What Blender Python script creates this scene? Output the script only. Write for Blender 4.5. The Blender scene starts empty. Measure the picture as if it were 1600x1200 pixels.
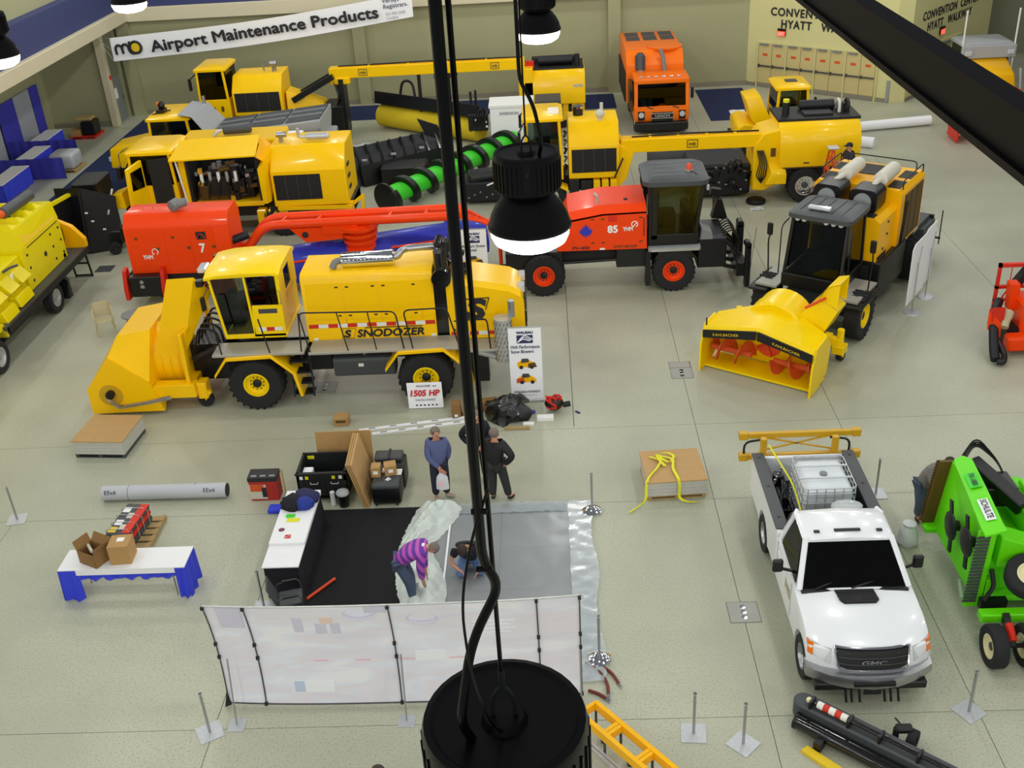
import bpy, bmesh, math, random
from mathutils import Vector as V, Matrix
R = math.radians
rnd = random.Random(7)
sc = bpy.context.scene
COL = sc.collection
# ---------------------------------------------------------------- camera
cam = bpy.data.cameras.new('camera'); cam_o = bpy.data.objects.new('camera', cam); COL.objects.link(cam_o)
cam.sensor_width = 36; cam.lens = 36*1671.56/1600; cam.clip_end = 300; cam.clip_start = .05
def _cam(pitch, roll, yaw, h):
    cy, sy = math.cos(yaw), math.sin(yaw)
    fh = V((sy, cy, 0)); rt = V((cy, -sy, 0)); up = V((0, 0, 1))
    F = fh*math.cos(pitch)-up*math.sin(pitch); U = fh*math.sin(pitch)+up*math.cos(pitch)
    X = rt*math.cos(roll)+U*math.sin(roll); Y = -rt*math.sin(roll)+U*math.cos(roll)
    m = Matrix((X, Y, -F)).transposed().to_4x4(); m.translation = (0, 0, h); return m
cam_o.matrix_world = _cam(R(28.995), R(-3.5164), R(-2.7724), 13.381)
sc.camera = cam_o
# ---------------------------------------------------------------- light
w = bpy.data.worlds.new('hall_air'); sc.world = w; w.use_nodes = True
w.node_tree.nodes['Background'].inputs[0].default_value = (.93, .95, 1, 1)
w.node_tree.nodes['Background'].inputs[1].default_value = .14
sc.view_settings.view_transform = 'Standard'; sc.view_settings.look = 'None'
sc.view_settings.exposure = 0.16; sc.view_settings.gamma = 1; sc.view_settings.use_curve_mapping = False
def lamp_light(x, y, z=10.85, p=150):
    l = bpy.data.lights.new('bay_light', 'SPOT'); l.shadow_soft_size = .26; l.spot_size = R(174); l.spot_blend = .08; l.energy = p; l.color = (.985, 1, .945)
    o = bpy.data.objects.new('bay_light', l); o.location = (x, y, z); COL.objects.link(o)
for gx in (-19, -12.7, -6.4, -.14, 6.2, 12.4, 18.6):
    for gy in (-24.8, -18.4, -12.2, -5.9, .4, 6.56, 12.98, 19.4, 25.8, 32.2, 38.6, 45, 50.5):
        lamp_light(gx, gy, 10.45, 272)
# ---------------------------------------------------------------- mesh helper
def lin(c):
    c = c/255; return c/12.92 if c <= .04045 else ((c+.055)/1.055)**2.4
CUR = [None]
def begin(o): CUR[0] = Matrix.Translation(o.location)@o.rotation_euler.to_matrix().to_4x4(); return o
def end(): CUR[0] = None
class MB:
    def __init__(s): s.v = []; s.f = []
    def add(s, vs, fs):
        o = len(s.v); s.v += [tuple(p) for p in vs]; s.f += [tuple(i+o for i in f) for f in fs]; return s
    def hexa(s, p):   # 8 points: bottom ring 0-3, top ring 4-7
        return s.add(p, [(3,2,1,0),(4,5,6,7),(0,1,5,4),(1,2,6,5),(2,3,7,6),(3,0,4,7)])
    def box(s, x0, x1, y0, y1, z0, z1):
        return s.hexa([(x0,y0,z0),(x1,y0,z0),(x1,y1,z0),(x0,y1,z0),(x0,y0,z1),(x1,y0,z1),(x1,y1,z1),(x0,y1,z1)])
    def cb(s, c, d, rz=0):   # centred box
        m = Matrix.Rotation(rz, 3, 'Z'); h = V(d)/2
        return s.hexa([tuple(V(c)+m@V((a*h.x,b*h.y,e*h.z))) for e in (-1,1) for a,b in ((-1,-1),(1,-1),(1,1),(-1,1))])
    def bar(s, p, q, w, h=None, up=(0,0,1)):
        p, q = V(p), V(q); d = (q-p).normalized(); u = V(up)
        if abs(d.dot(u)) > .98: u = V((0,1,0))
        a = d.cross(u).normalized()*w/2; b = d.cross(a).normalized()*-(h or w)/2
        return s.hexa([p-a-b, q-a-b, q+a-b, p+a-b, p-a+b, q-a+b, q+a+b, p+a+b])
    def prism(s, pts, a, b, ax='y', off=(0,0)):
        n = len(pts)
        f = {'x': lambda t,u,v: (t,u,v), 'y': lambda t,u,v: (u,t,v), 'z': lambda t,u,v: (u,v,t)}[ax]
        pts = [(u+off[0], v+off[1]) for u, v in pts]
        ar = sum(pts[i][0]*pts[(i+1)%n][1]-pts[(i+1)%n][0]*pts[i][1] for i in range(n))
        if (ar < 0) != (ax == 'y'): pts = pts[::-1]
        vs = [f(a,u,v) for u,v in pts]+[f(b,u,v) for u,v in pts]
        fs = [tuple(range(n))[::-1], tuple(range(n,2*n))]+[(i,(i+1)%n,n+(i+1)%n,n+i) for i in range(n)]
        if b < a: fs = [t[::-1] for t in fs]
        return s.add(vs, fs)
    def loft(s, loops, cap=True, close=True):
        n = len(loops[0]); vs = [p for l in loops for p in l]; fs = []
        for k in range(len(loops)-1):
            for i in range(n if close else n-1):
                j = (i+1) % n; fs.append((k*n+i, k*n+j, (k+1)*n+j, (k+1)*n+i))
        if cap: fs += [tuple(range(n))[::-1], tuple(range((len(loops)-1)*n, len(loops)*n))]
        return s.add(vs, fs)
    def lathe(s, prof, c=(0,0,0), ax=(0,1,0), n=24, cap=True):
        ax = V(ax).normalized(); a = ax.orthogonal().normalized(); b = ax.cross(a); c = V(c)
        return s.loft([[c+ax*t+(a*math.cos(2*math.pi*i/n)+b*math.sin(2*math.pi*i/n))*max(r,.0005) for i in range(n)] for r, t in prof], cap)
    def cyl(s, p, q, r, r2=None, n=14):
        p, q = V(p), V(q); L = (q-p).length
        return s.lathe([(r,0),(r if r2 is None else r2,L)], p, q-p, n)
    def tube(s, pts, r, n=8, cap=True):
        pts = [V(p) for p in pts]; loops = []; a = None
        for i, p in enumerate(pts):
            d = (pts[min(i+1,len(pts)-1)]-pts[max(i-1,0)]).normalized()
            a = (a-d*a.dot(d)) if a is not None else d.orthogonal()
            if a.length < 1e-4: a = d.orthogonal()
            a.normalize(); b = d.cross(a); rr = r[i] if isinstance(r,(list,tuple)) else r
            loops.append([p+(a*math.cos(2*math.pi*k/n)+b*math.sin(2*math.pi*k/n))*rr for k in range(n)])
        return s.loft(loops, cap)
    def sph(s, c, r, n=12, m=8):
        r = V(r) if isinstance(r,(tuple,list)) else V((r,r,r)); c = V(c)
        return s.loft([[c+V((r.x*math.sin(t)*math.cos(2*math.pi*i/n), r.y*math.sin(t)*math.sin(2*math.pi*i/n), -r.z*math.cos(t))) for i in range(n)] for t in [max(.02,min(math.pi-.02,math.pi*k/m)) for k in range(m+1)]])
    def plate(s, pts, th):   # flat polygon given thickness along its normal
        pts = [V(p) for p in pts]; nrm = V((0,0,0))
        for i in range(len(pts)): nrm += (pts[i]-pts[0]).cross(pts[(i+1)%len(pts)]-pts[0])
        nrm.normalize(); n = len(pts)
        return s.loft([[p-nrm*th/2 for p in pts],[p+nrm*th/2 for p in pts]])
    def xf(s, m):
        s.v = [tuple(m@V(p)) for p in s.v]; return s
    def islands(s):
        par = list(range(len(s.v)))
        def find(a):
            while par[a] != a: par[a] = par[par[a]]; a = par[a]
            return a
        for f in s.f:
            r = find(f[0])
            for i in f[1:]: par[find(i)] = r
        g = {}
        for k, f in enumerate(s.f): g.setdefault(find(f[0]), []).append(k)
        if len(g) == 1: return [list(range(len(s.f)))]
        cl = []
        for fs in g.values():
            ps = [s.v[i] for k in fs for i in s.f[k]]
            lo = [min(p[a] for p in ps)-.012 for a in range(3)]; hi = [max(p[a] for p in ps)+.012 for a in range(3)]
            boxes = [(lo, hi)]; mem = fs[:]; rest = []
            for c in cl:
                if any(all(b[0][a] <= hi[a] and lo[a] <= b[1][a] for a in range(3)) for b in c[0]): boxes += c[0]; mem += c[1]
                else: rest.append(c)
            cl = rest+[(boxes, mem)]
        return [c[1] for c in cl]
    def build(s, name, mat, parent=None, bevel=0, seg=1, ang=38, world=None, split=True):
        if split:
            isl = s.islands()
            if len(isl) > 1:
                first = None
                for fs in sorted(isl, key=len, reverse=True):
                    m = MB(); mp = {}
                    for k in fs:
                        for i in s.f[k]:
                            if i not in mp: mp[i] = len(m.v); m.v.append(s.v[i])
                        m.f.append(tuple(mp[i] for i in s.f[k]))
                    o = m.build(name, mat, parent, bevel, seg, ang, world, False); first = first or o
                return first
        world = CUR[0] if world is None else world
        if world is not None:
            im = world.inverted(); s.v = [tuple(im@V(p)) for p in s.v]
        me = bpy.data.meshes.new(name); me.from_pydata([tuple(p) for p in s.v], [], s.f)
        bm = bmesh.new(); bm.from_mesh(me)
        bmesh.ops.recalc_face_normals(bm, faces=bm.faces)
        if bevel:
            bm.normal_update()
            es = [e for e in bm.edges if len(e.link_faces)==2 and e.calc_face_angle(0) > R(ang)]
            bmesh.ops.bevel(bm, geom=es, offset=bevel, segments=seg, profile=.5, affect='EDGES', clamp_overlap=True)
        for f in bm.faces: f.smooth = True
        bm.to_mesh(me); bm.free(); me.set_sharp_from_angle(angle=R(34))
        me.materials.append(MT[mat] if isinstance(mat,str) else mat)
        o = bpy.data.objects.new(name, me); COL.objects.link(o)
        if parent is not None: o.parent = parent
        return o
def fillet(pts, r, n=4):
    # round the corners of a 2-D or 3-D open path
    pts = [V(p) for p in pts]; out = [pts[0]]
    for a, b, c in zip(pts, pts[1:], pts[2:]):
        k = min(r, (a-b).length*.49, (c-b).length*.49); p = b+(a-b).normalized()*k; q = b+(c-b).normalized()*k
        out += [p.lerp(b,t).lerp(b.lerp(q,t),t) for t in [i/n for i in range(n+1)]]
    return out+[pts[-1]]
def rrect(w, h, r, n=4):
    o = []
    for cx, cy, a in ((w/2-r,h/2-r,0),(-w/2+r,h/2-r,90),(-w/2+r,-h/2+r,180),(w/2-r,-h/2+r,270)):
        o += [(cx+r*math.cos(R(a+90*i/n)), cy+r*math.sin(R(a+90*i/n))) for i in range(n+1)]
    return o
# ---------------------------------------------------------------- things
def thing(name, label, cat, loc=(0,0,0), rz=0, group=None):
    o = bpy.data.objects.new(name, None); COL.objects.link(o); o.empty_display_size = .2
    o.location = loc; o.rotation_euler = (0,0,rz); return tag(o, label, cat, group)
def tag(o, label, cat, group=None):
    o['label'] = label; o['category'] = cat
    if group: o['group'] = group
    return o
def struct(o):
    o['kind'] = 'structure'; return o
def dup(root, loc, rz=None, label=None):
    r = root.copy(); COL.objects.link(r); r.location = loc
    if rz is not None: r.rotation_euler = (0,0,rz)
    if label: r['label'] = label
    def kids(a, b):
        for ch in list(a.children):
            c = ch.copy(); COL.objects.link(c); c.parent = b; kids(ch, c)
    kids(root, r); return r
def frame(loc, rz): return Matrix.Translation(loc)@Matrix.Rotation(rz, 4, 'Z')
# ---------------------------------------------------------------- materials
MT = {}
def mat(name, col, rough=.5, metal=0, coat=0, var=.08, scale=3, bump=0, bscale=60, emit=0, alpha=None, trans=0, spec=.5):
    m = bpy.data.materials.new(name); m.use_nodes = True; nt = m.node_tree; b = nt.nodes['Principled BSDF']
    c = [lin(x) for x in col]
    b.inputs['Roughness'].default_value = rough; b.inputs['Metallic'].default_value = metal
    b.inputs['Coat Weight'].default_value = coat; b.inputs['Coat Roughness'].default_value = .08
    b.inputs['Specular IOR Level'].default_value = spec
    tc = nt.nodes.new('ShaderNodeTexCoord')
    if var:
        nz = nt.nodes.new('ShaderNodeTexNoise'); nz.inputs['Scale'].default_value = scale; nz.inputs['Detail'].default_value = 5
        nt.links.new(tc.outputs['Object'], nz.inputs['Vector'])
        mx = nt.nodes.new('ShaderNodeMix'); mx.data_type = 'RGBA'
        mx.inputs[6].default_value = [x*(1-var) for x in c]+[1]; mx.inputs[7].default_value = [min(1,x*(1+var)) for x in c]+[1]
        nt.links.new(nz.outputs['Fac'], mx.inputs[0]); nt.links.new(mx.outputs[2], b.inputs['Base Color'])
    else: b.inputs['Base Color'].default_value = c+[1]
    if bump:
        n2 = nt.nodes.new('ShaderNodeTexNoise'); n2.inputs['Scale'].default_value = bscale; n2.inputs['Detail'].default_value = 3
        nt.links.new(tc.outputs['Object'], n2.inputs['Vector'])
        bp = nt.nodes.new('ShaderNodeBump'); bp.inputs['Strength'].default_value = bump; bp.inputs['Distance'].default_value = .01
        nt.links.new(n2.outputs['Fac'], bp.inputs['Height']); nt.links.new(bp.outputs[0], b.inputs['Normal'])
    if emit:
        b.inputs['Emission Color'].default_value = c+[1]; b.inputs['Emission Strength'].default_value = emit
    if trans: b.inputs['Transmission Weight'].default_value = trans
    MT[name] = m; return m
def glass(name, tint, ior=1.5, rough=.02, veil=0):
    m = bpy.data.materials.new(name); m.use_nodes = True; nt = m.node_tree; nt.nodes.clear()
    o = nt.nodes.new('ShaderNodeOutputMaterial'); t = nt.nodes.new('ShaderNodeBsdfTransparent'); g = nt.nodes.new('ShaderNodeBsdfGlossy')
    t.inputs[0].default_value = [lin(x) for x in tint]+[1]; g.inputs['Roughness'].default_value = rough
    f = nt.nodes.new('ShaderNodeFresnel'); f.inputs[0].default_value = ior
    mx = nt.nodes.new('ShaderNodeMixShader'); nt.links.new(f.outputs[0], mx.inputs[0]); nt.links.new(t.outputs[0], mx.inputs[1]); nt.links.new(g.outputs[0], mx.inputs[2])
    last = mx
    if veil:
        d = nt.nodes.new('ShaderNodeBsdfDiffuse'); d.inputs[0].default_value = (.9,.93,.95,1)
        m2 = nt.nodes.new('ShaderNodeMixShader'); m2.inputs[0].default_value = veil
        nt.links.new(mx.outputs[0], m2.inputs[1]); nt.links.new(d.outputs[0], m2.inputs[2]); last = m2
    nt.links.new(last.outputs[0], o.inputs[0]); MT[name] = m; return m
mat('yellow', (255,198,0), .33, coat=.15, spec=.25, var=.04)
mat('mb_yellow', (252,200,0), .33, coat=.15, spec=.25, var=.04)
mat('larue_yellow', (252,212,0), .34, coat=.15, spec=.25, var=.05)
mat('amber', (250,184,0), .35, coat=.15, spec=.25, var=.05)
mat('lime_yellow', (228,210,0), .38, coat=.15, spec=.25, var=.05)
mat('orange', (244,66,0), .4, coat=.15, spec=.25, var=.06)
mat('hot_orange', (252,118,16), .36, coat=.15, spec=.25, var=.04)
mat('red', (214,44,24), .42, coat=.15, spec=.25, var=.08)
mat('blue_paint', (46,56,178), .4, coat=.15, spec=.25, var=.06)
mat('mower_green', (104,222,16), .38, coat=.15, spec=.25, var=.06)
mat('auger_green', (70,214,52), .38, coat=.15, spec=.25, var=.06)
mat('white_paint', (238,240,244), .28, coat=.8, var=.02)
mat('black', (11,11,13), .4, var=.2)
mat('black_gloss', (11,11,13), .16, coat=.5, var=.1)
mat('dark_blue_black', (13,15,22), .42, var=.2)
mat('frame_black', (16,17,20), .55, var=.25, scale=9)
mat('rubber', (27,27,29), .82, var=.18, scale=14, bump=.3, bscale=90)
mat('grille', (15,15,16), .6, var=.3, scale=40)
mat('mesh_brown', (92,66,12), .6, var=.15, scale=60)
mat('grey', (120,122,124), .55, var=.1)
mat('dark_grey', (66,69,72), .5, var=.12)
mat('mid_grey', (142,145,146), .5, var=.1)
mat('hopper_grey', (164,166,168), .45, var=.06)
mat('steel', (176,178,180), .32, metal=.9, var=.1, scale=12)
mat('aluminium', (196,198,196), .42, metal=.7, var=.1, scale=20)
mat('chrome', (225,228,232), .1, metal=1, var=.03)
mat('galvanised', (196,198,202), .45, metal=.55, var=.15, scale=16)
mat('tread', (172,170,160), .5, metal=.35, var=.14, scale=30, bump=.3, bscale=40)
mat('mustard', (204,158,22), .45, var=.1)
mat('hatch_steel', (164,163,156), .55, var=.08)
mat('ivory', (232,224,176), .45, var=.05)
mat('dirty_cream', (206,202,186), .5, var=.06)
mat('white', (236,236,238), .5, var=.03)
mat('sign_white', (246,246,250), .45, var=.02)
mat('paper', (240,240,238), .7, var=.03)
mat('ink', (34,32,38), .6, var=0)
mat('ink_blue', (38,42,92), .6, var=0)
mat('ink_red', (204,38,48), .6, var=0)
mat('faint_ink', (150,150,168), .6, var=0)
mat('logo_yellow', (232,196,22), .5, var=0)
mat('red_tape', (206,44,18), .45, var=.05)
mat('white_tape', (232,232,222), .45, var=.05)
mat('cardboard', (176,138,84), .8, var=.1, scale=8)
mat('cardboard_dark', (140,104,60), .85, var=.1, scale=8)
mat('hardboard', (188,150,98), .75, var=.08, scale=6)
mat('wood', (176,148,98), .75, var=.18, scale=10, bump=.2)
mat('gray_stack', (192,190,182), .7, var=.1, scale=12)
mat('blue_drape', (50,64,214), .75, var=.14, scale=6)
mat('navy_drape', (54,52,162), .8, var=.14, scale=6)
mat('grey_drape', (150,152,160), .8, var=.08, scale=6)
mat('black_cloth', (17,14,24), .85, var=.2)
mat('carpet_black', (16,16,19), .95, var=.25, scale=30, bump=.3, bscale=200)
mat('carpet_grey', (134,137,140), .95, var=.07, scale=12, bump=.3, bscale=200)
mat('carpet_blue', (20,36,80), .95, var=.12, scale=10, bump=.3, bscale=200)
mat('skin', (198,140,112), .55, var=.08, scale=10)
mat('strap_yellow', (226,222,22), .6, var=.1, scale=12)
mat('plastic_tan', (186,176,140), .55, var=.04)
mat('safety_orange', (224,74,24), .5, var=.05)
mat('brown_rope', (108,38,26), .6, var=.1, scale=30)
mat('broom', (214,186,30), .95, var=.25, scale=50, bump=.8, bscale=70)
mat('rust_orange', (214,84,30), .5, var=.2, scale=8)
mat('lamp_black', (6,6,8), .4, coat=.1, var=.2)
mat('beam_black', (12,12,15), .6, var=.2)
mat('glow', (255,250,246), .4, var=0, emit=9)
mat('exit_red', (255,60,40), .4, var=0, emit=2.5)
mat('amber_lens', (240,120,10), .2, coat=.6, var=0)
mat('clear_lens', (214,218,224), .12, coat=1, var=0, metal=.3)
mat('ibc_white', (216,222,226), .35, var=.04)
mat('bag_white', (218,218,222), .5, var=.06)
mat('hair', (56,44,36), .8, var=.2)
mat('grey_hair', (118,106,98), .8, var=.2)
mat('shoe', (30,26,24), .6, var=.1)
mat('seat_black', (34,34,38), .7, var=.15)
glass('cab_glass', (196,206,200), 1.45)
glass('dark_glass', (26,32,32), 1.5)
glass('film', (236,240,242), 1.45, .12, veil=.45)
glass('thin_film', (246,248,248), 1.4, .2, veil=.22)
glass('border_film', (240,244,246), 1.22, .4, veil=.22)
glass('fabric_print', (250,250,252), 1.05, .6, veil=.92)
# ---------------------------------------------------------------- lettering
def text(body, parent, mat_, org, right, up, w=None, h=None, align='C', bold=.0, shear=0, gap=1, name='lettering', depth=.006, lines=None, fat=0):
    cu = bpy.data.curves.new('t', 'FONT'); cu.body = body; cu.align_x = 'LEFT'; cu.size = 1; cu.offset = bold; cu.shear = shear; cu.space_character = gap
    cu.resolution_u = 3
    if lines: cu.space_line = lines
    to = bpy.data.objects.new('t', cu); COL.objects.link(to)
    dg = bpy.context.evaluated_depsgraph_get(); me = bpy.data.meshes.new_from_object(to.evaluated_get(dg))
    bpy.data.objects.remove(to); bpy.data.curves.remove(cu)
    xs = [v.co.x for v in me.vertices]; ys = [v.co.y for v in me.vertices]
    x0, x1, y0, y1 = min(xs), max(xs), min(ys), max(ys)
    sy = h/(y1-y0) if h else None; sx = w/(x1-x0) if w else sy
    if sy is None: sy = sx
    rt, u = V(right).normalized(), V(up).normalized(); n = rt.cross(u); o = V(org)
    ax = {'C': (x0+x1)/2, 'L': x0, 'R': x1}[align]
    for v in me.vertices:
        v.co = o+rt*((v.co.x-ax)*sx)+u*((v.co.y-(y0+y1)/2)*sy)+n*depth
    if fat:
        bm = bmesh.new()
        for _k, (dx, dy) in enumerate(((-fat,0),(fat,0),(0,fat),(0,-fat),(0,0))):
            m2 = me.copy()
            for v in m2.vertices: v.co += rt*dx+u*dy+n*(.0012*_k)
            bm.from_mesh(m2); bpy.data.meshes.remove(m2)
        bm.to_mesh(me); bm.free()
    if CUR[0] is not None: me.transform(CUR[0].inverted())
    me.materials.clear(); me.materials.append(MT[mat_]); me.name = name
    ob = bpy.data.objects.new(name, me); COL.objects.link(ob)
    if parent is not None: ob.parent = parent
    return ob
# ---------------------------------------------------------------- wheel
def wheel(parent, c, r, wd, ax=(0,1,0), rim='yellow', rr=.5, hub='frame_black', lugs=22, n=28, nuts=True, dual=False, tread=True, name='wheel'):
    """tyre with lugs; ax points to the outer side"""
    ax = V(ax).normalized(); c = V(c); a = ax.orthogonal().normalized(); b = ax.cross(a); h = wd/2
    t = MB(); t.lathe([(r*rr,-h*.8),(r*.72,-h*.98),(r*.93,-h*.95),(r*.985,-h*.7),(r*.985,h*.7),(r*.93,h*.95),(r*.72,h*.98),(r*rr,h*.8)], c, ax, n, cap=False)
    if tread:
        for i in range(lugs):
            for s in (-1, 1):
                th = 2*math.pi*(i+(.5 if s > 0 else 0))/lugs; d = a*math.cos(th)+b*math.sin(th); tn = ax.cross(d)
                k = math.pi*r/lugs*.62; p = c+d*r*.955
                pts = []
                for e in (0, 1):
                    rad = d*(r*.05*e)
                    for uu, vv in ((0,-k*.55),(s*h*.97,-k*.2),(s*h*.97,k*.75),(0,k*.4)): pts.append(p+rad+ax*uu+tn*vv)
                t.hexa(pts)
    o = t.build(name, 'rubber', parent)
    m = MB(); m.lathe([(r*rr*1.02,-h*.7),(r*rr*1.02,h*.72),(r*rr*1.02,h*.84),(r*rr*.9,h*.84),(r*rr*.84,h*.45),(r*rr*.6,h*.32),(r*rr*.34,h*.36)], c, ax, n)
    m.build('rim', rim, o)
    q = MB(); q.lathe([(r*rr*.36,h*.3),(r*rr*.34,h*.55),(r*rr*.24,h*.62),(.001,h*.63)], c, ax, 14)
    if nuts:
        for i in range(10):
            th = 2*math.pi*i/10; p = c+(a*math.cos(th)+b*math.sin(th))*r*rr*.52; q.cyl(p+ax*h*.3, p+ax*h*.44, r*rr*.05, n=6)
    q.build('hub', hub, o)
    return o
def pane(parent, pts, mt='cab_glass', th=.012, name='window_pane'):
    return MB().plate(pts, th).build(name, mt, parent)
# ================================================================ SETTING
def floor_mat():
    m = mat('floor', (184,179,157), .42, var=0); nt = m.node_tree; b = nt.nodes['Principled BSDF']
    geo = nt.nodes.new('ShaderNodeNewGeometry')
    def noise(s, d):
        n = nt.nodes.new('ShaderNodeTexNoise'); n.inputs['Scale'].default_value = s; n.inputs['Detail'].default_value = d; nt.links.new(geo.outputs['Position'], n.inputs['Vector']); return n
    def mix(fac, a, bb, lo, hi):
        r = nt.nodes.new('ShaderNodeMapRange'); r.inputs[1].default_value = lo; r.inputs[2].default_value = hi; nt.links.new(fac, r.inputs[0])
        x = nt.nodes.new('ShaderNodeMix'); x.data_type = 'RGBA'; nt.links.new(r.outputs[0], x.inputs[0])
        for i, q in ((6, a), (7, bb)):
            if isinstance(q, tuple): x.inputs[i].default_value = [lin(t) for t in q]+[1]
            else: nt.links.new(q, x.inputs[i])
        return x.outputs[2]
    c1 = mix(noise(.22, 6).outputs['Fac'], (165,166,146), (189,190,168), .35, .65)
    c2 = mix(noise(26, 4).outputs['Fac'], (158,158,136), c1, .30, .50)
    c3 = mix(noise(40, 3).outputs['Fac'], c2, (192,193,174), .55, .75)
    nt.links.new(c3, b.inputs['Base Color'])
floor_mat()
mat('joint', (122,117,102), .8, var=.1)
mat('wall_tan', (158,156,120), .8, var=.04, scale=1)
mat('wall_dim', (122,122,98), .8, var=.04, scale=1)
mat('wall_cream', (206,200,142), .7, var=.03, scale=1)
mat('door_cream', (198,182,124), .6, var=.03, scale=1)
mat('ledge', (206,196,166), .7, var=.06, scale=2)
mat('wall_blue', (54,60,106), .8, var=.1, scale=2)
mat('grey_door', (128,134,132), .6, var=.04)
mat('base_grey', (132,126,110), .7, var=.08)
fl = struct(MB().box(-60,60,-6,80,-.3,-.02).build('floor', 'joint'))
XS = [-60,-11.97,-5.92,3.23,6.58,12.8,60]; YS = [-6,3.5,12.66,18.757,21.81,80]
XF = [-60,3.23,6.58,12.8,60]
for j in range(len(YS)-1):
    xs_ = XS if YS[j] < 18 else XF
    for i in range(len(xs_)-1):
        g = .006
        struct(MB().box(xs_[i]+g,xs_[i+1]-g,YS[j]+g,YS[j+1]-g,-.03,0).build('slab', 'floor', fl))
# the longer saw cut that runs only between two slabs
struct(MB().box(.35,.375,21.9,30.2,-.002,.0015).build('saw_cut', 'joint', fl))
for (px, py, n) in ((3.25,15.17,1),(3.22,24.35,2),(-6.04,24.32,1),(-15.1,33.2,1)):
    h = MB().box(px-.27,px+.27,py-.27,py+.27,0,.006)
    if n == 2: h.box(px-.27,px+.25,py+.3,py+.62,0,.006)
    MB().box(px-.285,px+.285,py-.285,py+(.635 if n == 2 else .285),0,.004).build('hatch_frame', 'joint', fl)
    hb = h.build('floor_box', 'hatch_steel' if px > -8 else 'dark_grey', fl); hb['label'] = 'square steel utility hatch set in the floor'
    p = MB()
    for k in (-.14, 0, .14): p.lathe([(.06,.006),(.055,.014),(.001,.016)], (px+.03*k,py+k,0), (0,0,1), 12)
    p.build('hatch_knob', 'chrome' if px > -8 else 'dark_grey', hb)
wb = struct(MB().box(-21,9.9,53.8,54.3,0,4.55).build('wall_back', 'wall_tan'))
struct(MB().box(-21,9.9,53.72,53.8,0,.22).build('baseboard_back', 'base_grey'))
for cx in (-20.5, -9.0, 3.4): struct(MB().box(cx-.3,cx+.3,53.5,53.82,0,4.55).build('pilaster', 'wall_tan', wb))
struct(MB().box(-21,9.9,53.45,54.3,4.55,5.2).build('trim_1', 'ledge', None, .03))
struct(MB().box(-21,9.9,53.6,54.3,5.2,7.2).build('wall_back_upper', 'wall_blue'))
# left side: concourse overhang with a recess below
struct(MB().box(-24.6,-20.1,6,53.45,4.6,5.2).build('trim_2', 'ledge', None, .03))
struct(MB().box(-24.6,-20.35,6,53.6,5.2,6.55).build('wall_left_upper', 'wall_blue'))
struct(MB().box(-25.6,-20.9,6,54,6.55,10).build('wall_left_top', 'wall_tan'))
wl = struct(MB().box(-24.6,-24.25,6,52,0,4.6).build('wall_left', 'wall_tan'))
struct(MB().box(-24.3,-21.2,51.9,52.3,0,4.6).build('wall_recess', 'wall_tan'))
struct(MB().box(-21.3,-20.95,51.6,52.0,0,4.6).build('trim_3', 'ledge', None, .02))
struct(MB().box(-21.3,-20.98,53.45,54.0,0,4.6).build('trim_4', 'wall_tan'))
struct(MB().box(-21.35,-21.1,52.0,53.45,2.15,4.6).build('wall_lintel', 'wall_dim'))
struct(MB().box(-24.2,-21.3,51.82,51.9,0,.2).build('baseboard_recess', 'base_grey'))
d1 = struct(MB().box(-21.3,-21.12,52.03,53.42,0,2.15).build('door_1', 'grey_door'))
MB().box(-21.12,-21.115,52.35,52.75,1.15,1.65).build('notice', 'paper', d1)
MB().box(-21.12,-21.06,53.2,53.3,.95,1.12).build('door_handle', 'steel', d1)
ab = MB().box(-20.97,-20.88,51.72,51.86,2.25,2.42).build('alarm_box', 'red'); tag(ab, 'small red alarm box on the pilaster beside the grey door', 'alarm')
# walkway block with its two lettered faces
def wface(A, B, tag_):
    A, B = V((A[0],A[1],0)), V((B[0],B[1],0)); e = (B-A).normalized(); n = V((e.y,-e.x,0)); m = Matrix((e, -n, V((0,0,1)))).transposed().to_4x4(); m.translation = A; return m, (B-A).length
blk = struct(MB().prism([(9.9,53.8),(15.55,49.16),(16.25,49.18),(20.7,53.95),(21.95,55.2),(21.95,57.5),(9.9,57.5)],0,6,'z').build('wall_walkway', 'wall_cream'))
mA, LA = wface((9.9,53.8),(15.55,49.16),0); mB_, LB = wface((16.25,49.18),(20.7,53.95),0)
def wb_(mb, name, mt, m, par, **k): mb.xf(m); return mb.build(name, mt, par, **k)
def leaf(m, u0, u1, par, sign=True, bar=True):
    q = wb_(MB().box(u0+.015,u1-.015,-.05,.02,.02,2.08), 'door_leaf', 'door_cream', m, par)
    wb_(MB().box(u0+.015,u1-.015,-.056,-.05,.02,.22), 'kick_plate', 'base_grey', m, q)
    if bar: wb_(MB().box(u0+.03,u1-.03,-.13,-.06,1.0,1.06).box(u0+.04,u0+.12,-.12,-.05,.96,1.1), 'panic_bar', 'dark_grey', m, q)
    wb_(MB().box(u0+.1,u1-.2,-.14,-.05,2.0,2.07), 'door_closer', 'grey', m, q)
    if sign: wb_(MB().box((u0+u1)/2-.13,(u0+u1)/2+.13,-.056,-.05,1.5,1.62), 'sticker', 'rust_orange', m, q)
for k in range(4):
    u = .62+k*1.5
    d = struct(wb_(MB().box(u-.06,u,-.09,0,0,2.12), 'door_%d' % (k+2), 'wall_cream', mA, None))
    leaf(mA, u, u+.72, d); leaf(mA, u+.72, u+1.44, d)
wb_(MB().box(6.6,6.66,-.09,0,0,2.12).box(.56,6.66,-.07,0,2.09,2.16), 'door_frame', 'wall_cream', mA, blk)
d = struct(wb_(MB().box(3.0,3.1,-.09,0,0,2.15).box(5.1,5.2,-.09,0,0,2.15).box(3,5.2,-.09,0,2.1,2.2), 'door_6', 'wall_cream', mB_, None))
leaf(mB_, 3.1, 4.1, d); leaf(mB_, 4.1, 5.1, d)
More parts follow.
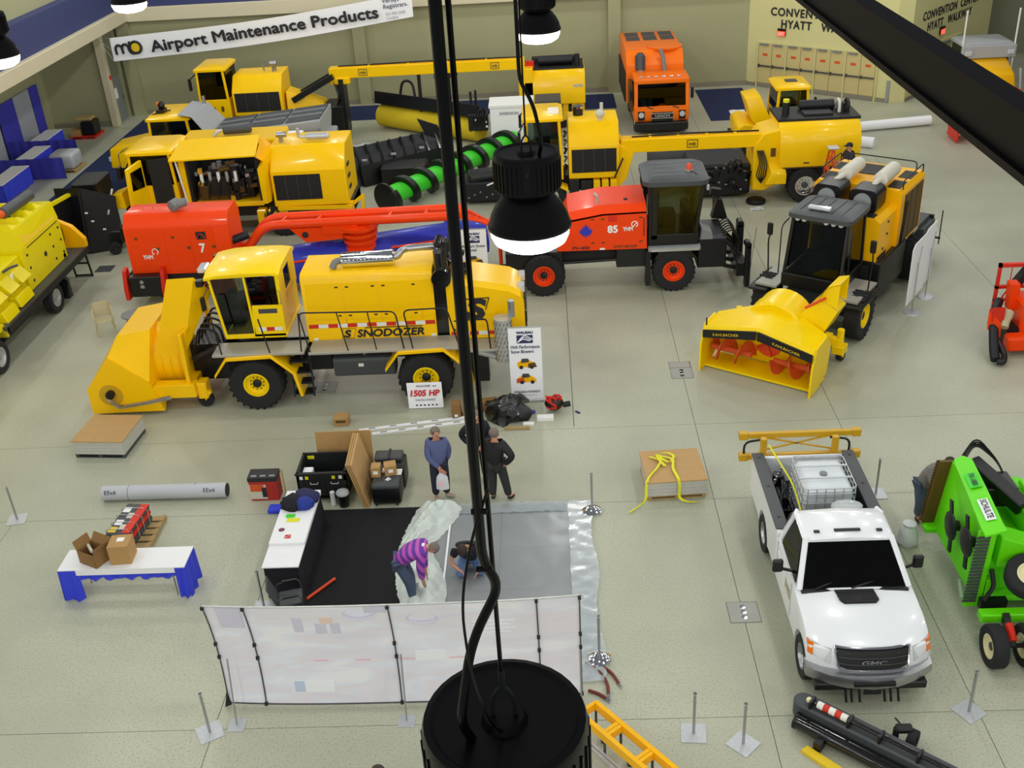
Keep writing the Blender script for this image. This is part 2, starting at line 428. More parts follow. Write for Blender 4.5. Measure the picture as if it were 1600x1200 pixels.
for m, L in ((mA, LA), (mB_, LB)):
    for a, b in (((.0,.5),(6.7,L)) if m is mA else ((0.05,2.9),(5.25,L))): wb_(MB().box(a,b,-.03,0,0,.18), 'baseboard', 'base_grey', m, blk)
    o = V((4.0 if m is mA else 3.75, -.012, 3.58)); rt = m.to_3x3()@V((1,0,0))
    text('CONVENTION  CENTER', blk, 'ink', m@o, rt, (0,0,1), w=5.7, h=.36, fat=.018, gap=1.12)
    text('HYATT   WALKWAY', blk, 'ink', m@(o+V((0,0,-.53))), rt, (0,0,1), w=4.55, h=.36, fat=.018, gap=1.12)
    u = 1.78 if m is mA else 2.95
    es = thing('exit_sign', 'red lit exit sign above the row of eight double doors' if m is mA else 'red lit exit sign above the side double doors', 'exit sign', m@V((u,-.01,2.52)))
    q = MB().box(u-.2,u+.2,-.1,-.01,2.5,2.84); q.xf(m); q.build('housing', 'black', es, world=Matrix.Translation(m@V((u,-.01,2.52))))
    q = MB().box(u-.19,u+.19,-.115,-.1,2.51,2.72); q.xf(m); q.build('lit_face', 'exit_red', es, world=Matrix.Translation(m@V((u,-.01,2.52))))
    t = text('EXIT', None, 'sign_white', V((0,0,.09))+m.to_3x3()@V((0,-.108,0)), rt, (0,0,1), w=.3, h=.13); t.parent = es
struct(MB().box(22,60,57.5,58,0,15).build('wall_far_right', 'wall_dim'))
q = MB().cyl(mA@V((7.0,-.02,1.6)), mA@V((7.0,.02,1.6)), .06); q.build('wall_knob', 'ink', blk)
q = MB().box(7.15,7.3,-.05,0,.05,1.0); q.xf(mA); q.build('corner_guard', 'mid_grey', blk)
# blue aisle carpets
for i, (x0,x1,y0,y1,lb) in enumerate(((-20.1,-17.2,33,53.3,'long blue aisle carpet along the concourse wall'),(-17.2,3.3,50.6,53.3,'blue aisle carpet strip along the far tan wall'),(7.3,9.6,47.6,53.2,'blue carpet piece beside the orange truck near the walkway doors'))):
    tag(MB().box(x0,x1,y0,y1,.0005,.012).build('aisle_carpet', 'carpet_blue'), lb, 'carpet')
# overhead beam close to the gallery
bm_ = MB(); bm_.box(1.085,1.155,-3,14,12.655,12.675).box(1.085,1.155,-3,14,12.525,12.545).box(1.1,1.14,-3,14,12.54,12.66)
tag(bm_.build('ceiling_beam', 'beam_black'), 'black steel beam running overhead towards the walkway block', 'beam')
hp = MB().cyl((1.13,2.47,12.676),(1.13,2.47,13.25),.02); tag(hp.build('hanger_rod', 'beam_black'), 'thin black hanger rod beside the overhead beam', 'rod')
# ================================================================ HIGH BAY LAMPS
def lamp(loc, label, power=True, top=14.5, cordside=1):
    x, y, z = loc; t = thing('high_bay_lamp', label, 'lamp', loc, 0)
    m = MB(); m.lathe([(.262,0),(.272,.01),(.272,.03),(.262,.04),(.25,.09),(.22,.15),(.18,.2),(.15,.235),(.15,.25)], (0,0,0), (0,0,1), 36, cap=False)
    m.lathe([(.255,.005),(.24,.09),(.21,.15),(.17,.2),(.14,.235)], (0,0,0), (0,0,1), 36, cap=False); m.build('reflector', 'lamp_black', t)
    h = MB(); h.lathe([(.15,.24),(.19,.25),(.212,.27),(.212,.48),(.206,.5),(.19,.505),(.18,.495),(.06,.49),(.05,.51),(.001,.512)], (0,0,0), (0,0,1), 36)
    ho = h.build('ballast_housing', 'lamp_black', t)
    f = MB()
    for k in range(40):
        a = 2*math.pi*k/40; f.bar((.212*math.cos(a),.212*math.sin(a),.28),(.212*math.cos(a),.212*math.sin(a),.46),.006,.01,up=(math.cos(a),math.sin(a),0))
    f.build('fin', 'lamp_black', ho)
    l = MB(); l.lathe([(.258,.004),(.255,-.04),(.235,-.085),(.18,-.12),(.1,-.138),(.001,-.142)], (0,0,0), (0,0,1), 32, cap=False); l.build('lens', 'glow', t)
    k = MB(); k.tube(fillet([(-.03,0,.5),(-.027,0,.57),(0,0,.61),(.027,0,.57),(.03,0,.5)],.02),.006); k.cyl((0,0,.6),(0,0,.66),.009); k.build('hook', 'dark_grey', t)
    c = MB(); c.cyl((0,0,.64),(0,0,top-z),.006,n=6); c.build('safety_cable', 'black', t)
    s = cordside
    d = MB(); d.tube(fillet([(-.02,-.03,top-z),(-.02,-.03,1.02),(s*.015,-.02,.94),(-s*.06,-.05,.8),(-s*.1,-.09,.58),(-s*.08,-.06,.49)],.1,6),.0115 if top < 14 else .012,10); d.build('cord', 'lamp_black', t)
    return t
lamp((-.14,6.56,10.9), 'glowing black high bay lamp hanging in front of the orange vehicle numbered 85', top=14.6, cordside=-1)
lamp((-.07,12.98,10.9), 'glowing black high bay lamp hanging before the far tan wall', top=14.6)
lamp((-6.21,16.73,10.9), 'glowing black high bay lamp hanging over the airport banner', top=14.6)
lamp((-6.62,13.12,10.9), 'glowing black high bay lamp hanging in front of the blue wall band', top=14.6)
L1 = lamp((-.165,1.95,10.84), 'black high bay lamp hanging over the printed backdrop, seen from above', top=14.6, cordside=1)
# ================================================================ HANGING BANNER
bn = thing('hanging_banner', 'long white banner reading Airport Maintenance Products strung before the far wall', 'banner', (-13.1,51,3.9))
bw = Matrix.Translation((-13.1,51,3.9))
def bpt(u, v): # u 0..1 along, v 0..1 up
    return V((-20.23+14.27*u, 51+.05*math.sin(u*9), 3.24+1.3*u-.18*math.sin(u*math.pi)+v*1.06))
q = MB(); NB = 24
q.loft([[bpt(k/NB,0)+V((0,-.004,0)), bpt(k/NB,0)+V((0,.004,0)), bpt(k/NB,1)+V((0,.004,0)), bpt(k/NB,1)+V((0,-.004,0))] for k in range(NB+1)]); q.build('sheet', 'sign_white', bn, world=bw)
for v in (0,.5,1): MB().tube([bpt(0,v), (-20.97,51.7,3.95+.2*v)],.012,5).build('rope', 'paper', bn, world=bw)
bu = V((14.27,0,1.3)).normalized(); bup = V((-.09,0,1))
def bl(o): o.data.transform(bw.inverted()); o.parent = bn; return o
bl(text('Airport Maintenance Products', None, 'ink', bpt(.512,.5)+V((0,-.11,.02)), (bpt(.9,.5)-bpt(.14,.5)), bup, w=10.8, h=.64, fat=.028))
bl(text('Verisys\nRegistrars.', None, 'ink_blue', bpt(.945,.72)+V((0,-.11,0)), bu, bup, w=1.15, h=.5, bold=.01))
bl(text('ISO 9001:2008\nCertified', None, 'faint_ink', bpt(.945,.22)+V((0,-.11,0)), bu, bup, w=.9, h=.32))
lo = bpt(.062,.5)+V((0,-.1,0))
def lg(x, z): return lo+bu*x+V((-.09*z,-.02,z))
def arc(cx, cz, r, a0, a1, n=10): return [(cx+r*math.cos(R(a0+(a1-a0)*i/n)), cz+r*math.sin(R(a0+(a1-a0)*i/n))) for i in range(n+1)]
q = MB()
for path in ([(-.66,-.2),(-.66,.02)]+arc(-.5,.05,.15,170,10)+[(-.35,-.2)], [(-.35,.02)]+arc(-.19,.05,.15,170,10)+[(-.04,-.08)]+arc(.16,-.05,.2,180,290,8), arc(.3,.0,.26,0,360,24), [(.05,.0),(.06,.3)]):
    q.tube([lg(*p) for p in path], .06, 6)
q.build('logo', 'ink', bn, world=bw)
MB().lathe([(.2,-.02),(.2,.02)], lg(.3,0), (0,1,0), 24).build('logo_disc', 'logo_yellow', bn, world=bw)
# ================================================================ LARGE YELLOW SNOW BLOWER TRUCK (SNODOZER)
def tape(parent, x0, x1, y, z, h, n, first='red', axis='x', dz=0):
    """alternating red and white reflective pieces on a wall facing -y (or +-x)"""
    w_ = (x1-x0)/n
    for i in range(n):
        a, b = x0+i*w_, x0+(i+1)*w_; zz = z+dz*i/n
        m = MB().box(a,b,y-.006,y+.002,zz,zz+h) if axis == 'x' else MB().box(y-.006,y+.006,a,b,zz,zz+h)
        m.build('reflective_tape', 'red_tape' if (i % 2 == 0) == (first == 'red') else 'white_tape', parent)
def rail(parent, pts, posts=(), r=.02, mt='frame_black', name='handrail', rad=.15):
    m = MB(); m.tube(fillet(pts, rad), r, 6)
    for a, b in posts: m.cyl(a, b, r*.85, n=6)
    return m.build(name, mt, parent)
def snodozer():
    o = begin(thing('snow_blower_truck', 'large yellow snow blower truck lettered SnoDozer with steel side walkways', 'snow blower', (-5.4,24.7,0)))
    Y = 'yellow'
    for x in (-7.54,-3.26):
        wheel(o, (x,23.52,.69), .69, .52, (0,-1,0), 'larue_yellow', .46, 'frame_black', 24)
        wheel(o, (x,25.88,.69), .69, .52, (0,1,0), 'larue_yellow', .46, 'frame_black', 24)
    f = MB(); f.box(-9,-1.2,24.25,24.45,.85,1.15).box(-9,-1.2,24.95,25.15,.85,1.15)
    for x in (-7.54,-3.26): f.cyl((x,23.7,.69),(x,25.7,.69),.14).sph((x,24.7,.69),.3)
    f.box(-6.6,-5.7,24.0,25.4,.7,1.4).box(-2.6,-1.0,24.1,25.3,.9,1.5); f.build('chassis', 'frame_black', o, .01)
    # tank and steps between the wheels
    t = MB().prism(rrect(.56,.55,.12), -5.58,-4.05,'x',(23.85,.95)); tk = t.build('fuel_tank', 'dark_grey', o)
    MB().box(-4.95,-4.82,23.55,23.575,.98,1.06).build('tank_label', 'white_tape', tk)
    MB().cyl((-4.8,23.75,1.2),(-4.8,23.75,1.3),.05).build('filler_cap', 'steel', tk)
    s = MB()
    for k in range(4): s.box(-6.62,-6.12,23.35,23.65,.35+.3*k,.39+.3*k)
    s.bar((-6.62,23.35,.3),(-6.62,23.5,1.5),.04).bar((-6.12,23.35,.3),(-6.12,23.5,1.5),.04); s.build('boarding_steps', 'frame_black', o)
    # fenders
    for x in (-7.54,-3.26):
        for y0, y1 in ((23.22,23.95),(25.45,26.15)):
            p = [(x-.98,.95),(x-.62,1.42),(x+.5,1.46),(x+.98,1.0),(x+1.1,.35)]
            m = MB(); loop = lambda d: [(a, yy, b+d) for a, b in p for yy in (y0,)]
            m.loft([[(a,y0,b),(a,y1,b),(a,y1,b+.09),(a,y0,b+.09)] if i < 3 else [(a,y0,b),(a,y1,b),(a+.08,y1,b+.03),(a+.08,y0,b+.03)] for i,(a,b) in enumerate(p)])
            m.build('fender', Y, o, .012)
    # walkways
    for x0, x1, y0, y1, z in ((-8.5,-6.2,23.28,23.98,1.58),(-6.1,-2.38,23.28,23.98,1.55),(-2.36,-1.35,23.35,23.98,1.42),(-6.75,-6.2,23.98,25.4,1.72),(-8.4,-2.4,25.42,26.1,1.55)):
        MB().box(x0,x1,y0,y1,z-.07,z).build('walkway_deck', 'tread', o, .01)
    # engine body
    b = MB().prism([(24.0,1.5),(24.0,3.2),(24.05,3.28),(24.13,3.31),(25.3,3.31),(25.4,3.2),(25.4,1.5)],-6.2,-2.95,'x'); eb = b.build('engine_body', Y, o)
    d = MB()
    for i,(x0,x1) in enumerate(((-6.1,-5.2),(-5.17,-4.3),(-4.27,-3.3))):
        pn = MB().box(x0,x1,23.985,24.003,1.98,3.08).build('side_door', Y, eb, .006)
        l = MB()
        for z in (2.18,2.95):
            for x in ((x1-.13,) if i == 0 else (x0+.1,x1-.13)): l.box(x-.04,x+.04,23.975,23.99,z,z+.035)
        l.build('latch', 'ink', pn)
    MB().box(-3.27,-2.98,23.985,24.003,1.98,3.08).build('side_panel', Y, eb, .006)
    tape(eb, -6.15, -2.98, 23.995, 1.87, .1, 13)
    text('SNODOZER', eb, 'ink', (-4.12,23.99,1.69), (1,0,0.0), (0,0,1), w=1.68, h=.2, fat=.012, shear=.2)
    MB().box(-4.75,-3.3,23.986,23.995,1.825,1.845).build('letter_bar', 'ink', eb)
    text('S', eb, 'ink', (-5.2,23.99,1.69), (1,0,0), (0,0,1), w=.2, h=.22, bold=.05, shear=.2)
    q = MB()
    for a, c in (((-5.36,1.56),(-5.3,1.84)),((-5.05,1.56),(-4.98,1.82)),((-5.3,1.84),(-4.98,1.82)),((-5.36,1.56),(-5.05,1.56))): q.bar((a[0],23.992,a[1]),(c[0],23.992,c[1]),.008)
    q.build('logo_frame', 'ink', eb)
    for x in (-6.08,-3.1): MB().box(x,x+.12,23.988,23.996,1.52,1.6).build('decal', 'white_tape', eb)
    # exhaust muffler with perforated guard, intake pipes
    m = MB(); m.lathe([(.15,0),(.19,.03),(.19,1.3),(.15,1.33)],(-5.2,24.42,3.5),(1,0,.02),20); mf = m.build('muffler', 'chrome', o)
    q = MB()
    for k in range(13):
        for a in (20,50,80,110): q.cb((-5.1+.095*k,24.42-.192*math.cos(R(a)),3.5+.192*math.sin(R(a))),(.05,.02,.02))
    g = q.build('perforation', 'ink', mf, split=False); g['kind'] = 'stuff'
    MB().tube(fillet([(-3.9,24.42,3.52),(-3.78,24.42,3.55),(-3.72,24.45,3.65),(-3.6,24.6,3.66),(-2.9,24.7,3.66)],.1),.085,12).build('exhaust_pipe', 'steel', o)
    MB().tube(fillet([(-5.15,24.4,3.5),(-5.35,24.35,3.5),(-5.42,24.3,3.34)],.12),.085,10).build('tail_pipe', 'grey', o)
    k = MB(); k.cyl((-2.72,23.85,3.12),(-2.72,24.6,3.12),.24,n=20).cyl((-2.72,24.1,3.1),(-2.72,24.1,3.75),.17,n=16).tube(fillet([(-2.72,24.2,3.6),(-2.72,24.5,3.75),(-2.6,24.75,3.75),(-2.3,24.9,3.3)],.2),.13,12)
    k.cyl((-2.85,24.55,3.66),(-2.65,24.55,3.66),.15).box(-2.94,-2.64,24.05,25.35,1.5,3.05).cyl((-2.4,24.4,3.15),(-2.1,24.4,3.15),.16); k.build('air_intake', 'black_gloss', o)
    MB().cyl((-2.6,24.3,3.6),(-2.6,24.3,3.95),.16).cyl((-2.75,24.0,3.95),(-2.7,24.25,4.05),.1).build('intake_elbow', 'black_gloss', o)
    MB().cyl((-2.47,24.28,3.55),(-2.47,24.28,3.66),.13).build('pipe_clamp', 'chrome', o)
    # rear hood
    h = MB(); h.loft([[(x,24.0,1.42),(x,24.0,z-.12),(x,24.12,z),(x,25.28,z),(x,25.4,z-.12),(x,25.4,1.42)] for x,z in ((-2.64,3.02),(-1.9,2.94),(-1.1,2.78),(-.82,2.62),(-.74,2.4))]); hd = h.build('rear_hood', Y, o)
    text('S', hd, 'ink', (-1.93,23.988,2.22), (1,0,0), (0,0,1), w=.52, h=.58, bold=.05, shear=.15)
    q = MB()
    for a, c in (((-2.28,2.5),(-1.6,2.52)),((-2.35,1.95),(-1.7,1.93)),((-2.28,2.5),(-2.35,1.95)),((-1.6,2.52),(-1.7,2.2))): q.bar((a[0],23.99,a[1]),(c[0],23.99,c[1]),.022)
    q.build('logo_frame', 'ink', hd)
    tape(hd, -2.6,-1.45,23.995,1.52,.1,5)
    MB().box(-.76,-.715,24.1,25.3,1.3,2.45).build('radiator_grille', 'grille', hd)
    MB().cb((-.8,24.35,2.62),(.16,.26,.2)).build('head_lamp', 'clear_lens', hd, .02); MB().cb((-.8,25.05,2.62),(.16,.26,.2)).build('head_lamp', 'clear_lens', hd, .02)
    MB().cb((-.72,24.08,1.95),(.06,.1,.3)).build('side_marker', 'black', hd)
    MB().tube(fillet([(-2.5,23.97,1.72),(-2.5,23.94,1.68),(-2.28,23.94,1.68),(-2.28,23.97,1.72)],.03),.014,6).build('hood_handle', 'ink', hd)
    # diamond plate exhaust shield
    e = MB(); e.cyl((-1.28,23.5,1.05),(-1.28,23.5,2.2),.22,n=18); es = e.build('exhaust_shield', 'aluminium', o)
    MB().cyl((-1.05,23.55,2.2),(-1.05,23.55,2.62),.085,n=14).build('exhaust_stack', 'steel', es)
    q = MB()
    for i in range(9):
        for k in range(7):
            a = R(200+25*k+12*(i%2)); q.bar((-1.28+.222*math.cos(a),23.5+.222*math.sin(a),1.1+.12*i),(-1.28+.222*math.cos(a+.14),23.5+.222*math.sin(a+.14),1.17+.12*i),.02,.01)
    g = q.build('tread_lug', 'dark_grey', es, split=False); g['kind'] = 'stuff'
    MB().tube(fillet([(-2.0,23.75,1.2),(-1.6,23.7,1.1),(-1.28,23.6,1.02)],.1),.1,10).build('flex_pipe', 'galvanised', o)
    MB().box(-1.05,-.85,23.6,23.9,.8,1.05).box(-2.2,-1.7,23.7,24.0,.35,1.35).build('rear_step', 'frame_black', o)
    # handrails
    rail(o, [(-6.05,23.33,1.5),(-6.2,23.33,2.62),(-3.85,23.33,2.56),(-3.72,23.33,1.5)], [((-5.27,23.33,2.6),(-5.1,23.33,1.5)),((-4.52,23.33,2.58),(-4.4,23.33,1.5))])
    rail(o, [(-3.5,23.33,1.5),(-3.65,23.33,2.58),(-2.6,23.33,2.6),(-2.35,23.33,1.5)])
    rail(o, [(-2.45,23.4,2.2),(-1.65,23.4,2.25),(-1.6,23.4,1.4)], [((-2.05,23.4,2.24),(-1.98,23.4,1.42))])
    rail(o, [(-8.5,23.33,2.6),(-8.35,23.33,2.62),(-8.25,23.33,1.5)]); rail(o, [(-7.2,23.33,2.5),(-7.05,23.33,1.55)]); rail(o, [(-6.2,23.33,2.6),(-6.28,23.33,1.4)])
    # cab
    cb = MB(); sx = lambda x, z: x
    cb.box(-8.3,-6.72,24.0,25.75,1.66,1.78)                         # sill
    cb.hexa([(-7.55,24.0,1.7),(-6.75,24.0,1.7),(-6.75,25.75,1.7),(-7.55,25.75,1.7),(-7.5,24.0,2.55),(-6.74,24.0,2.55),(-6.74,25.75,2.55),(-7.5,25.75,2.55)])
    for y in (24.03,25.72):
        cb.bar((-8.27,y,1.7),(-8.46,y,3.36),.07).bar((-7.53,y,1.7),(-7.58,y,3.4),.06).bar((-6.77,y,2.5),(-6.77,y,3.36),.08)
        cb.bar((-8.46,y,3.34),(-6.75,y,3.38),.08)
    cb.box(-6.82,-6.72,24.0,24.55,2.5,3.4).box(-6.82,-6.72,25.2,25.75,2.5,3.4).box(-6.82,-6.72,24.5,25.25,2.5,2.7)
    cabo = cb.build('cab', 'larue_yellow', o, .01)
    r = MB(); r.loft([[(x,23.96,z-.06),(x,23.96,z),(x,24.3,z+.1),(x,25.45,z+.1),(x,25.8,z),(x,25.8,z-.06)] for x,z in ((-8.56,3.34),(-8.2,3.41),(-7.6,3.44),(-7,3.43),(-6.68,3.38))]); r.build('roof', 'larue_yellow', cabo)
    pane(cabo, [(-8.24,24.02,1.8),(-7.57,24.02,1.8),(-7.6,24.02,3.32),(-8.41,24.02,3.32)], name='side_window')
    pane(cabo, [(-7.47,24.0,2.58),(-6.82,24.0,2.58),(-6.82,24.0,3.3),(-7.54,24.0,3.34)], 'dark_glass', name='side_window')
    pane(cabo, [(-8.27,24.05,1.8),(-8.27,25.7,1.8),(-8.45,25.7,3.32),(-8.45,24.05,3.32)], name='windshield')
    pane(cabo, [(-6.75,24.55,2.7),(-6.75,25.2,2.7),(-6.75,25.2,3.35),(-6.75,24.55,3.35)], 'dark_glass', name='rear_window')
    MB().box(-7.35,-6.88,23.992,24.0,2.34,2.46).build('name_plate', 'dark_grey', cabo)
    tape(cabo, -7.42,-6.82,23.995,1.86,.1,3,'white')
    MB().box(-7.6,-7.1,24.5,25.1,1.8,2.3).box(-7.2,-7.05,24.5,25.1,2.2,2.95).box(-8.2,-7.9,24.4,25.4,1.8,2.4).build('driver_seat', 'seat_black', cabo, .04)
    MB().tube(fillet([(-6.78,24.0,2.95),(-6.72,23.92,2.95),(-6.72,23.92,2.6),(-6.78,24.0,2.6)],.05),.012,6).build('grab_handle', 'steel', cabo)
    l = MB()
    for y in (24.05,25.7): l.cb((-8.65,y-.1,3.25),(.16,.2,.16)).bar((-8.5,y,3.2),(-8.65,y,3.25),.03)
    l.cb((-8.62,23.8,2.75),(.1,.12,.35)).bar((-8.6,23.85,2.9),(-8.45,24.0,3.2),.03); l.build('work_lamps', 'black', cabo, .02)
    MB().cb((-8.68,24.5,3.42),(.22,.42,.14)).build('light_bar', 'clear_lens', cabo, .03)
    # linkage to blower
    lk = MB(); lk.box(-9.3,-8.4,24.1,25.3,.5,1.5).cyl((-9.2,23.9,1.2),(-8.5,23.9,1.5),.09).cyl((-9.2,25.5,1.2),(-8.5,25.5,1.5),.09)
    for k in range(5): lk.tube(fillet([(-9.1,23.9+.3*k,1.5),(-8.9,23.9+.3*k,2.1),(-8.5,24+.3*k,1.9),(-8.45,24+.3*k,1.2)],.2),.03,6)
    lk.build('linkage', 'black', o)
    # blower head
    bl_ = MB(); So = [(-11.8,.1),(-11.8,.79),(-11.08,1.68),(-10.2,.92),(-9.95,.12)]; Si = [(-11.75,.1),(-11.72,.9),(-11.0,1.95),(-10.12,2.1),(-10.1,.12)]
    bl_.loft([[(x,y,z) for x,z in S] for y,S in ((23.2,So),(23.26,So),(23.85,Si),(25.55,Si),(26.14,So),(26.2,So))]); bh = bl_.build('blower_housing', Y, o)
    MB().lathe([(.3,.0),(.3,.02),(.27,.022)],(-11.22,23.2,.62),(0,-1,0),28).build('motor_port', 'mustard', bh)  # disc stands proud; the recess's darkness is put into its colour
    MB().cyl((-11.2,23.05,.68),(-11.2,23.2,.68),.11,n=8).build('auger_motor', 'black', bh)
    for dz in (0,.06): MB().tube(fillet([(-11.3,23.1,.62-dz),(-11.05,23.08,.36-dz),(-10.35,23.1,.45-dz),(-9.7,23.15,.55-dz)],.05),.024,8).build('hydraulic_pipe', 'chrome', bh)
    dr = MB(); prof = []
    for k in range(15):
        a = R(-100+13*k); prof.append((24.55-.85*math.cos(a), 1.15+.9*math.sin(a)))
    dr.prism(prof+[(25.2,.3)], -10.14, -9.32, 'x'); dd = dr.build('impeller_drum', Y, bh)
    q = MB()
    for x in (-9.95,-9.73,-9.52):
        for k in range(14):
            a, c = R(-100+13*k), R(-87+13*k); q.bar((x,24.55-.86*math.cos(a),1.15+.91*math.sin(a)),(x,24.55-.86*math.cos(c),1.15+.91*math.sin(c)),.03,.02,up=(1,0,0))
    q.build('drum_band', 'yellow', dd)
    ch = MB(); ch.hexa([(-10.1,23.72,1.35),(-9.36,23.72,1.35),(-9.36,24.5,1.6),(-10.1,24.5,1.6),(-9.42,23.86,3.42),(-8.75,23.86,3.44),(-8.55,24.36,2.85),(-9.2,24.4,2.9)]); ch.build('discharge_chute', Y, bh)
    fr = MB(); fr.box(-10.15,-9.1,23.28,23.6,.42,.78).bar((-9.27,23.5,.7),(-9.27,23.55,2.1),.1,.22).bar((-9.2,23.6,2.08),(-8.95,24.6,2.25),.1).box(-9.35,-9.15,23.6,25.9,.4,.75).bar((-9.27,25.8,.7),(-9.27,25.8,2.0),.1,.22).bar((-9.2,23.5,.7),(-8.85,23.5,.35),.12,.25); fr.build('blower_frame', Y, bh, .01)
    MB().box(-9.1,-8.85,23.4,23.75,.3,.75).build('caster_bracket', Y, bh, .02)
    for y in (23.6,25.8):
        cs = wheel(bh, (-8.98,y,.2), .2, .16, (0,-1,0), 'rubber', .4, 'larue_yellow', n=18, nuts=False, tread=False, name='caster')
    end(); return o
snodozer()
# ================================================================ WHITE PICKUP
def pickup():
    cx = 4.9; o = begin(thing('pickup_truck', 'white pickup truck with black hood vents and chrome framed grille', 'pickup', (cx,15.5,0)))
    def arch(y, r=.46, zb=.36, n=9): return [(y+r*math.cos(R(a)), .38+r*math.sin(R(a))) for a in [0+180*i/n for i in range(n+1)]]
    prof = [(12.98,.52),(12.9,.7),(12.97,.98),(13.16,1.1),(13.7,1.17),(14.35,1.23),(15.76,1.26),(15.76,.42),(14.12,.42)]+arch(13.6)+[(13.1,.45)]
    sec = []
    for dx in (-1.0,-.985,-.93,-.78,-.4,0,.4,.78,.93,.985,1.0):
        l = []
        for y, z in prof:
            yy, zz = y, z
            if y < 13.2: yy += .32*abs(dx)**2.6
            if z > .9 and abs(dx) > .9: zz -= (.02,.035,.1)[0 if abs(dx) < .95 else 1 if abs(dx) < .99 else 2]
            if z > 1.12 and y < 14.4 and abs(dx) < .6: zz += .025
            l.append((cx+dx, yy, zz))
        sec.append(l)
    body = MB().loft(sec).build('cab_body', 'white_paint', o)
    gh = MB()   # pillars and roof
    base = [(cx-.92,14.3,1.22),(cx+.92,14.3,1.22),(cx+.94,15.74,1.25),(cx-.94,15.74,1.25)]; top = [(cx-.72,14.93,1.86),(cx+.72,14.93,1.86),(cx+.72,15.66,1.87),(cx-.72,15.66,1.87)]
    for i in range(4): gh.bar(base[i], top[i], .1 if i < 2 else .2, .07)
    gh.build('pillar', 'white_paint', o, .015)
    rf = MB(); rf.loft([[(cx-w_,y,z-.05),(cx-w_+.07,y,z),(cx,y,z+.035),(cx+w_-.07,y,z),(cx+w_,y,z-.05)] for y,z,w_ in ((14.86,1.84,.76),(15.0,1.88,.78),(15.5,1.9,.78),(15.68,1.87,.77),(15.78,1.8,.78))]); rfo = rf.build('roof', 'white_paint', o)
    for x in (cx-.52,cx+.55): MB().cb((x,15.02,1.905),(.1,.07,.03)).build('marker_lamp', 'ink', rfo, .01)
    MB().cb((cx,15.02,1.925),(.45,.07,.03)).build('marker_lamp', 'ink', rfo, .01)
    pane(o, [(cx-.86,14.3,1.24),(cx+.86,14.3,1.24),(cx+.7,14.9,1.83),(cx-.7,14.9,1.83)], 'dark_glass', .015, 'windshield')
    for s in (-1,1): pane(o, [(cx+s*.955,14.45,1.26),(cx+s*.955,15.55,1.28),(cx+s*.765,15.5,1.8),(cx+s*.755,15.0,1.8)], 'dark_glass', .015, 'side_window')
    pane(o, [(cx-.85,15.76,1.26),(cx+.85,15.76,1.26),(cx+.7,15.7,1.8),(cx-.7,15.7,1.8)], 'dark_glass', .015, 'rear_window')
    MB().box(cx-.85,cx+.85,14.5,15.6,.8,1.1).box(cx-.8,cx+.8,15.35,15.55,1.0,1.55).box(cx-.8,cx+.8,14.4,14.6,1.0,1.22).build('bench_seat', 'seat_black', o, .04)
    MB().box(cx-.9,cx+.9,14.22,14.33,1.2,1.245).build('cowl', 'black', o, .01)
    for s in (-1,1): MB().bar((cx-.35+s*.3,14.27,1.26),(cx+s*.35,14.38,1.31),.02).build('wiper', 'ink', o)
    hv = MB().prism([(cx-.35,14.24),(cx+.3,14.24),(cx+.33,13.98),(cx+.27,13.92),(cx-.25,13.92),(cx-.3,13.98)],1.2,1.262,'z').build('hood_vent', 'grille', o)
    for s in (-1,1):
        for k in range(5): MB().box(cx-.02+s*.2-.12,cx-.02+s*.2+.12,13.97+.05*k,13.985+.05*k,1.262,1.268).build('louvre', 'ink', hv)
    # grille, lamps, bumper
    def fp(dx, z, d=0): # point on the nose
        y0 = 12.9 if z < .75 else 12.9+(z-.7)/.28*.07 if z < .98 else 12.97+(z-.98)*1.5
        return (cx+dx, y0+.32*abs(dx)**2.6-d, z)
    g = MB(); loop = [(-.6,1.04),(.6,1.04),(.56,.76),(.5,.71),(-.5,.71),(-.56,.76)]
    gi = MB(); gi.loft([[fp(dx,.74+.03*(abs(dx) > .5),.03),fp(dx,.9,.03),fp(dx,1.02,.035),fp(dx,1.02,-.08),fp(dx,.74,-.08)] for dx in [-.56+.14*i for i in range(9)]]); gr = gi.build('grille', 'grille', o)
    for z in (.82,.93): MB().tube([fp(dx,z,.035) for dx in [-.54+.135*i for i in range(9)]],.008,5).build('grille_bar', 'dark_grey', gr)
    lp = [(-.59+.1475*i,1.045) for i in range(9)]+[(.56,.78)]+[(.52-.13*i,.71) for i in range(9)]+[(-.56,.78),(-.59,1.045)]; g.tube([fp(a,b,.03) for a,b in lp],.026,8); g.build('grille_frame', 'chrome', gr)
    text('GMC', gr, 'steel', fp(0,.87,.045), (1,0,0), (0,-.2,1), w=.4, h=.12, bold=.03)
    for s in (-1,1):
        q = MB(); pts = [(.64,1.0),(.96,1.02),(.98,.84),(.68,.76)]
        q.loft([[fp(s*a,b,.012) for a,b in pts],[fp(s*a,b,-.06) for a,b in pts]]); hl = q.build('headlamp', 'clear_lens', o)
        q = MB(); pts = [(.9,1.01),(.985,1.02),(.99,.84),(.92,.82)]; q.loft([[fp(s*a,b,.02) for a,b in pts],[fp(s*a,b,-.05) for a,b in pts]]); q.build('turn_signal', 'amber_lens', hl)
    b = MB(); b.loft([[(cx+dx,12.76+.36*abs(dx)**2.2,.42),(cx+dx,12.72+.36*abs(dx)**2.2,.5),(cx+dx,12.74+.36*abs(dx)**2.2,.63),(cx+dx,12.95+.3*abs(dx)**2.2,.65),(cx+dx,12.95+.3*abs(dx)**2.2,.42)] for dx in (-1.01,-.9,-.7,-.4,0,.4,.7,.9,1.01)]); bp = b.build('bumper', 'steel', o)
    MB().box(cx-.33,cx+.33,12.715,12.78,.52,.6).build('bumper_vent', 'grille', bp, .01)
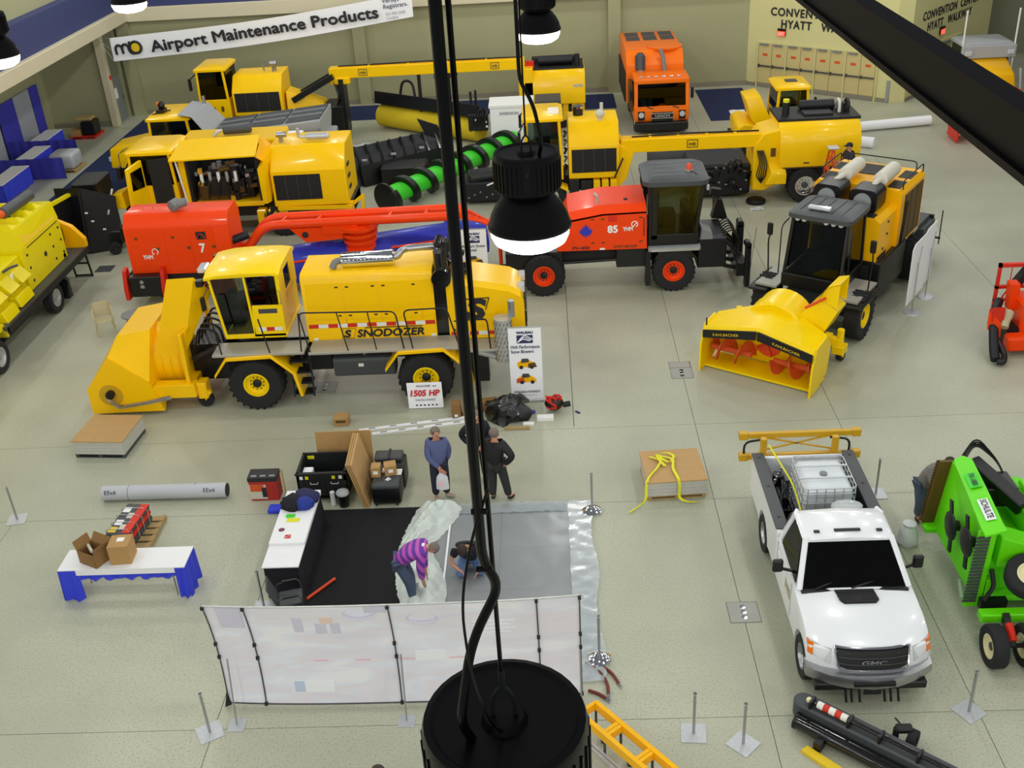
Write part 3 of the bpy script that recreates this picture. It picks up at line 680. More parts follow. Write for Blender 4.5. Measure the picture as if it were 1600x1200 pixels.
    MB().box(cx-.9,cx+.9,12.9,13.1,.28,.43).build('air_dam', 'black', o, .02)
    t = MB()
    for x in (-.42,-.33,-.2,.2,.3,.42): t.bar((cx+x,12.86,.35),(cx+x+.02,12.8,.12),.03)
    t.box(cx-.14,cx+.14,12.8,12.82,.28,.4); t.build('tow_bracket', 'frame_black', o)
    for s in (-1,1):
        for y in (13.6,17.0): wheel(o, (cx+s*.88,y,.39), .39, .25, (s,0,0), 'steel', .56, 'dark_grey', 26, tread=False)
        m = MB().cb((cx+s*1.2,14.78,1.38),(.18,.1,.26)); mo = m.build('mirror', 'black', o, .03); MB().bar((cx+s*.95,14.72,1.3),(cx+s*1.15,14.78,1.32),.04).build('mirror_arm', 'black', mo)
        MB().cb((cx+s*1.0,15.5,1.05),(.03,.2,.04)).build('door_handle', 'white_paint', o, .01)
        q = MB(); q.box(cx+s*1.001-.002,cx+s*1.001+.002,14.5,14.51,.5,1.2).box(cx+s*1.001-.002,cx+s*1.001+.002,15.66,15.67,.5,1.22); q.build('door_seam', 'ink', o)
    text('NS', o, 'plastic_tan', (cx-1.0,14.75,.88), (0,-1,0), (0,0,1), w=.4, h=.22, bold=.03)
    # bed
    side = [(15.8,.45),(15.8,1.34),(18.4,1.34),(18.42,.5),(17.5,.46)]+[(17.0+.46*math.cos(R(a)), .38+.46*math.sin(R(a))) for a in range(0,181,20)]+[(16.5,.45)]
    bd = MB()
    for s in (-1,1): bd.prism(side, cx+s*1.0, cx+s*.8, 'x')
    bo = bd.build('bed_side', 'white_paint', o, .02)
    MB().box(cx-.8,cx+.8,15.8,18.35,.62,.72).box(cx-.8,cx+.8,15.8,15.88,.7,1.3).build('bed_floor', 'black', o)
    for s in (-1,1): MB().box(cx+s*.79-.005,cx+s*.79+.005,15.9,18.3,.72,1.33).build('bed_liner', 'frame_black', o)
    MB().box(cx-.98,cx+.98,18.3,18.38,.62,1.3).build('tailgate', 'white_paint', o, .02)
    for s in (-1,1):
        rl = MB().box(cx+s*.9-.12,cx+s*.9+.12,15.85,18.38,1.34,1.37).build('rail_cap', 'dark_grey', o, .01)
        q = MB()
        for y in (16.2,17.2,18.2): q.cb((cx+s*.9,y,1.371),(.06,.05,.006))
        q.build('stake_pocket', 'ink', rl); 
    hr = MB().tube(fillet([(cx-.85,15.82,1.35),(cx-.78,15.85,1.72),(cx+.78,15.85,1.72),(cx+.85,15.82,1.35)],.15),.035,8).box(cx-.45,cx+.5,15.82,15.9,1.66,1.74); hr.build('headache_rack', 'black', o)
    MB().box(cx+.0,cx+.5,15.72,15.98,1.74,1.77).sph((cx+.22,15.87,1.8),(.29,.17,.09)).build('beacon', 'film', o)
    end()
    # caged tank
    k = begin(thing('caged_tank', 'white plastic tank in a steel cage standing in the pickup bed', 'tank', (4.97,17.03,.73)))
    x0,x1,y0,y1 = 4.49,5.47,16.47,17.6
    tk = MB().box(x0+.04,x1-.04,y0+.04,y1-.04,.78,1.72).build('tank', 'ibc_white', k, .1, 3); MB().cyl((4.98,17.03,1.72),(4.98,17.03,1.75),.07).build('cap', 'grey', tk)
    for z in (.85,1.05,1.25,1.45,1.65,1.77): MB().tube([(p[0],p[1],z) for p in [(a+(x0+x1)/2,b+(y0+y1)/2) for a,b in rrect(x1-x0,y1-y0,.1)]+[((x1-x0)/2+(x0+x1)/2,(y1-y0)/2-.1+(y0+y1)/2)]],.012,6).build('cage_hoop', 'galvanised', k)
    for i in range(6):
        x = x0+.08+(x1-x0-.16)*i/5
        for y in (y0,y1): MB().cyl((x,y,.75),(x,y,1.77),.01,n=5).build('cage_bar', 'galvanised', k)
        y = y0+.08+(y1-y0-.16)*i/5
        for x in (x0,x1): MB().cyl((x,y,.75),(x,y,1.77),.01,n=5).build('cage_bar', 'galvanised', k)
    for y in (16.83,17.23): MB().box(x0,x1,y-.02,y+.02,1.765,1.785).build('top_bar', 'galvanised', k)
    MB().box(x0,x1,y0,y1,.732,.78).build('pallet_base', 'dark_grey', k); end()
    st = MB().tube(fillet([(4.43,16.1,1.35),(4.44,17.0,1.5),(4.2,18.3,1.6)],.3),.018,6); tag(st.build('ratchet_strap', 'strap_yellow'), 'thin yellow strap tied along the caged tank', 'strap')
    # spray boom folded across the tailgate
    s = begin(thing('spray_boom', 'yellow folded steel spray boom mounted across the pickup tailgate', 'spray boom', (4.9,18.8,0)))
    A = 'amber'
    for z, y, nm in ((1.05,18.75,'lower_boom'),(1.5,18.85,'upper_boom')):
        MB().box(3.75,6.05,y-.05,y+.05,z-.06,z+.06).build(nm, 'mustard', s, .01)
        for x in (3.7,6.0): MB().box(x,x+.18,y-.07,y+.07,z-.08,z+.08).build('boom_end', 'mustard', s, .01)
    for x in (4.15,5.6): MB().box(x-.06,x+.06,18.5,18.62,.3,1.6).box(x-.05,x+.05,18.4,18.85,1.0,1.1).build('upright', 'mustard', s, .01)
    MB().bar((4.15,18.8,1.15),(5.6,18.8,1.48),.03).bar((4.15,18.8,1.48),(5.6,18.8,1.15),.03).build('cross_brace', 'mustard', s)
    for x,d in ((3.8,1),(5.95,-1)):
        MB().tube(fillet([(x+d*.4,18.8,1.05),(x,18.75,1.0),(x-.0,18.75,1.4),(x+d*.4,18.8,1.42)],.15),.025,6).build('hose', 'black', s)
    for x in (4.15,5.6): MB().box(x-.05,x+.05,18.38,18.75,.3,.45).build('mount_foot', 'mesh_brown', s)
    for x in (4.15,5.6): MB().box(x-.1,x+.1,18.45,18.7,0,.32).build('stand_leg', 'frame_black', s)
    end()
    p = begin(thing('spray_pump', 'black spray pump with hoses in the pickup bed beside the tank', 'pump', (4.25,17.4,.73)))
    q = MB(); q.box(4.12,4.4,16.9,17.9,.73,1.0).cyl((4.26,17.0,1.1),(4.26,17.4,1.1),.13).cyl((4.26,17.55,1.0),(4.26,17.55,1.4),.11); q.build('pump_body', 'black', p, .01)
    for i in range(7): MB().tube(fillet([(4.15+.04*i,16.7+.1*i,.9),(4.2+.03*i,17.0+.1*i,1.3+.05*(i%3)),(4.38-.03*i,17.3+.08*i,1.35),(4.3,17.6,.95)],.15),.025,6).build('hose', 'black_gloss' if i % 2 else 'black', p)
    MB().cyl((4.2,16.0,.85),(4.22,16.8,1.0),.02).cyl((4.35,15.95,.8),(4.4,16.5,.8),.03).build('pipe', 'amber', p)
    for i in range(5): MB().cyl((4.14+.05*i,17.3+.1*i,1.35),(4.14+.05*i,17.3+.1*i,1.45),.02).build('valve', 'steel', p)
    end()
pickup()
# ================================================================ GREEN ROTARY MOWER
def mower():
    o = begin(thing('rotary_mower', 'bright green rotary mower with one wing folded up, lettered Schulte', 'mower', (8.3,15.3,0)))
    G_ = 'mower_green'
    def P(y, s, d=0): # point on the folded wing: s 0 bottom .. 1 top
        t = (y-14.7)/2.4; return V((7.2+.05*s+.12*t*s+d, y, .42+1.6*s-.12*t*s))
    w_ = MB(); w_.loft([[P(14.75,0),P(14.75,1),P(14.75,1,.06),P(14.75,0,.06)],[P(17.05,0),P(17.05,1),P(17.05,1,.06),P(17.05,0,.06)]]); wg = w_.build('wing_deck', G_, o)
    # skirts of the folded wing
    MB().loft([[P(14.72,-.02,-.22),P(14.72,1.0,-.22),P(14.72,1.0,.08),P(14.72,-.02,.08)],[P(14.77,-.02,-.22),P(14.77,1.0,-.22),P(14.77,1.0,.08),P(14.77,-.02,.08)]]).build('end_skirt', G_, wg)
    MB().loft([[P(17.03,.05,-.22),P(17.03,1.0,-.22),P(17.03,1.0,.06),P(17.03,.05,.06)],[P(17.1,.05,-.22),P(17.1,1.0,-.22),P(17.1,1.0,.06),P(17.1,.05,.06)]]).build('end_skirt', 'mesh_brown', wg)
    for k in range(22): 
        MB().loft([[P(17.12,.05+.043*k,-.26),P(17.12,.088+.043*k,-.26),P(17.12,.088+.043*k,.0),P(17.12,.05+.043*k,.0)],[P(17.125,.05+.043*k,-.26),P(17.125,.088+.043*k,-.26),P(17.125,.088+.043*k,.0),P(17.125,.05+.043*k,.0)]]).build('rubber_flap', 'mesh_brown', wg)
    for k in range(20):
        MB().loft([[P(14.7,.05+.045*k,-.25),P(14.7,.085+.045*k,-.25),P(14.7,.085+.045*k,-.02),P(14.7,.05+.045*k,-.02)],[P(14.705,.05+.045*k,-.25),P(14.705,.085+.045*k,-.25),P(14.705,.085+.045*k,-.02),P(14.705,.05+.045*k,-.02)]]).build('chain_curtain', 'dark_grey', wg)
    tp = MB(); tp.loft([[V((7.06,y0,z)),V((7.4,y0,z+.1)),V((7.4,y0,z+.14)),V((7.06,y0,z+.04))] for y0,z in ((14.55,2.02),(14.75,2.03))]+[[V((7.08+.3*t,14.75+2.3*t,2.03-.14*t)),V((7.42+.26*t,14.75+2.3*t,2.13-.14*t)),V((7.42+.26*t,14.75+2.3*t,2.17-.14*t)),V((7.08+.3*t,14.75+2.3*t,2.07-.14*t))] for t in (.5,.93)]+[[V((7.4,17.05,1.9)),V((7.55,17.05,1.98)),V((7.55,17.05,2.02)),V((7.4,17.05,1.94))]])
    te = tp.build('wing_edge_plate', G_, wg)
    dr = V((.28,2.3,-.14)).normalized(); up = V((.34,-.04,.1)).normalized()*-1
    def tx(s, t, w, h, mt='ink'):
        c = V((7.25+.28*t,14.75+2.3*t,2.15-.135*t)); return text(s, te, mt, c+V((0,0,.012)), -dr, -up, w=w, h=h, bold=.02)
    for t, w, h in ((.2,.66,.17),(.62,.5,.2)):
        c = V((7.25+.28*t,14.75+2.3*t,2.145-.135*t)); n = dr.cross(up).normalized(); n = n if n.z > 0 else -n
        MB().plate([c+dr*w/2+up*h/2+n*.004, c-dr*w/2+up*h/2+n*.004, c-dr*w/2-up*h/2+n*.004, c+dr*w/2-up*h/2+n*.004], .004).build('decal', 'sign_white' if t < .5 else 'auger_green', te)
    tx('SCHULTE', .2, .58, .11); tx('FX-1800', .62, .4, .1)
    for y, s in ((15.25,.62),(16.0,.5)):
        c = P(y, s, -.02); q = MB(); q.cyl(c, c+V((-.16,0,0)), .1)
        for a in (35,215): q.bar(c+V((-.13,0,0)), c+V((-.15,.5*math.cos(R(a+40)),.5*math.sin(R(a+40)))), .12, .03, up=(1,0,0))
        q.sph(c+V((-.15,0,0)),(.05,.28,.28),14,6); q.build('blade_carrier', 'black', wg)
    MB().bar(P(15.4,.0,-.05), P(14.85,.02,-.2), .05).build('guard_tube', 'aluminium', wg)
    MB().box(7.0,7.28,16.85,17.15,.36,.5).build('skid_shoe', G_, wg, .03)
    # centre deck, hitch and axle
    MB().box(7.35,9.6,14.7,17.2,.5,.62).box(7.32,7.42,14.72,17.1,.25,.95).build('centre_deck', G_, o, .01)
    MB().box(8.1,9.5,14.8,17.0,.62,1.15).box(8.25,8.6,14.3,16.9,1.15,1.62).build('gear_housing', G_, o, .03)
    MB().hexa([(7.45,14.75,1.2),(8.3,14.75,1.2),(8.3,15.2,1.2),(7.45,15.2,1.2),(7.45,14.75,1.85),(8.1,14.75,1.6),(8.1,15.2,1.6),(7.45,15.2,1.85)]).build('hinge_bracket', G_, o, .02)
    MB().box(7.75,8.35,16.3,16.9,1.35,1.75).cyl((8.0,16.6,1.5),(9.2,15.6,1.5),.08).bar((7.7,17.0,1.9),(8.3,15.9,1.6),.3,.25).build('gearbox', 'black', o, .02)
    MB().box(8.45,8.6,14.4,16.6,1.65,1.78).build('arm', G_, o, .02)
    for k in range(4): MB().tube(fillet([(7.62,17.1+.04*k,1.9),(7.8,17.2,2.2+.05*k),(8.2,17.0,1.9),(8.3,16.7,1.6)],.2),.02,6).build('hose', 'black', o)
    MB().box(7.06,9.6,14.12,14.32,.52,.7).build('axle_beam', G_, o, .02)
    MB().box(7.15,7.6,14.42,14.55,.55,.75).tube(fillet([(7.3,14.6,1.3),(7.35,14.5,1.0),(7.2,14.45,.75)],.1),.04,6).build('chain_lock', 'black', o)
    for x, s in ((7.17,-1),(7.72,-1)): wheel(o, (x,13.72,.38), .38, .25, (s,0,0), 'ivory', .55, 'dark_grey', 18, tread=False, nuts=False)
    MB().bar((7.45,14.15,.7),(7.45,13.7,.38),.1,.16).cyl((7.2,13.72,.38),(7.7,13.72,.38),.04).build('wheel_arm', 'black', o)
    MB().cyl((7.45,13.95,.66),(7.45,13.7,.5),.07).build('red_cylinder', 'red', o)
    wheel(o, (7.85,14.35,1.32), .42, .25, V((-.15,-.35,.9)), 'ivory', .52, 'dark_grey', 18, tread=False, nuts=False)
    MB().bar((7.85,14.4,1.2),(8.2,14.9,1.0),.1).build('wheel_bracket', G_, o)
    end()
mower()
# ================================================================ BLACK ROLLER ATTACHMENT ON THE FLOOR
def roller():
    o = begin(thing('rubber_roller_blade', 'long black moulded blade with red and white striped tube lying before the pickup', 'plow blade', (4.5,12,0)))
    a, b = V((3.72,12.55,0)), V((5.75,10.85,0)); d = (b-a).normalized(); n = V((-d.y,d.x,0))
    def Q(t, s, z): return a+d*t+n*s+V((0,0,z))
    L = (b-a).length
    q = MB(); out = []
    for k in range(9): th = R(90+180*k/8); out.append((.17*math.cos(th), .17*math.sin(th)+.0))
    q.prism([(x,y) for x,y in out]+[(L,-.17),(L,.17)], .1,.42,'z'); m = Matrix((d,n,V((0,0,1)))).transposed().to_4x4(); m.translation = a+n*.07; q.xf(m); q.build('moulded_shell', 'dark_grey', o, .03)
    MB().cyl(Q(.02,-.2,.18), Q(L,-.2,.18), .13, n=20).build('roller_tube', 'black_gloss', o)
    MB().cyl(Q(-.0,-.2,.18), Q(.05,-.2,.18), .14, n=20).build('tube_cap', 'black', o)
    MB().cyl(Q(.2,.02,.5), Q(L,.02,.5), .04).build('handle_bar', 'black_gloss', o)
    for k in range(5): MB().cyl(Q(.25+.1*k,.02,.5), Q(.35+.1*k,.02,.5), .062).build('striped_sleeve', 'white_tape' if k % 2 == 0 else 'red_tape', o)
    for t in (.16,.8,1.3,1.9): MB().box(-.02,.02,-.08,.1,.4,.56).xf(Matrix.Translation(Q(t,.0,0))@m.to_3x3().to_4x4()).build('clamp', 'black', o)
    MB().sph(Q(.1,.02,.5),.05).build('knob', 'ivory', o)
    MB().box(-.06,.06,-.1,.08,.02,.2).xf(Matrix.Translation(Q(.5,-.35,0))@m.to_3x3().to_4x4()).build('bracket', 'black', o)
    end()
    tag(MB().loft([[V((3.58,11.9,.001)),V((3.7,11.98,.001)),V((3.7,11.98,.06)),V((3.58,11.9,.06))],[V((4.35,11.05,.001)),V((4.5,11.15,.001)),V((4.5,11.15,.06)),V((4.35,11.05,.06))]]).build('yellow_kerb_strip', 'logo_yellow'), 'yellow strip lying on the floor beside the black roller', 'strip')
    s = thing('swivel_wheel_unit', 'black swivel caster assembly standing beside the moulded blade', 'caster', (5.22,12.0,0)); begin(s)
    wheel(s, (5.3,11.95,.17), .17, .14, (.8,-.6,0), 'rubber', .5, 'dark_grey', tread=False, nuts=False); MB().box(5.05,5.3,11.95,12.1,.28,.38).bar((5.2,12.02,.3),(5.05,12.15,.45),.04).cyl((5.08,12.08,.05),(5.08,12.08,.3),.05).build('fork', 'frame_black', s, .02); end()
roller()
# ================================================================ YELLOW SNOW BLOWER WITH BLACK CAB (RIGHT)
def auger(parent, p, q, r, turns, mt, hand=1, name='auger'):
    p, q = V(p), V(q); d = (q-p); L = d.length; d.normalize(); a = d.orthogonal().normalized(); b = d.cross(a); m = MB(); N = int(turns*14)
    m.cyl(p, q, r*.22, n=10); lo = []
    for i in range(N+1):
        th = hand*2*math.pi*turns*i/N; u = a*math.cos(th)+b*math.sin(th); c = p+d*(L*i/N)
        lo.append([c+u*r*.2-d*.012, c+u*r-d*.012, c+u*r+d*.012, c+u*r*.2+d*.012])
    m.loft(lo); return m.build(name, mt, parent, split=False)
def larue():
    o = thing('snow_blower', 'yellow self-propelled snow blower with black cab and orange augers in its open head', 'snow blower', (4.93,23.68,0), R(-34.4))
    Y = 'larue_yellow'
    for s in (-1,1): 
        wheel(o, (s*1.3,3.72,.66), .66, .42, (s,0,0), Y, .5, 'frame_black', 22); wheel(o, (s*1.3,8.2,.66), .66, .42, (s,0,0), Y, .5, 'frame_black', 22)
    f = MB().box(-.6,.6,2.6,10.6,.55,1.2).cyl((-1.2,3.72,.66),(1.2,3.72,.66),.13).cyl((-1.2,8.2,.66),(1.2,8.2,.66),.13).box(-1.0,1.0,5.0,7.3,.5,1.5); f.build('chassis', 'frame_black', o, .01)
    MB().box(.6,1.3,5.1,7.3,.55,1.6).build('side_tank', 'black', o, .03); MB().box(-1.3,-.6,5.1,7.3,.55,1.6).build('side_tank', 'black', o, .03)
    # open blower head
    for s in (-1,1): 
        MB().prism([(-.05,.0),(-.02,.75),(.18,1.25),(.75,1.32),(.95,.8),(.95,.3),(.55,.05)], s*1.5, s*1.45, 'x').build('side_plate', Y, o)
    hood = []
    for x in (-1.46,-1.1,-.5,0,.5,1.1,1.46):
        k = 1-abs(x)/1.46; hood.append([(x,.12-.0*k,1.22+.28*k),(x,.05,1.12+.3*k),(x,.1,1.02+.28*k),(x,.62,1.0+.35*k),(x,.95,.25),(x,1.0,.12),(x,1.1,.2),(x,1.25+.5*k,.9+.35*k),(x,.95+.55*k,1.28+.4*k)])
    hd = MB().loft(hood).build('head_casing', Y, o)
    MB().box(-1.46,1.46,.2,1.0,.04,.1).build('floor_lip', Y, o)
    for s in (-1,1):
        q = MB().loft([[(s*1.45,.02,1.14),(s*1.45,.02,.93),(s*1.45,.06,.93),(s*1.45,.06,1.14)],[(s*.02,.0,1.43),(s*.02,.0,1.2),(s*.02,.06,1.2),(s*.02,.06,1.43)]]); bd = q.build('front_band', 'black', o)
        a, b = V((s*1.2,.0,1.09)), V((s*.4,-.02,1.26)); d = (b-a) if s < 0 else (a-b)
        text('KAHLBACHER', bd, 'logo_yellow', (a+b)/2+V((0,-.02,0)), d, (0,0,1), w=.72, h=.075)
        auger(o, (s*1.42,.5,.5), (s*.3,.5,.5), .34, 2.2, 'rust_orange', s)
    q = MB().lathe([(.36,.0),(.36,.08),(.06,.12)],(0,.9,.75),(0,-1,0),20); q.build('impeller_ring', 'safety_orange', o)
    q = MB()
    for k in range(5): a = R(72*k); q.bar((0,.78,.75),(.34*math.cos(a),.78,.75+.34*math.sin(a)),.09,.04)
    q.build('impeller_blade', 'safety_orange', o)
    # impeller drum & chute
    dr = MB(); dr.lathe([(.72,0),(.78,.05),(.78,.42),(.74,.46),(.74,.85),(.3,.95)],(0,1.05,1.05),(0,1,.12),28); dr.build('impeller_drum', Y, o)
    ch = MB(); ch.loft([[(.3,1.2,1.1),(.75,1.2,.55),(.75,1.9,.55),(.3,1.9,1.1)],[(.75,1.25,1.75),(1.25,1.25,1.2),(1.25,1.95,1.2),(.75,1.95,1.75)],[(1.05,1.35,2.1),(1.5,1.35,1.75),(1.5,1.95,1.75),(1.05,1.95,2.1)]]); cho = ch.build('chute', Y, o)
    MB().loft([[(1.0,1.3,2.05),(1.08,1.25,2.15),(1.08,2.0,2.15),(1.0,2.0,2.05)],[(1.2,1.3,2.35),(1.24,1.25,2.42),(1.24,2.0,2.42),(1.2,2.0,2.35)],[(1.5,1.35,2.45),(1.52,1.3,2.52),(1.52,1.95,2.52),(1.5,1.95,2.45)]]).build('deflector', Y, cho)
    for y in (1.32,1.93): MB().plate([(1.05,y,2.05),(1.22,y,2.38),(1.52,y,2.48),(1.5,y,1.85)],.02).build('deflector_cheek', Y, cho)
    MB().cyl((.72,1.25,1.75),(1.2,1.28,2.1),.035).build('chute_cylinder', 'safety_orange', cho)
    MB().box(-1.2,1.2,1.75,2.0,.35,.8).box(.95,1.15,1.5,2.3,.4,.7).box(-1.15,-.95,1.5,2.3,.4,.7).build('head_frame', Y, o, .02)
    for s in (-1,1):
        MB().cyl((s*1.4,2.1,.5),(s*1.4,2.1,.95),.09).box(s*1.4-.15,s*1.4+.15,1.95,2.3,.28,.5).bar((s*1.1,2.05,.6),(s*1.4,2.1,.6),.2,.2).build('caster_post', Y, o, .01)
        wheel(o, (s*1.4,2.25,.18), .18, .16, (s,0,0), Y, .5, 'black', n=18, tread=False, nuts=False, name='caster')
    MB().bar((-1.4,.12,1.25),(-1.4,.12,1.45),.03).build('marker_pin', 'black', o)
    # cab
    c = MB(); B = [(-.78,3.5,1.55),(.78,3.5,1.55),(.8,5.0,1.55),(-.8,5.0,1.55)]; T_ = [(-.74,3.82,3.1),(.74,3.82,3.1),(.74,5.05,3.1),(-.74,5.05,3.1)]
    for i in range(4): c.bar(B[i],T_[i],.09,.07)
    c.box(-.82,.82,3.4,5.05,1.2,1.58); cb = c.build('cab', 'black', o, .015)
    MB().loft([[(x*1,y,z) for x,y in rrect_(1.74,1.6,.18,0,4.42)] for z in (3.08,3.2)]+[[(x,y,3.26) for x,y in rrect_(1.5,1.36,.16,0,4.42)]]).build('roof', 'dark_grey', cb)
    for k in range(5): MB().box(-.6+.28*k,-.58+.28*k,3.85,5.0,3.255,3.27).build('roof_rib', 'frame_black', cb)
    MB().cb((-.12,3.98,3.33),(.62,.16,.1)).build('light_bar', 'clear_lens', cb, .03)
    pane(cb, [(-.7,3.52,1.6),(.7,3.52,1.6),(.68,3.84,3.06),(-.68,3.84,3.06)], name='windshield')
    for s in (-1,1): pane(cb, [(s*.79,3.6,1.62),(s*.8,4.95,1.62),(s*.75,5.0,3.06),(s*.75,3.9,3.06)], name='side_window')
    pane(cb, [(-.7,5.02,1.62),(.7,5.02,1.62),(.68,5.06,3.06),(-.68,5.06,3.06)], name='rear_window')
    MB().box(-.3,.3,4.2,4.8,1.58,2.0).box(-.3,.3,4.7,4.85,1.9,2.75).box(-.35,.35,3.65,3.95,1.58,2.2).build('driver_seat', 'seat_black', cb, .05)
    for x in (-.6,-.42,.18,.38,.58): MB().sph((x,3.72,3.04),(.07,.06,.06),10,6).build('work_lamp', 'clear_lens', cb)
    for s in (-1,1):
        MB().box(s*1.12-.3,s*1.12+.3,3.1,4.6,1.22,1.28).build('side_deck', 'tread', o)
        MB().box(s*1.3-.28,s*1.3+.28,2.95,4.5,1.1,1.2).build('fender', 'black', o, .03)
        m = MB().cb((s*1.42,3.9,2.55),(.16,.08,.36)); mo = m.build('mirror', 'black', o, .03); MB().tube(fillet([(s*1.4,3.9,1.3),(s*1.45,3.9,2.2),(s*1.42,3.92,2.4)],.1),.022,6).build('mirror_arm', 'black', mo)
        rail(o, [(s*.95,3.5,1.5),(s*.95,3.55,2.85),(s*.9,3.9,2.95)], r=.018, mt='black', name='grab_rail')
    MB().sph((.1,3.45,1.4),(.1,.02,.07)).build('badge', 'grey', cb)
    # engine body
    b1 = MB().prism([(-1.05,1.5),(-1.15,1.6),(-1.15,2.7),(-1.0,2.82),(1.0,2.82),(1.15,2.7),(1.15,1.6),(1.05,1.5)],5.15,6.5,'y').build('engine_hood', 'amber', o)
    q = MB()
    for z in (1.85,2.2,2.55): q.cyl((1.15,5.6+.25*(z>2),z),(1.17,5.6+.25*(z>2),z),.04,n=8)
    q.build('latch', 'ink', b1)
    MB().box(-.95,-.45,5.2,5.5,2.82,2.84).box(.4,.95,5.2,5.5,2.82,2.84).build('top_vent', 'grille', b1)
    MB().box(1.15,1.16,5.2,5.9,1.62,1.72).build('name_strip', 'ink', b1)
    b2 = MB().prism([(-1.25,1.5),(-1.25,3.1),(-1.15,3.22),(1.15,3.22),(1.25,3.1),(1.25,1.5)],6.5,8.55,'y').build('radiator_body', 'amber', o)
    MB().box(1.245,1.27,6.85,8.4,1.6,3.0).build('side_grille', 'mesh_brown', b2)
    for k in range(4): MB().box(1.26,1.275,6.85+.5*k,6.89+.5*k,1.6,3.0).build('grille_rib', 'frame_black', b2)
    for y in (6.65,7.6):
        for s in (-1,1): MB().box(s*.95-.18,s*.95+.18,y,y+.65,3.22,3.235).build('top_vent', 'grille', b2)
    MB().box(-.6,.6,7.5,8.4,3.22,3.24).build('top_vent', 'grille', b2)
    rail(b2, [(1.2,6.7,3.2),(1.2,6.7,3.45),(1.2,8.45,3.45),(1.2,8.45,3.2)], r=.018); rail(b2, [(-1.2,7.0,3.2),(-1.2,7.0,3.45),(-1.2,8.45,3.45),(-1.2,8.45,3.2)], r=.018); rail(b2, [(-1.0,8.5,3.2),(-1.0,8.5,3.45),(1.0,8.5,3.45),(1.0,8.5,3.2)], r=.018)
    rail(o, [(1.3,6.6,1.6),(1.36,6.6,2.9),(1.36,6.78,2.9),(1.3,6.78,1.6)], r=.02)
    for x in (-.5,.5):
        MB().prism(rrect(.78,.66,.18), 5.5,6.25,'y',(x,3.12)).build('air_cleaner', 'black', o)
        MB().cyl((x,5.5,3.12),(x,5.44,3.12),.24,n=24).build('cleaner_cap', 'mid_grey', o)
        MB().lathe([(.12,0),(.2,.04),(.2,1.15),(.14,1.2)],(x+.15,6.35,3.5),(0,1,0),20).build('muffler', 'dirty_cream', o)
        MB().tube(fillet([(x+.15,6.4,3.5),(x+.1,6.15,3.5),(x-.0-.38*(x<0)+.0,6.0,3.0)],.15),.08,10).build('intake_pipe', 'dirty_cream', o)
    MB().box(-1.1,1.1,8.6,10.3,1.15,1.3).build('rear_deck', 'dark_grey', o)
    MB().box(-1.15,1.15,8.55,8.9,1.3,3.0).build('radiator', 'galvanised', o)
    MB().box(.9,1.25,9.3,10.4,.5,1.15).build('rear_box', 'dark_grey', o, .02); MB().box(-1.25,-.9,9.3,10.4,.5,1.15).build('rear_box', 'dark_grey', o, .02)
    MB().box(-1.2,1.2,10.35,10.45,.45,1.25).bar((1.15,10.5,.5),(1.45,10.5,.5),.05).bar((1.42,10.5,.3),(1.42,10.5,1.4),.03).build('rear_bumper', 'frame_black', o)
def rrect_(w, h, r, cx, cy): return [(a+cx, b+cy) for a, b in rrect(w, h, r)]
larue()
# white board display on stands
def board():
    o = thing('display_board', 'white display board on two steel stands beside the black-cab snow blower', 'display board', (10.4,28.0,0), R(-34.4)); begin(o)
    m = frame((4.93,23.68,0), R(-34.4)); X = 2.02
    pts = [(5.42,.38),(5.42,2.0),(5.6,2.14),(6.55,2.12),(6.7,2.2),(7.45,2.2),(7.45,.5),(6.9,.46),(6.85,.38)]
    q = MB().prism(pts, X, X+.02, 'x'); q.xf(m); bo = q.build('board', 'sign_white', o)
    for y in (5.9,7.1):
        q = MB().cyl((X+.07,y,.01),(X+.07,y,1.5),.016,n=8); q.xf(m); q.build('stand_pole', 'steel', o); q = MB().lathe([(.24,0),(.22,.025),(.04,.04)],(X+.07,y,0),(0,0,1),20); q.xf(m); q.build('stand_base', 'galvanised', o)
        q = MB().tube([(X+.07,y,1.3),(X+.05,y+.25,1.9)],.006,5); q.xf(m); q.build('wire', 'dark_grey', o)
    end()
board()
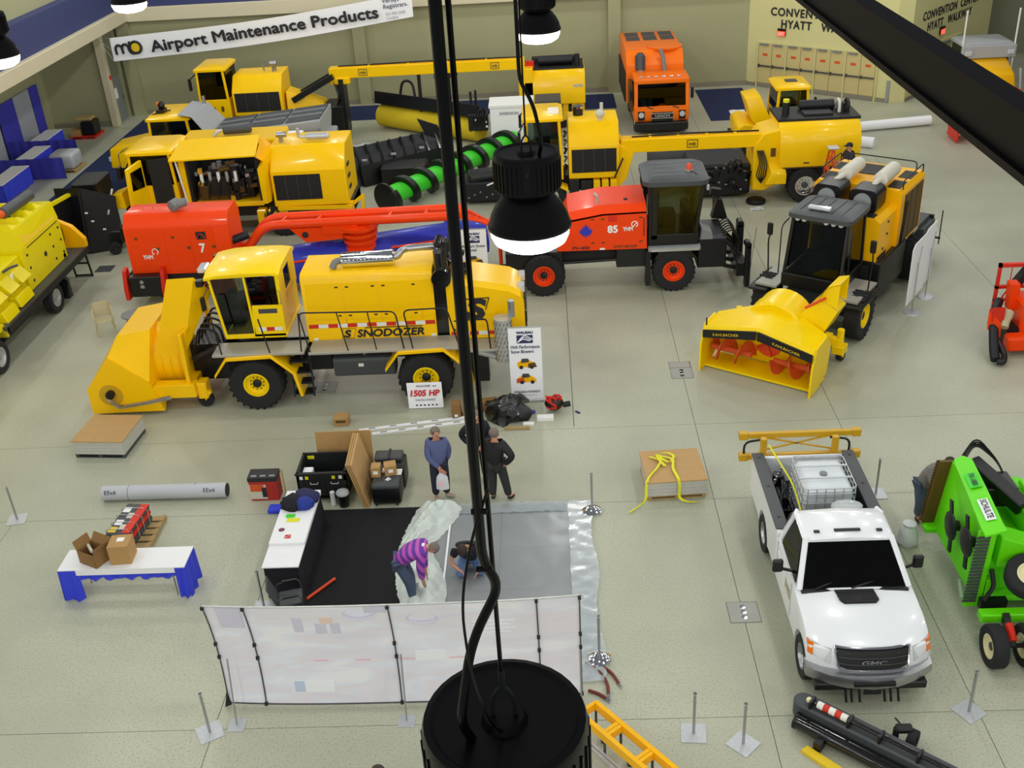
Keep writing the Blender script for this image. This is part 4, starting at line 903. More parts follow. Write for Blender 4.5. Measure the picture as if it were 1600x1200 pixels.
# ================================================================ ORANGE VEHICLE 85
def veh85():
    o = begin(thing('airport_plow_truck', 'orange and black airport plow truck numbered 85 with blue maple leaf', 'plow truck', (2,30.6,0)))
    O = 'orange'
    for x in (-.28,3.58):
        wheel(o, (x,29.68,.64), .64, .46, (0,-1,0), O, .5, 'frame_black', 24); wheel(o, (x,31.5,.64), .64, .46, (0,1,0), O, .5, 'frame_black', 24)
    f = MB().box(-1.3,5.0,30.2,31.0,.75,1.15).cyl((-.28,29.8,.64),(-.28,31.4,.64),.14).cyl((3.58,29.8,.64),(3.58,31.4,.64),.14).box(1.9,2.9,29.7,31.5,.75,1.35); f.build('chassis', 'frame_black', o, .01)
    MB().cyl((.3,29.75,.95),(2.0,29.75,1.0),.05).build('side_pipe', 'black', o)
    MB().box(-1.4,.3,29.65,31.6,.65,1.35).build('rear_frame', 'black', o, .02); MB().tube([(-1.4,29.9,.9),(-1.55,29.9,.9),(-1.6,29.9,.82),(-1.55,29.9,.75),(-1.4,29.9,.78)],.03,6).build('tow_ring', 'black', o)
    pts = [(.15,1.42),(.15,1.75),(.5,2.36),(1.5,2.52),(2.76,2.54),(2.78,1.4)]
    lo = []
    for y, d in ((29.5,0),(29.54,.03),(31.56,.03),(31.6,0)): lo.append([(x,y,z+(d if z > 2 else 0)) for x,z in pts])
    b = MB().loft(lo).build('engine_hood', O, o)
    tp = MB().loft([[(x,y,z+dz) for x,z in ((.5,2.38),(1.5,2.55),(2.76,2.57))] + [(x,y,z+dz-.06) for x,z in ((2.76,2.57),(1.5,2.55),(.5,2.38))] for y,dz in ((29.5,-.02),(29.75,.16),(31.35,.16),(31.6,-.02))]); tp.build('hood_top', O, b)
    text('85', b, 'paper', (1.78,29.49,2.05), (1,0,0), (0,0,1), w=.28, h=.21, fat=.014); text('YHM', b, 'paper', (2.22,29.49,2.04), (1,0,0), (0,0,1), w=.28, h=.12, fat=.006)
    MB().tube([(2.42+.09*math.cos(R(a)),29.49,2.17+.09*math.sin(R(a))) for a in range(-60,241,30)]+[(2.36,29.49,2.08),(2.5,29.49,2.24)],.014,5).build('swirl_logo', 'paper', b)
    text('PV-400', b, 'ink', (.85,29.49,1.5), (1,0,0), (0,0,1), w=.5, h=.1, bold=.02); text('SNOW MAULER', b, 'mesh_brown', (2.15,29.49,1.5), (1,0,0), (0,0,1), w=.7, h=.09, bold=.02)
    lf = [(0,.24),(.05,.13),(.1,.16),(.09,.05),(.17,.09),(.15,.03),(.2,0),(.1,-.1),(.12,-.13),(.02,-.11),(.02,-.18)]
    lf = lf+[(-x,y) for x,y in lf[::-1]]; MB().prism([(1.0+x,2.0+y) for x,y in lf],29.485,29.502,'y').build('maple_leaf', 'blue_paint', b)
    MB().box(1.66,1.9,29.488,29.502,2.28,2.46).build('vent', 'red', b)
    MB().box(2.68,2.7,29.47,29.5,1.8,2.35).build('grab_handle', 'ink', b)
    for x in (1.2,1.5,2.6):
        for z in (1.62,2.35): MB().box(x-.05,x+.05,29.488,29.502,z,z+.04).build('latch', 'mesh_brown', b)
    MB().box(1.4,1.55,29.488,29.502,1.42,1.47).build('decal', 'paper', b)
    MB().tube(fillet([(1.35,29.95,2.6),(1.36,29.95,2.9),(1.28,29.95,3.0)],.05),.05,8).build('exhaust', 'galvanised', o); MB().cyl((2.2,30.1,2.7),(2.2,30.1,2.76),.06).build('cap', 'ink', o)
    # cab
    c = MB(); c.box(2.82,4.3,29.62,31.4,1.4,1.75)
    for p, q in (((2.88,29.66,1.6),(2.88,29.6,3.3)),((4.2,29.66,1.6),(4.42,29.72,3.3)),((2.88,31.36,1.6),(2.88,31.42,3.3)),((4.2,31.36,1.6),(4.42,31.3,3.3))): c.bar(p,q,.1,.09)
    c.box(2.82,3.1,29.62,29.72,1.6,3.3); cb = c.build('cab', 'black', o, .015)
    MB().loft([[(x,y,z) for x,y in rrect_(1.9,2.0,.3,3.62,30.5)] for z in (3.25,3.38)]+[[(x,y,3.47) for x,y in rrect_(1.6,1.7,.28,3.62,30.5)]]).build('roof', 'dark_grey', cb)
    for k in range(4): MB().box(2.95,4.3,29.9+.38*k,29.93+.38*k,3.46,3.48).build('roof_rib', 'grey', cb)
    MB().cyl((4.05,30.2,3.47),(4.05,30.2,3.52),.11).build('beacon_base', 'aluminium', cb); MB().lathe([(.09,0),(.085,.12),(.05,.17)],(4.05,30.2,3.52),(0,0,1),14).build('beacon', 'safety_orange', cb)
    MB().tube(fillet([(4.05,30.1,3.5),(4.2,29.9,3.5),(4.35,29.6,3.4)],.1),.012,5).build('cable', 'ink', cb)
    pane(cb, [(3.05,29.64,1.75),(4.18,29.66,1.75),(4.36,29.7,3.24),(3.0,29.62,3.24)], name='side_window'); pane(cb, [(4.26,29.75,1.75),(4.26,31.25,1.75),(4.46,31.2,3.24),(4.46,29.8,3.24)], name='windshield')
    pane(cb, [(2.9,31.38,1.75),(4.15,31.38,1.75),(4.36,31.34,3.24),(2.9,31.42,3.24)], name='side_window')
    MB().box(3.1,3.7,30.2,30.8,1.75,2.2).box(3.05,3.2,30.2,30.8,2.1,2.9).box(3.9,4.15,30.0,31.0,1.75,2.4).build('driver_seat', 'seat_black', cb, .05)
    MB().cb((4.52,29.62,3.15),(.08,.14,.16)).build('work_lamp', 'galvanised', cb, .02)
    MB().box(2.82,4.35,29.45,29.95,1.3,1.42).build('step_deck', 'mid_grey', o, .01); MB().box(2.9,4.3,29.43,29.46,1.3,1.38).build('reflector_strip', 'aluminium', o)
    MB().prism([(3.0,1.05),(3.15,1.3),(4.05,1.3),(4.25,1.05)],29.47,29.95,'y').build('fender', 'black', o)
    MB().box(2.75,2.9,29.5,29.9,.2,1.3).build('mud_flap', 'black', o)
    # front hitch and blade
    MB().box(4.3,5.15,29.7,31.3,.62,1.55).build('front_box', 'dark_blue_black', o, .03); MB().hexa([(4.35,29.7,1.5),(4.75,29.7,1.5),(4.75,30.3,1.5),(4.35,30.3,1.5),(4.4,29.75,1.85),(4.7,29.75,1.75),(4.7,30.25,1.75),(4.4,30.25,1.85)]).build('tank_cover', 'grey', o, .02)
    h = MB()
    for y in (29.9,30.5,31.1): h.bar((5.1,y,.6),(5.7,y,.45),.1).bar((5.1,y,1.4),(5.6,y,.9),.08)
    for k in range(6): h.tube(fillet([(5.0,29.9+.2*k,1.5),(5.3,29.9+.2*k,1.75),(5.55,29.9+.2*k,1.4),(5.5,30+.2*k,.9)],.15),.025,6)
    h.box(5.45,5.75,29.6,31.6,.35,.75); h.build('hitch', 'black', o, split=False)
    MB().box(5.7,5.85,29.5,29.8,.02,1.35).build('blade_upright', 'dark_blue_black', o, .03); MB().box(5.6,5.8,30.6,30.95,.05,1.6).build('blade_upright', 'dark_blue_black', o, .03); MB().cyl((5.75,29.5,1.35),(5.75,29.8,1.35),.1).cyl((5.7,30.6,1.6),(5.7,30.95,1.6),.1).build('upright_roller', 'black', o)
    MB().bar((5.85,29.55,.6),(5.95,29.5,1.9),.012).build('marker_rod', 'ink', o)
    MB().prism([(4.9,1.6),(5.05,2.2),(5.2,2.2),(5.4,1.55)],31.2,31.5,'y').build('front_stand', 'black', o); MB().bar((4.9,31.6,2.35),(5.2,31.6,2.3),.2).bar((5.0,31.5,1.5),(5.0,31.6,2.3),.05).build('head_lamp', 'black', o)
    end()
veh85()
# ================================================================ ORANGE TOWED SWEEPER 7
def sweeper7():
    o = begin(thing('towed_sweeper', 'orange towed runway sweeper numbered 7 with tubular gooseneck', 'runway sweeper', (-7.5,31.2,0)))
    O = 'orange'
    lo = [[(x,30.3,.9),(x,30.3,2.45),(x,30.62,2.78),(x,31.5,2.78),(x,31.75,2.5),(x,31.75,.9)] for x in (-12.95,-9.75)]
    b = MB().loft(lo).build('engine_body', O, o, .02)
    for x0,x1 in ((-12.85,-11.75),(-11.72,-10.95),(-10.92,-10.2)):
        dr = MB().box(x0,x1,30.285,30.302,1.0,2.38).build('side_door', O, b, .005)
        MB().cb(((x0+x1)/2+.3,30.28,1.75),(.1,.02,.08)).build('latch', 'mesh_brown', dr); MB().cb((x0+.25,30.28,2.1),(.08,.02,.08)).build('latch', 'mesh_brown', dr)
    text('7', b, 'paper', (-10.62,30.275,1.72), (1,0,0), (0,0,1), w=.16, h=.28, fat=.014); text('YHM', b, 'paper', (-12.35,30.275,1.5), (1,0,0), (0,0,1), w=.3, h=.13, fat=.006)
    MB().tube([(-12.1+.09*math.cos(R(a)),30.275,1.66+.1*math.sin(R(a))) for a in range(-60,241,30)],.015,5).build('swirl_logo', 'paper', b)
    MB().box(-10.75,-10.45,30.27,30.286,2.0,2.24).build('logo_plate', 'ink', b)
    MB().tube([(-10.74+.26*t,30.268,2.02+.16*math.sin(t*math.pi)) for t in (0,.25,.5,.75,1)],.015,5).build('logo_arc', 'red', b)
    MB().lathe([(.1,0),(.17,.02),(.17,.3),(.08,.36)],(-11.45,30.6,2.95),(.5,.8,.15),16).cyl((-11.4,30.75,2.75),(-11.4,30.75,2.95),.08).lathe([(.1,0),(.14,.05),(.12,.3)],(-11.3,30.75,2.98),(.9,.2,.15),14).build('air_cleaner', 'grey', o)
    MB().tube(fillet([(-12.4,30.9,2.78),(-12.4,30.9,2.92),(-12.15,31.0,2.92),(-12.15,31.0,2.78)],.04),.015,6).build('lift_ring', 'rust_orange', o)
    MB().box(-13.1,-9.9,30.4,31.7,.6,.95).build('chassis', 'frame_black', o)
    for x in (-12.2,-11.1): wheel(o, (x,31.9,.5), .5, .3, (0,1,0), O, .5)
    for x in (-12.2,-11.1): wheel(o, (x,30.75,.5), .5, .3, (0,-1,0), O, .5)
    MB().box(-13.0,-12.0,29.95,30.3,.32,.98).build('control_box', 'black', o, .03); MB().cyl((-12.6,29.93,.82),(-12.6,29.95,.82),.06).box(-12.66,-12.54,29.93,29.95,.62,.72).build('decal', 'mid_grey', o)
    for x in (-13.12,-11.95): MB().prism([(29.9,.25),(29.9,.6),(30.05,1.15),(30.3,1.2),(30.3,.25)],x-.06,x+.06,'x').build('side_fin', 'red', o)
    # gooseneck
    g = MB()
    for y in (30.9,31.6): g.tube(fillet([(-9.9,y,1.05),(-9.6,y,1.2),(-8.8,y,2.12),(-2.85,y,2.16)],.4,6),.14,12)
    g.cyl((-2.85,30.9,2.16),(-2.85,31.6,2.16),.14)
    for x in (-8.3,-7.2,-5.0,-3.9): g.bar((x,30.9,2.16),(x+.12,31.6,2.16),.08)
    gn = g.build('gooseneck', O, o, split=False)
    for y in (30.95,31.55): MB().tube([(-2.9,y,2.12),(-2.2,y*.6+31.25*.4,1.9),(-1.62,31.25,1.55)],.05,8).build('tow_tube', O, o)
    for y in (30.95,31.55): MB().tube([(-2.9,y,2.3),(-1.66,31.25,1.65)],.04,8).build('tow_tube', O, o)
    MB().bar((-2.3,31.1,1.95),(-2.25,31.4,2.0),.05).bar((-1.9,31.15,1.8),(-1.9,31.4,1.85),.05).cyl((-1.62,31.25,.0),(-1.62,31.25,1.7),.06).build('hitch_post', O, o, split=False)
    MB().cyl((-9.95,30.6,1.75),(-9.3,30.8,1.9),.13).build('hydraulic_cylinder', 'frame_black', o)
    # turntable
    t = MB(); 
    for k in range(5): t.lathe([(.62-.05*k,1.95-.22*k),(.62-.05*k,1.85-.22*k)],(-5.95,31.2,0),(0,0,1),24)
    t.cyl((-5.95,31.2,.7),(-5.95,31.2,2.0),.42,n=20); t.build('turntable', O, o, split=False)
    MB().box(-7.0,-5.9,30.75,31.65,1.8,2.05).prism([(-8.0,2.0),(-7.55,1.55),(-6.4,1.62),(-6.4,2.0)],30.8,30.9,'y').prism([(-8.0,2.0),(-7.55,1.55),(-6.4,1.62),(-6.4,2.0)],31.55,31.65,'y').build('saddle', O, o, split=False)
    MB().lathe([(.1,0),(.1,.01)],(-7.55,30.79,1.8),(0,-1,0),14).build('hole', 'ink', o)
    MB().box(-6.35,-5.6,30.5,31.3,.7,1.2).bar((-5.9,30.6,1.0),(-5.75,30.35,.35),.3,.2).build('broom_pivot', O, o, split=False)
    # blue broom hood, diagonal
    a, b2 = V((-9.5,30.55,.72)), V((-2.15,32.6,.78)); d = (b2-a).normalized(); n = V((-d.y,d.x,0)); m = MB(); lo = []
    for t_ in (0,.06,.3,.47,.5,.53,.75,.94,1):
        c = a.lerp(b2,t_); r = .66 if .04 < t_ < .96 else .58
        lo.append([c+n*(r*math.cos(R(th)))+V((0,0,r*math.sin(R(th)))) for th in (-35,0,30,60,90,120,150,180,215)])
    m.loft(lo); bh = m.build('broom_hood', 'blue_paint', o)
    for s in (0,.62): 
        p, q = a.lerp(b2,.03+s*.9), a.lerp(b2,.4+s*.95); MB().bar(p+n*-.6+V((0,0,.36)), q+n*-.6+V((0,0,.36)), .05).build('stripe_bar', O, bh)
    MB().cyl(a+d*.1, b2-d*.1, .45, n=18).build('broom_core', 'black', o)
    MB().loft([[b2+d*-1.3+V((0,0,.5)),b2+d*-.8+V((0,0,.5)),b2+d*-.8+V((0,.3,.5)),b2+d*-1.3+V((0,.3,.5))],[b2+d*-1.35+V((0,.3,.95)),b2+d*-1.15+V((0,.3,.95)),b2+d*-1.15+V((0,.45,.95)),b2+d*-1.35+V((0,.45,.95))]]).build('hood_vane', 'blue_paint', bh)
    end()
sweeper7()
# ================================================================ LIME TRUCK AT LEFT
def lefttruck():
    o = begin(thing('service_truck', 'lime yellow service truck with black deck standing beside the left wall tables', 'truck', (-16.3,29,0)))
    Y = 'lime_yellow'
    for y in (25.9,29.85):
        wheel(o, (-15.42,y,.47), .47, .3, (1,0,0), 'aluminium', .58, 'mid_grey', 24, tread=False); wheel(o, (-17.3,y,.47), .47, .3, (-1,0,0), 'aluminium', .58, 'mid_grey', 24, tread=False)
    MB().box(-16.9,-15.75,23.5,32.2,.5,.95).cyl((-15.9,27.0,.55),(-15.9,28.8,.55),.25).build('chassis', 'frame_black', o)
    MB().box(-17.6,-15.12,26.4,32.45,1.02,1.12).build('deck', 'dark_grey', o); MB().box(-15.16,-15.1,26.4,32.45,.95,1.14).build('deck_edge', 'frame_black', o)
    MB().prism([(30.35,.2),(30.5,.75),(30.2,1.0),(29.6,1.02),(29.3,.9),(29.3,1.02),(30.3,1.05),(30.6,.8),(30.62,.2)],-15.5,-15.15,'x').build('mud_flap', 'black', o)
    # body
    b = MB().prism([(28.9,1.12),(28.9,2.4),(31.7,2.4),(31.7,1.12)],-17.3,-15.5,'x').build('body_box', Y, o, .02)
    MB().loft([[(-15.5,28.9,2.4),(-15.5,31.7,2.4),(-17.3,31.7,2.4),(-17.3,28.9,2.4)],[(-15.65,29.1,2.95),(-15.6,31.7,2.95),(-17.2,31.7,2.95),(-17.2,29.1,2.95)]]).build('body_top', Y, b)
    for k in range(4): MB().hexa([(-15.75,29.2+.6*k,2.95),(-15.75,29.55+.6*k,2.95),(-17.1,29.55+.6*k,2.95),(-17.1,29.2+.6*k,2.95),(-15.85,29.25+.6*k,3.1),(-15.85,29.3+.6*k,3.1),(-17.0,29.3+.6*k,3.1),(-17.0,29.25+.6*k,3.1)]).build('roof_louvre', Y, b)
    MB().box(-15.515,-15.49,29.3,31.55,2.33,2.36).build('seam', 'mesh_brown', b)
    for y0,y1 in ((29.25,30.3),(30.35,31.5)): MB().plate([(-15.5,y0,2.45),(-15.5,y1,2.45),(-15.6,y1,2.75),(-15.6,y0,2.75)],.02).build('louvre_panel', 'logo_yellow', b)
    q = MB()
    for y in (29.2,30.9,31.5):
        for z in (1.35,1.75,2.15): q.cyl((-15.5,y,z),(-15.485,y,z),.045,n=8)
    q.cyl((-15.5,30.3,1.75),(-15.48,30.3,1.75),.08,n=10); q.build('latch', 'ink', b)
    MB().box(-15.52,-15.5,31.4,31.58,1.15,1.28).build('decal', 'paper', b)
    # blower pod in front of the body
    MB().prism([(26.3,1.1),(26.3,1.75),(27.0,2.3),(28.9,2.3),(28.9,1.1)],-17.4,-15.6,'x').build('blower_body', Y, o, .03)
    for y,z,w_ in ((28.1,1.25,.9),(27.1,1.2,.8)): MB().hexa([(-15.6,y-w_/2,z-.1),(-15.25,y-w_/2,z-.1),(-15.25,y+w_/2,z-.1),(-15.6,y+w_/2,z-.1),(-15.6,y-w_/2,z+.22),(-15.35,y-w_/2,z+.22),(-15.35,y+w_/2,z+.22),(-15.6,y+w_/2,z+.22)]).build('side_pocket', Y, o, .02)
    for y in (26.9,27.7,28.5): MB().hexa([(-15.62,y-.3,1.7),(-15.3,y-.3,1.7),(-15.3,y+.3,1.7),(-15.62,y+.3,1.7),(-15.62,y-.3,2.05),(-15.55,y-.3,1.98),(-15.55,y+.3,1.98),(-15.62,y+.3,2.05)]).build('step', Y, o, .01)
    MB().box(-15.58,-15.56,28.05,28.3,1.75,2.0).build('notice', 'paper', o)
    MB().tube(fillet([(-15.6,27.8,2.2),(-15.4,27.9,2.3),(-15.4,28.3,2.2)],.1),.04,6).build('hose', 'dark_grey', o)
    MB().lathe([(.12,0),(.17,.03),(.17,1.7),(.12,1.75)],(-16.2,29.8,3.25),(.06,1,.0),18).build('muffler', 'dark_grey', o); MB().cyl((-16.3,29.7,3.25),(-16.22,29.85,3.25),.13).build('exhaust_tip', 'rust_orange', o)
    MB().cyl((-16.25,30.2,2.9),(-16.25,30.2,3.2),.06).cyl((-16.15,31.2,2.9),(-16.15,31.2,3.2),.06).build('muffler_bracket', 'frame_black', o)
    # cab stays outside the frame, front part only
    MB().box(-17.4,-15.4,23.6,25.9,.8,2.7).build('cab', Y, o, .08, 2); MB().prism([(25.3,.7),(25.45,1.05),(26.35,1.05),(26.55,.75),(26.65,.75),(26.5,1.2),(25.3,1.2)],-15.75,-15.3,'x').build('fender', Y, o)
    # amber end plate on the deck
    ep = MB().prism([(-17.2,1.12),(-17.2,1.75),(-16.6,2.15),(-16.1,2.15),(-15.5,1.85),(-15.15,1.4),(-15.15,1.12)],32.35,32.55,'y').build('end_plate', 'amber', o, .01)
    MB().prism(rrect(.62,.62,.2),32.33,32.36,'y',(-16.1,1.62)).build('access_cover', 'amber', ep); MB().tube([(x-16.1,32.33,z+1.62) for x,z in rrect(.64,.64,.2)+rrect(.64,.64,.2)[:1]],.012,5).build('cover_seam', 'mesh_brown', ep)
    MB().bar((-15.85,32.6,0),(-15.85,32.45,1.0),.05).bar((-15.3,32.6,0.0),(-15.3,32.45,1.0),.05).bar((-15.85,32.6,.05),(-15.3,32.6,.05),.05).bar((-15.85,32.55,.5),(-15.3,32.55,.5),.05).build('step_frame', 'black', o, split=False)
    end()
lefttruck()
# ================================================================ BACK ROWS
def mb_logo(par, x, y, z):
    q = MB()
    for a, b in (((-.18,-.13),(.18,-.13)),((.18,-.13),(.18,.13)),((.18,.13),(-.18,.13)),((-.18,.13),(-.18,-.13))): q.bar((x+a[0],y,z+a[1]),(x+b[0],y,z+b[1]),.02)
    q.build('logo_frame', 'ink', par); text('mb', par, 'ink', (x,y-.004,z), (1,0,0), (0,0,1), w=.24, h=.14, bold=.02)
def cab_box(o, x0, x1, y0, y1, z0, z1, mt, glass_='dark_glass', front=-1, door_open=False, zs=None):
    """boxy truck cab; front=-1 faces -x, +1 faces +x, 'n' faces -y"""
    zs = zs or z0+(z1-z0)*.42; c = MB().box(x0,x1,y0,y1,z0,zs)
    for x in (x0+.05,x1-.05):
        for y in (y0+.05,y1-.05): c.bar((x,y,zs-.05),(x+(.06 if x < (x0+x1)/2 else -.06),y,z1-.05),.1)
    cb = c.build('cab', mt, o, .02)
    MB().loft([[(a,b,z1-.12) for a,b in rrect_(x1-x0+.08,y1-y0+.08,.12,(x0+x1)/2,(y0+y1)/2)],[(a,b,z1-.03) for a,b in rrect_(x1-x0+.08,y1-y0+.08,.12,(x0+x1)/2,(y0+y1)/2)],[(a,b,z1+.05) for a,b in rrect_(x1-x0-.2,y1-y0-.2,.1,(x0+x1)/2,(y0+y1)/2)]]).build('roof', mt, cb)
    for y in (y0+.03,y1-.03): pane(cb, [(x0+.12,y,zs),(x1-.12,y,zs),(x1-.16,y,z1-.12),(x0+.16,y,z1-.12)], glass_, name='side_window')
    for x in (x0+.03,x1-.03): pane(cb, [(x,y0+.12,zs),(x,y1-.12,zs),(x,y1-.14,z1-.12),(x,y0+.14,z1-.12)], glass_, name='windshield')
    MB().box((x0+x1)/2-.25,(x0+x1)/2+.25,(y0+y1)/2-.3,(y0+y1)/2+.3,z0+.3,zs+.3).build('driver_seat', 'seat_black', cb, .05)
    return cb
def module(o, x0, x1, y0, y1, z0, z1, mt, slope=.7, grille=(.05,.95,.1,.62), name='engine_module'):
    """engine cover with sloped front upper face and black grille"""
    zf = z0+(z1-z0)*.62
    b = MB().prism([(y0,z0),(y0,zf),(y0+slope,z1),(y1,z1),(y1,z0)],x0,x1,'x').build(name, mt, o, .03)
    gx0, gx1 = x0+(x1-x0)*grille[0], x0+(x1-x0)*grille[1]; gz0, gz1 = z0+(z1-z0)*grille[2], z0+(z1-z0)*grille[3]
    g = MB().box(gx0,gx1,y0-.02,y0+.01,gz0,gz1).build('radiator_grille', 'grille', b)
    for k in range(1,4): MB().box(gx0+(gx1-gx0)*k/4-.008,gx0+(gx1-gx0)*k/4+.008,y0-.028,y0-.018,gz0,gz1).build('grille_rib', 'dark_grey', g)
    return b
Ym = 'mb_yellow'
def mb_front():
    o = begin(thing('plow_sweeper_truck', 'yellow sweeper truck with its engine bay opened, parked behind the orange sweeper', 'sweeper truck', (-10.8,36.6,0)))
    for x in (-13.6,-9.4):
        for y,s in ((35.75,-1),(37.6,1)): wheel(o, (x,y,.6), .6, .42, (0,s,0), 'aluminium', .52, 'dark_grey', 20)
    MB().box(-14.6,-6.9,35.9,37.4,.7,1.15).build('chassis', 'frame_black', o)
    cb = cab_box(o, -14.5,-12.9,35.55,37.5,1.2,3.25,Ym,'dark_glass')
    MB().prism([(-13.75,1.25),(-13.75,3.0),(-13.05,3.05),(-13.05,1.25)],35.5,35.54,'y').build('door_opening', 'grille', cb)
    dd = MB().hexa([(-14.05,35.5,1.3),(-13.95,35.5,1.3),(-14.3,34.75,1.3),(-14.4,34.75,1.3),(-14.05,35.5,3.0),(-13.95,35.5,3.0),(-14.2,34.75,2.9),(-14.3,34.75,2.9)]).build('open_door', Ym, cb, .01)
    MB().hexa([(-13.95,35.35,2.1),(-13.94,35.35,2.1),(-14.2,34.85,2.1),(-14.25,34.85,2.1),(-13.95,35.35,2.8),(-13.94,35.35,2.8),(-14.12,34.85,2.75),(-14.17,34.85,2.75)]).build('door_window', 'dark_glass', dd)
    for y in (35.4,37.7): MB().cb((-14.75,y,2.6),(.12,.2,.42)).bar((-14.7,y,2.4),(-14.45,y+(.2 if y < 36 else -.2),2.9),.04).build('mirror', 'black', cb)
    MB().tube(fillet([(-14.6,36.2,3.25),(-14.9,36.0,3.1),(-14.9,36.0,2.6)],.1),.02,6).build('mirror_bracket', 'chrome', cb)
    MB().box(-14.95,-14.5,35.7,37.4,.6,1.5).build('front_bumper', 'black', o, .03); MB().hexa([(-15.25,35.3,1.35),(-14.75,35.3,1.35),(-14.75,36.3,1.35),(-15.25,36.3,1.35),(-15.3,35.4,1.75),(-14.85,35.4,1.9),(-14.85,36.2,1.9),(-15.3,36.2,1.75)]).build('lamp_pod', Ym, o, .03)
    for y in (35.45,36.0): MB().cb((-15.28,y,1.6),(.06,.3,.2)).build('head_lamp', 'clear_lens', o, .02)
    # open bay
    MB().box(-12.75,-10.0,35.6,37.5,1.15,1.3).box(-12.75,-12.55,35.6,37.5,1.2,2.85).box(-12.5,-10,37.3,37.5,1.2,2.9).build('bay_frame', Ym, o, .01)
    e = MB(); e.box(-12.2,-10.4,36.1,37.1,1.3,1.9).cyl((-12.0,36.5,2.1),(-10.8,36.5,2.1),.28).box(-11.9,-11.2,35.8,36.2,1.5,2.1).cyl((-11.0,36.1,1.6),(-11.0,36.1,2.5),.22); e.build('engine', 'frame_black', o, .02, split=False)
    MB().box(-12.3,-10.7,35.95,36.15,1.3,1.8).build('valve_cover', 'mesh_brown', o, .02)
    MB().box(-12.52,-10.02,37.2,37.3,1.3,2.88).box(-10.12,-10.0,35.7,37.2,1.3,2.88).box(-12.54,-12.44,35.7,37.2,1.3,2.8).build('bay_dark_panel', 'grille', o, split=False)  # black panels added so the inside of the open bay looks dark
    r_ = random.Random(17)
    for k in range(34):
        x, y, z = -12.35+2.15*r_.random(), 35.75+.5*r_.random(), 1.35+1.25*r_.random(); w2 = .06+.14*r_.random(); mt = ('black','frame_black','grey','mesh_brown','mustard','aluminium')[k % 6]
        (MB().cb((x,y,z),(w2,w2,w2*1.4)) if k % 3 else MB().cyl((x-w2,y,z),(x+w2,y,z+.05),w2*.4)).build('engine_component', mt, o, .01)
    for k in range(5): MB().cyl((-12.1+.3*k,35.85,2.0),(-12.1+.3*k,35.85,2.35),.06).build('filter_can', 'aluminium' if k % 2 else 'paper', o)
    for k in range(6): MB().tube(fillet([(-12.3+.35*k,35.8,1.4),(-12.2+.35*k,35.7,1.9),(-12.0+.3*k,36.0,2.3),(-11.8+.3*k,36.5,2.2)],.15),.03,6).build('engine_hose', 'black', o)
    rp = MB().loft([[(-12.9,35.15,2.98),(-9.9,35.15,3.03),(-9.9,35.15,3.08),(-12.9,35.15,3.03)],[(-12.75,36.3,3.35),(-9.95,36.3,3.42),(-9.95,36.3,3.47),(-12.75,36.3,3.4)]]).build('raised_hood_panel', Ym, o)
    MB().plate([(-9.92,35.2,3.0),(-9.9,36.3,3.4),(-9.6,36.5,3.0),(-9.62,35.6,2.6)],.03).build('panel_cheek', 'amber', rp)
    MB().bar((-12.65,35.6,1.2),(-12.72,35.3,3.0),.05).build('panel_strut', 'paper', o)
    MB().loft([[(-9.95,35.3,2.55),(-9.7,35.3,2.8),(-9.45,36.3,3.2),(-9.8,36.3,3.0)],[(-9.95,35.35,1.3),(-9.8,35.35,1.3),(-9.7,35.6,1.3),(-9.85,35.6,1.3)]]).build('side_panel_open', Ym, o)
    m = module(o, -9.6,-7.0,35.5,37.6,1.1,3.12,Ym,.55,(.04,.66,.12,.56))
    MB().cyl((-9.25,36.4,3.1),(-9.25,36.4,3.35),.08).cyl((-9.4,36.4,3.4),(-9.05,36.4,3.4),.1).build('rain_cap', 'steel', m); MB().lathe([(.08,0),(.12,.03),(.12,.75),(.08,.8)],(-8.35,36.35,3.3),(1,0,0),16).build('muffler', 'galvanised', m); MB().tube(fillet([(-8.35,36.35,3.3),(-8.6,36.35,3.3),(-8.62,36.35,3.6)],.08),.06,8).build('exhaust_pipe', 'galvanised', m)
    for z in (1.5,1.9,2.3): MB().box(-6.99,-6.97,35.9,36.3,z,z+.12).build('rear_vent', 'ink', m)
    MB().bar((-7.0,35.8,.95),(-6.55,35.9,1.25),.1).bar((-6.6,35.85,.7),(-6.55,35.9,1.3),.1).box(-7.1,-6.9,35.6,37.4,.8,1.1).build('rear_hitch', Ym, o, split=False)
    MB().bar((-9.5,35.5,1.05),(-6.9,35.5,1.0),.12).build('side_rail', Ym, o)
    for x in (-10.3,-9.9,-9.5): MB().box(x,x+.32,35.55,35.9,.4,1.0).build('side_tank', Ym, o, .03)
    for x in (-10.0,-9.6): MB().tube([(x,35.5,.9),(x,35.45,.6),(x+.05,35.5,.4)],.03,6).build('tank_strap', 'ink', o)
    end()
mb_front()
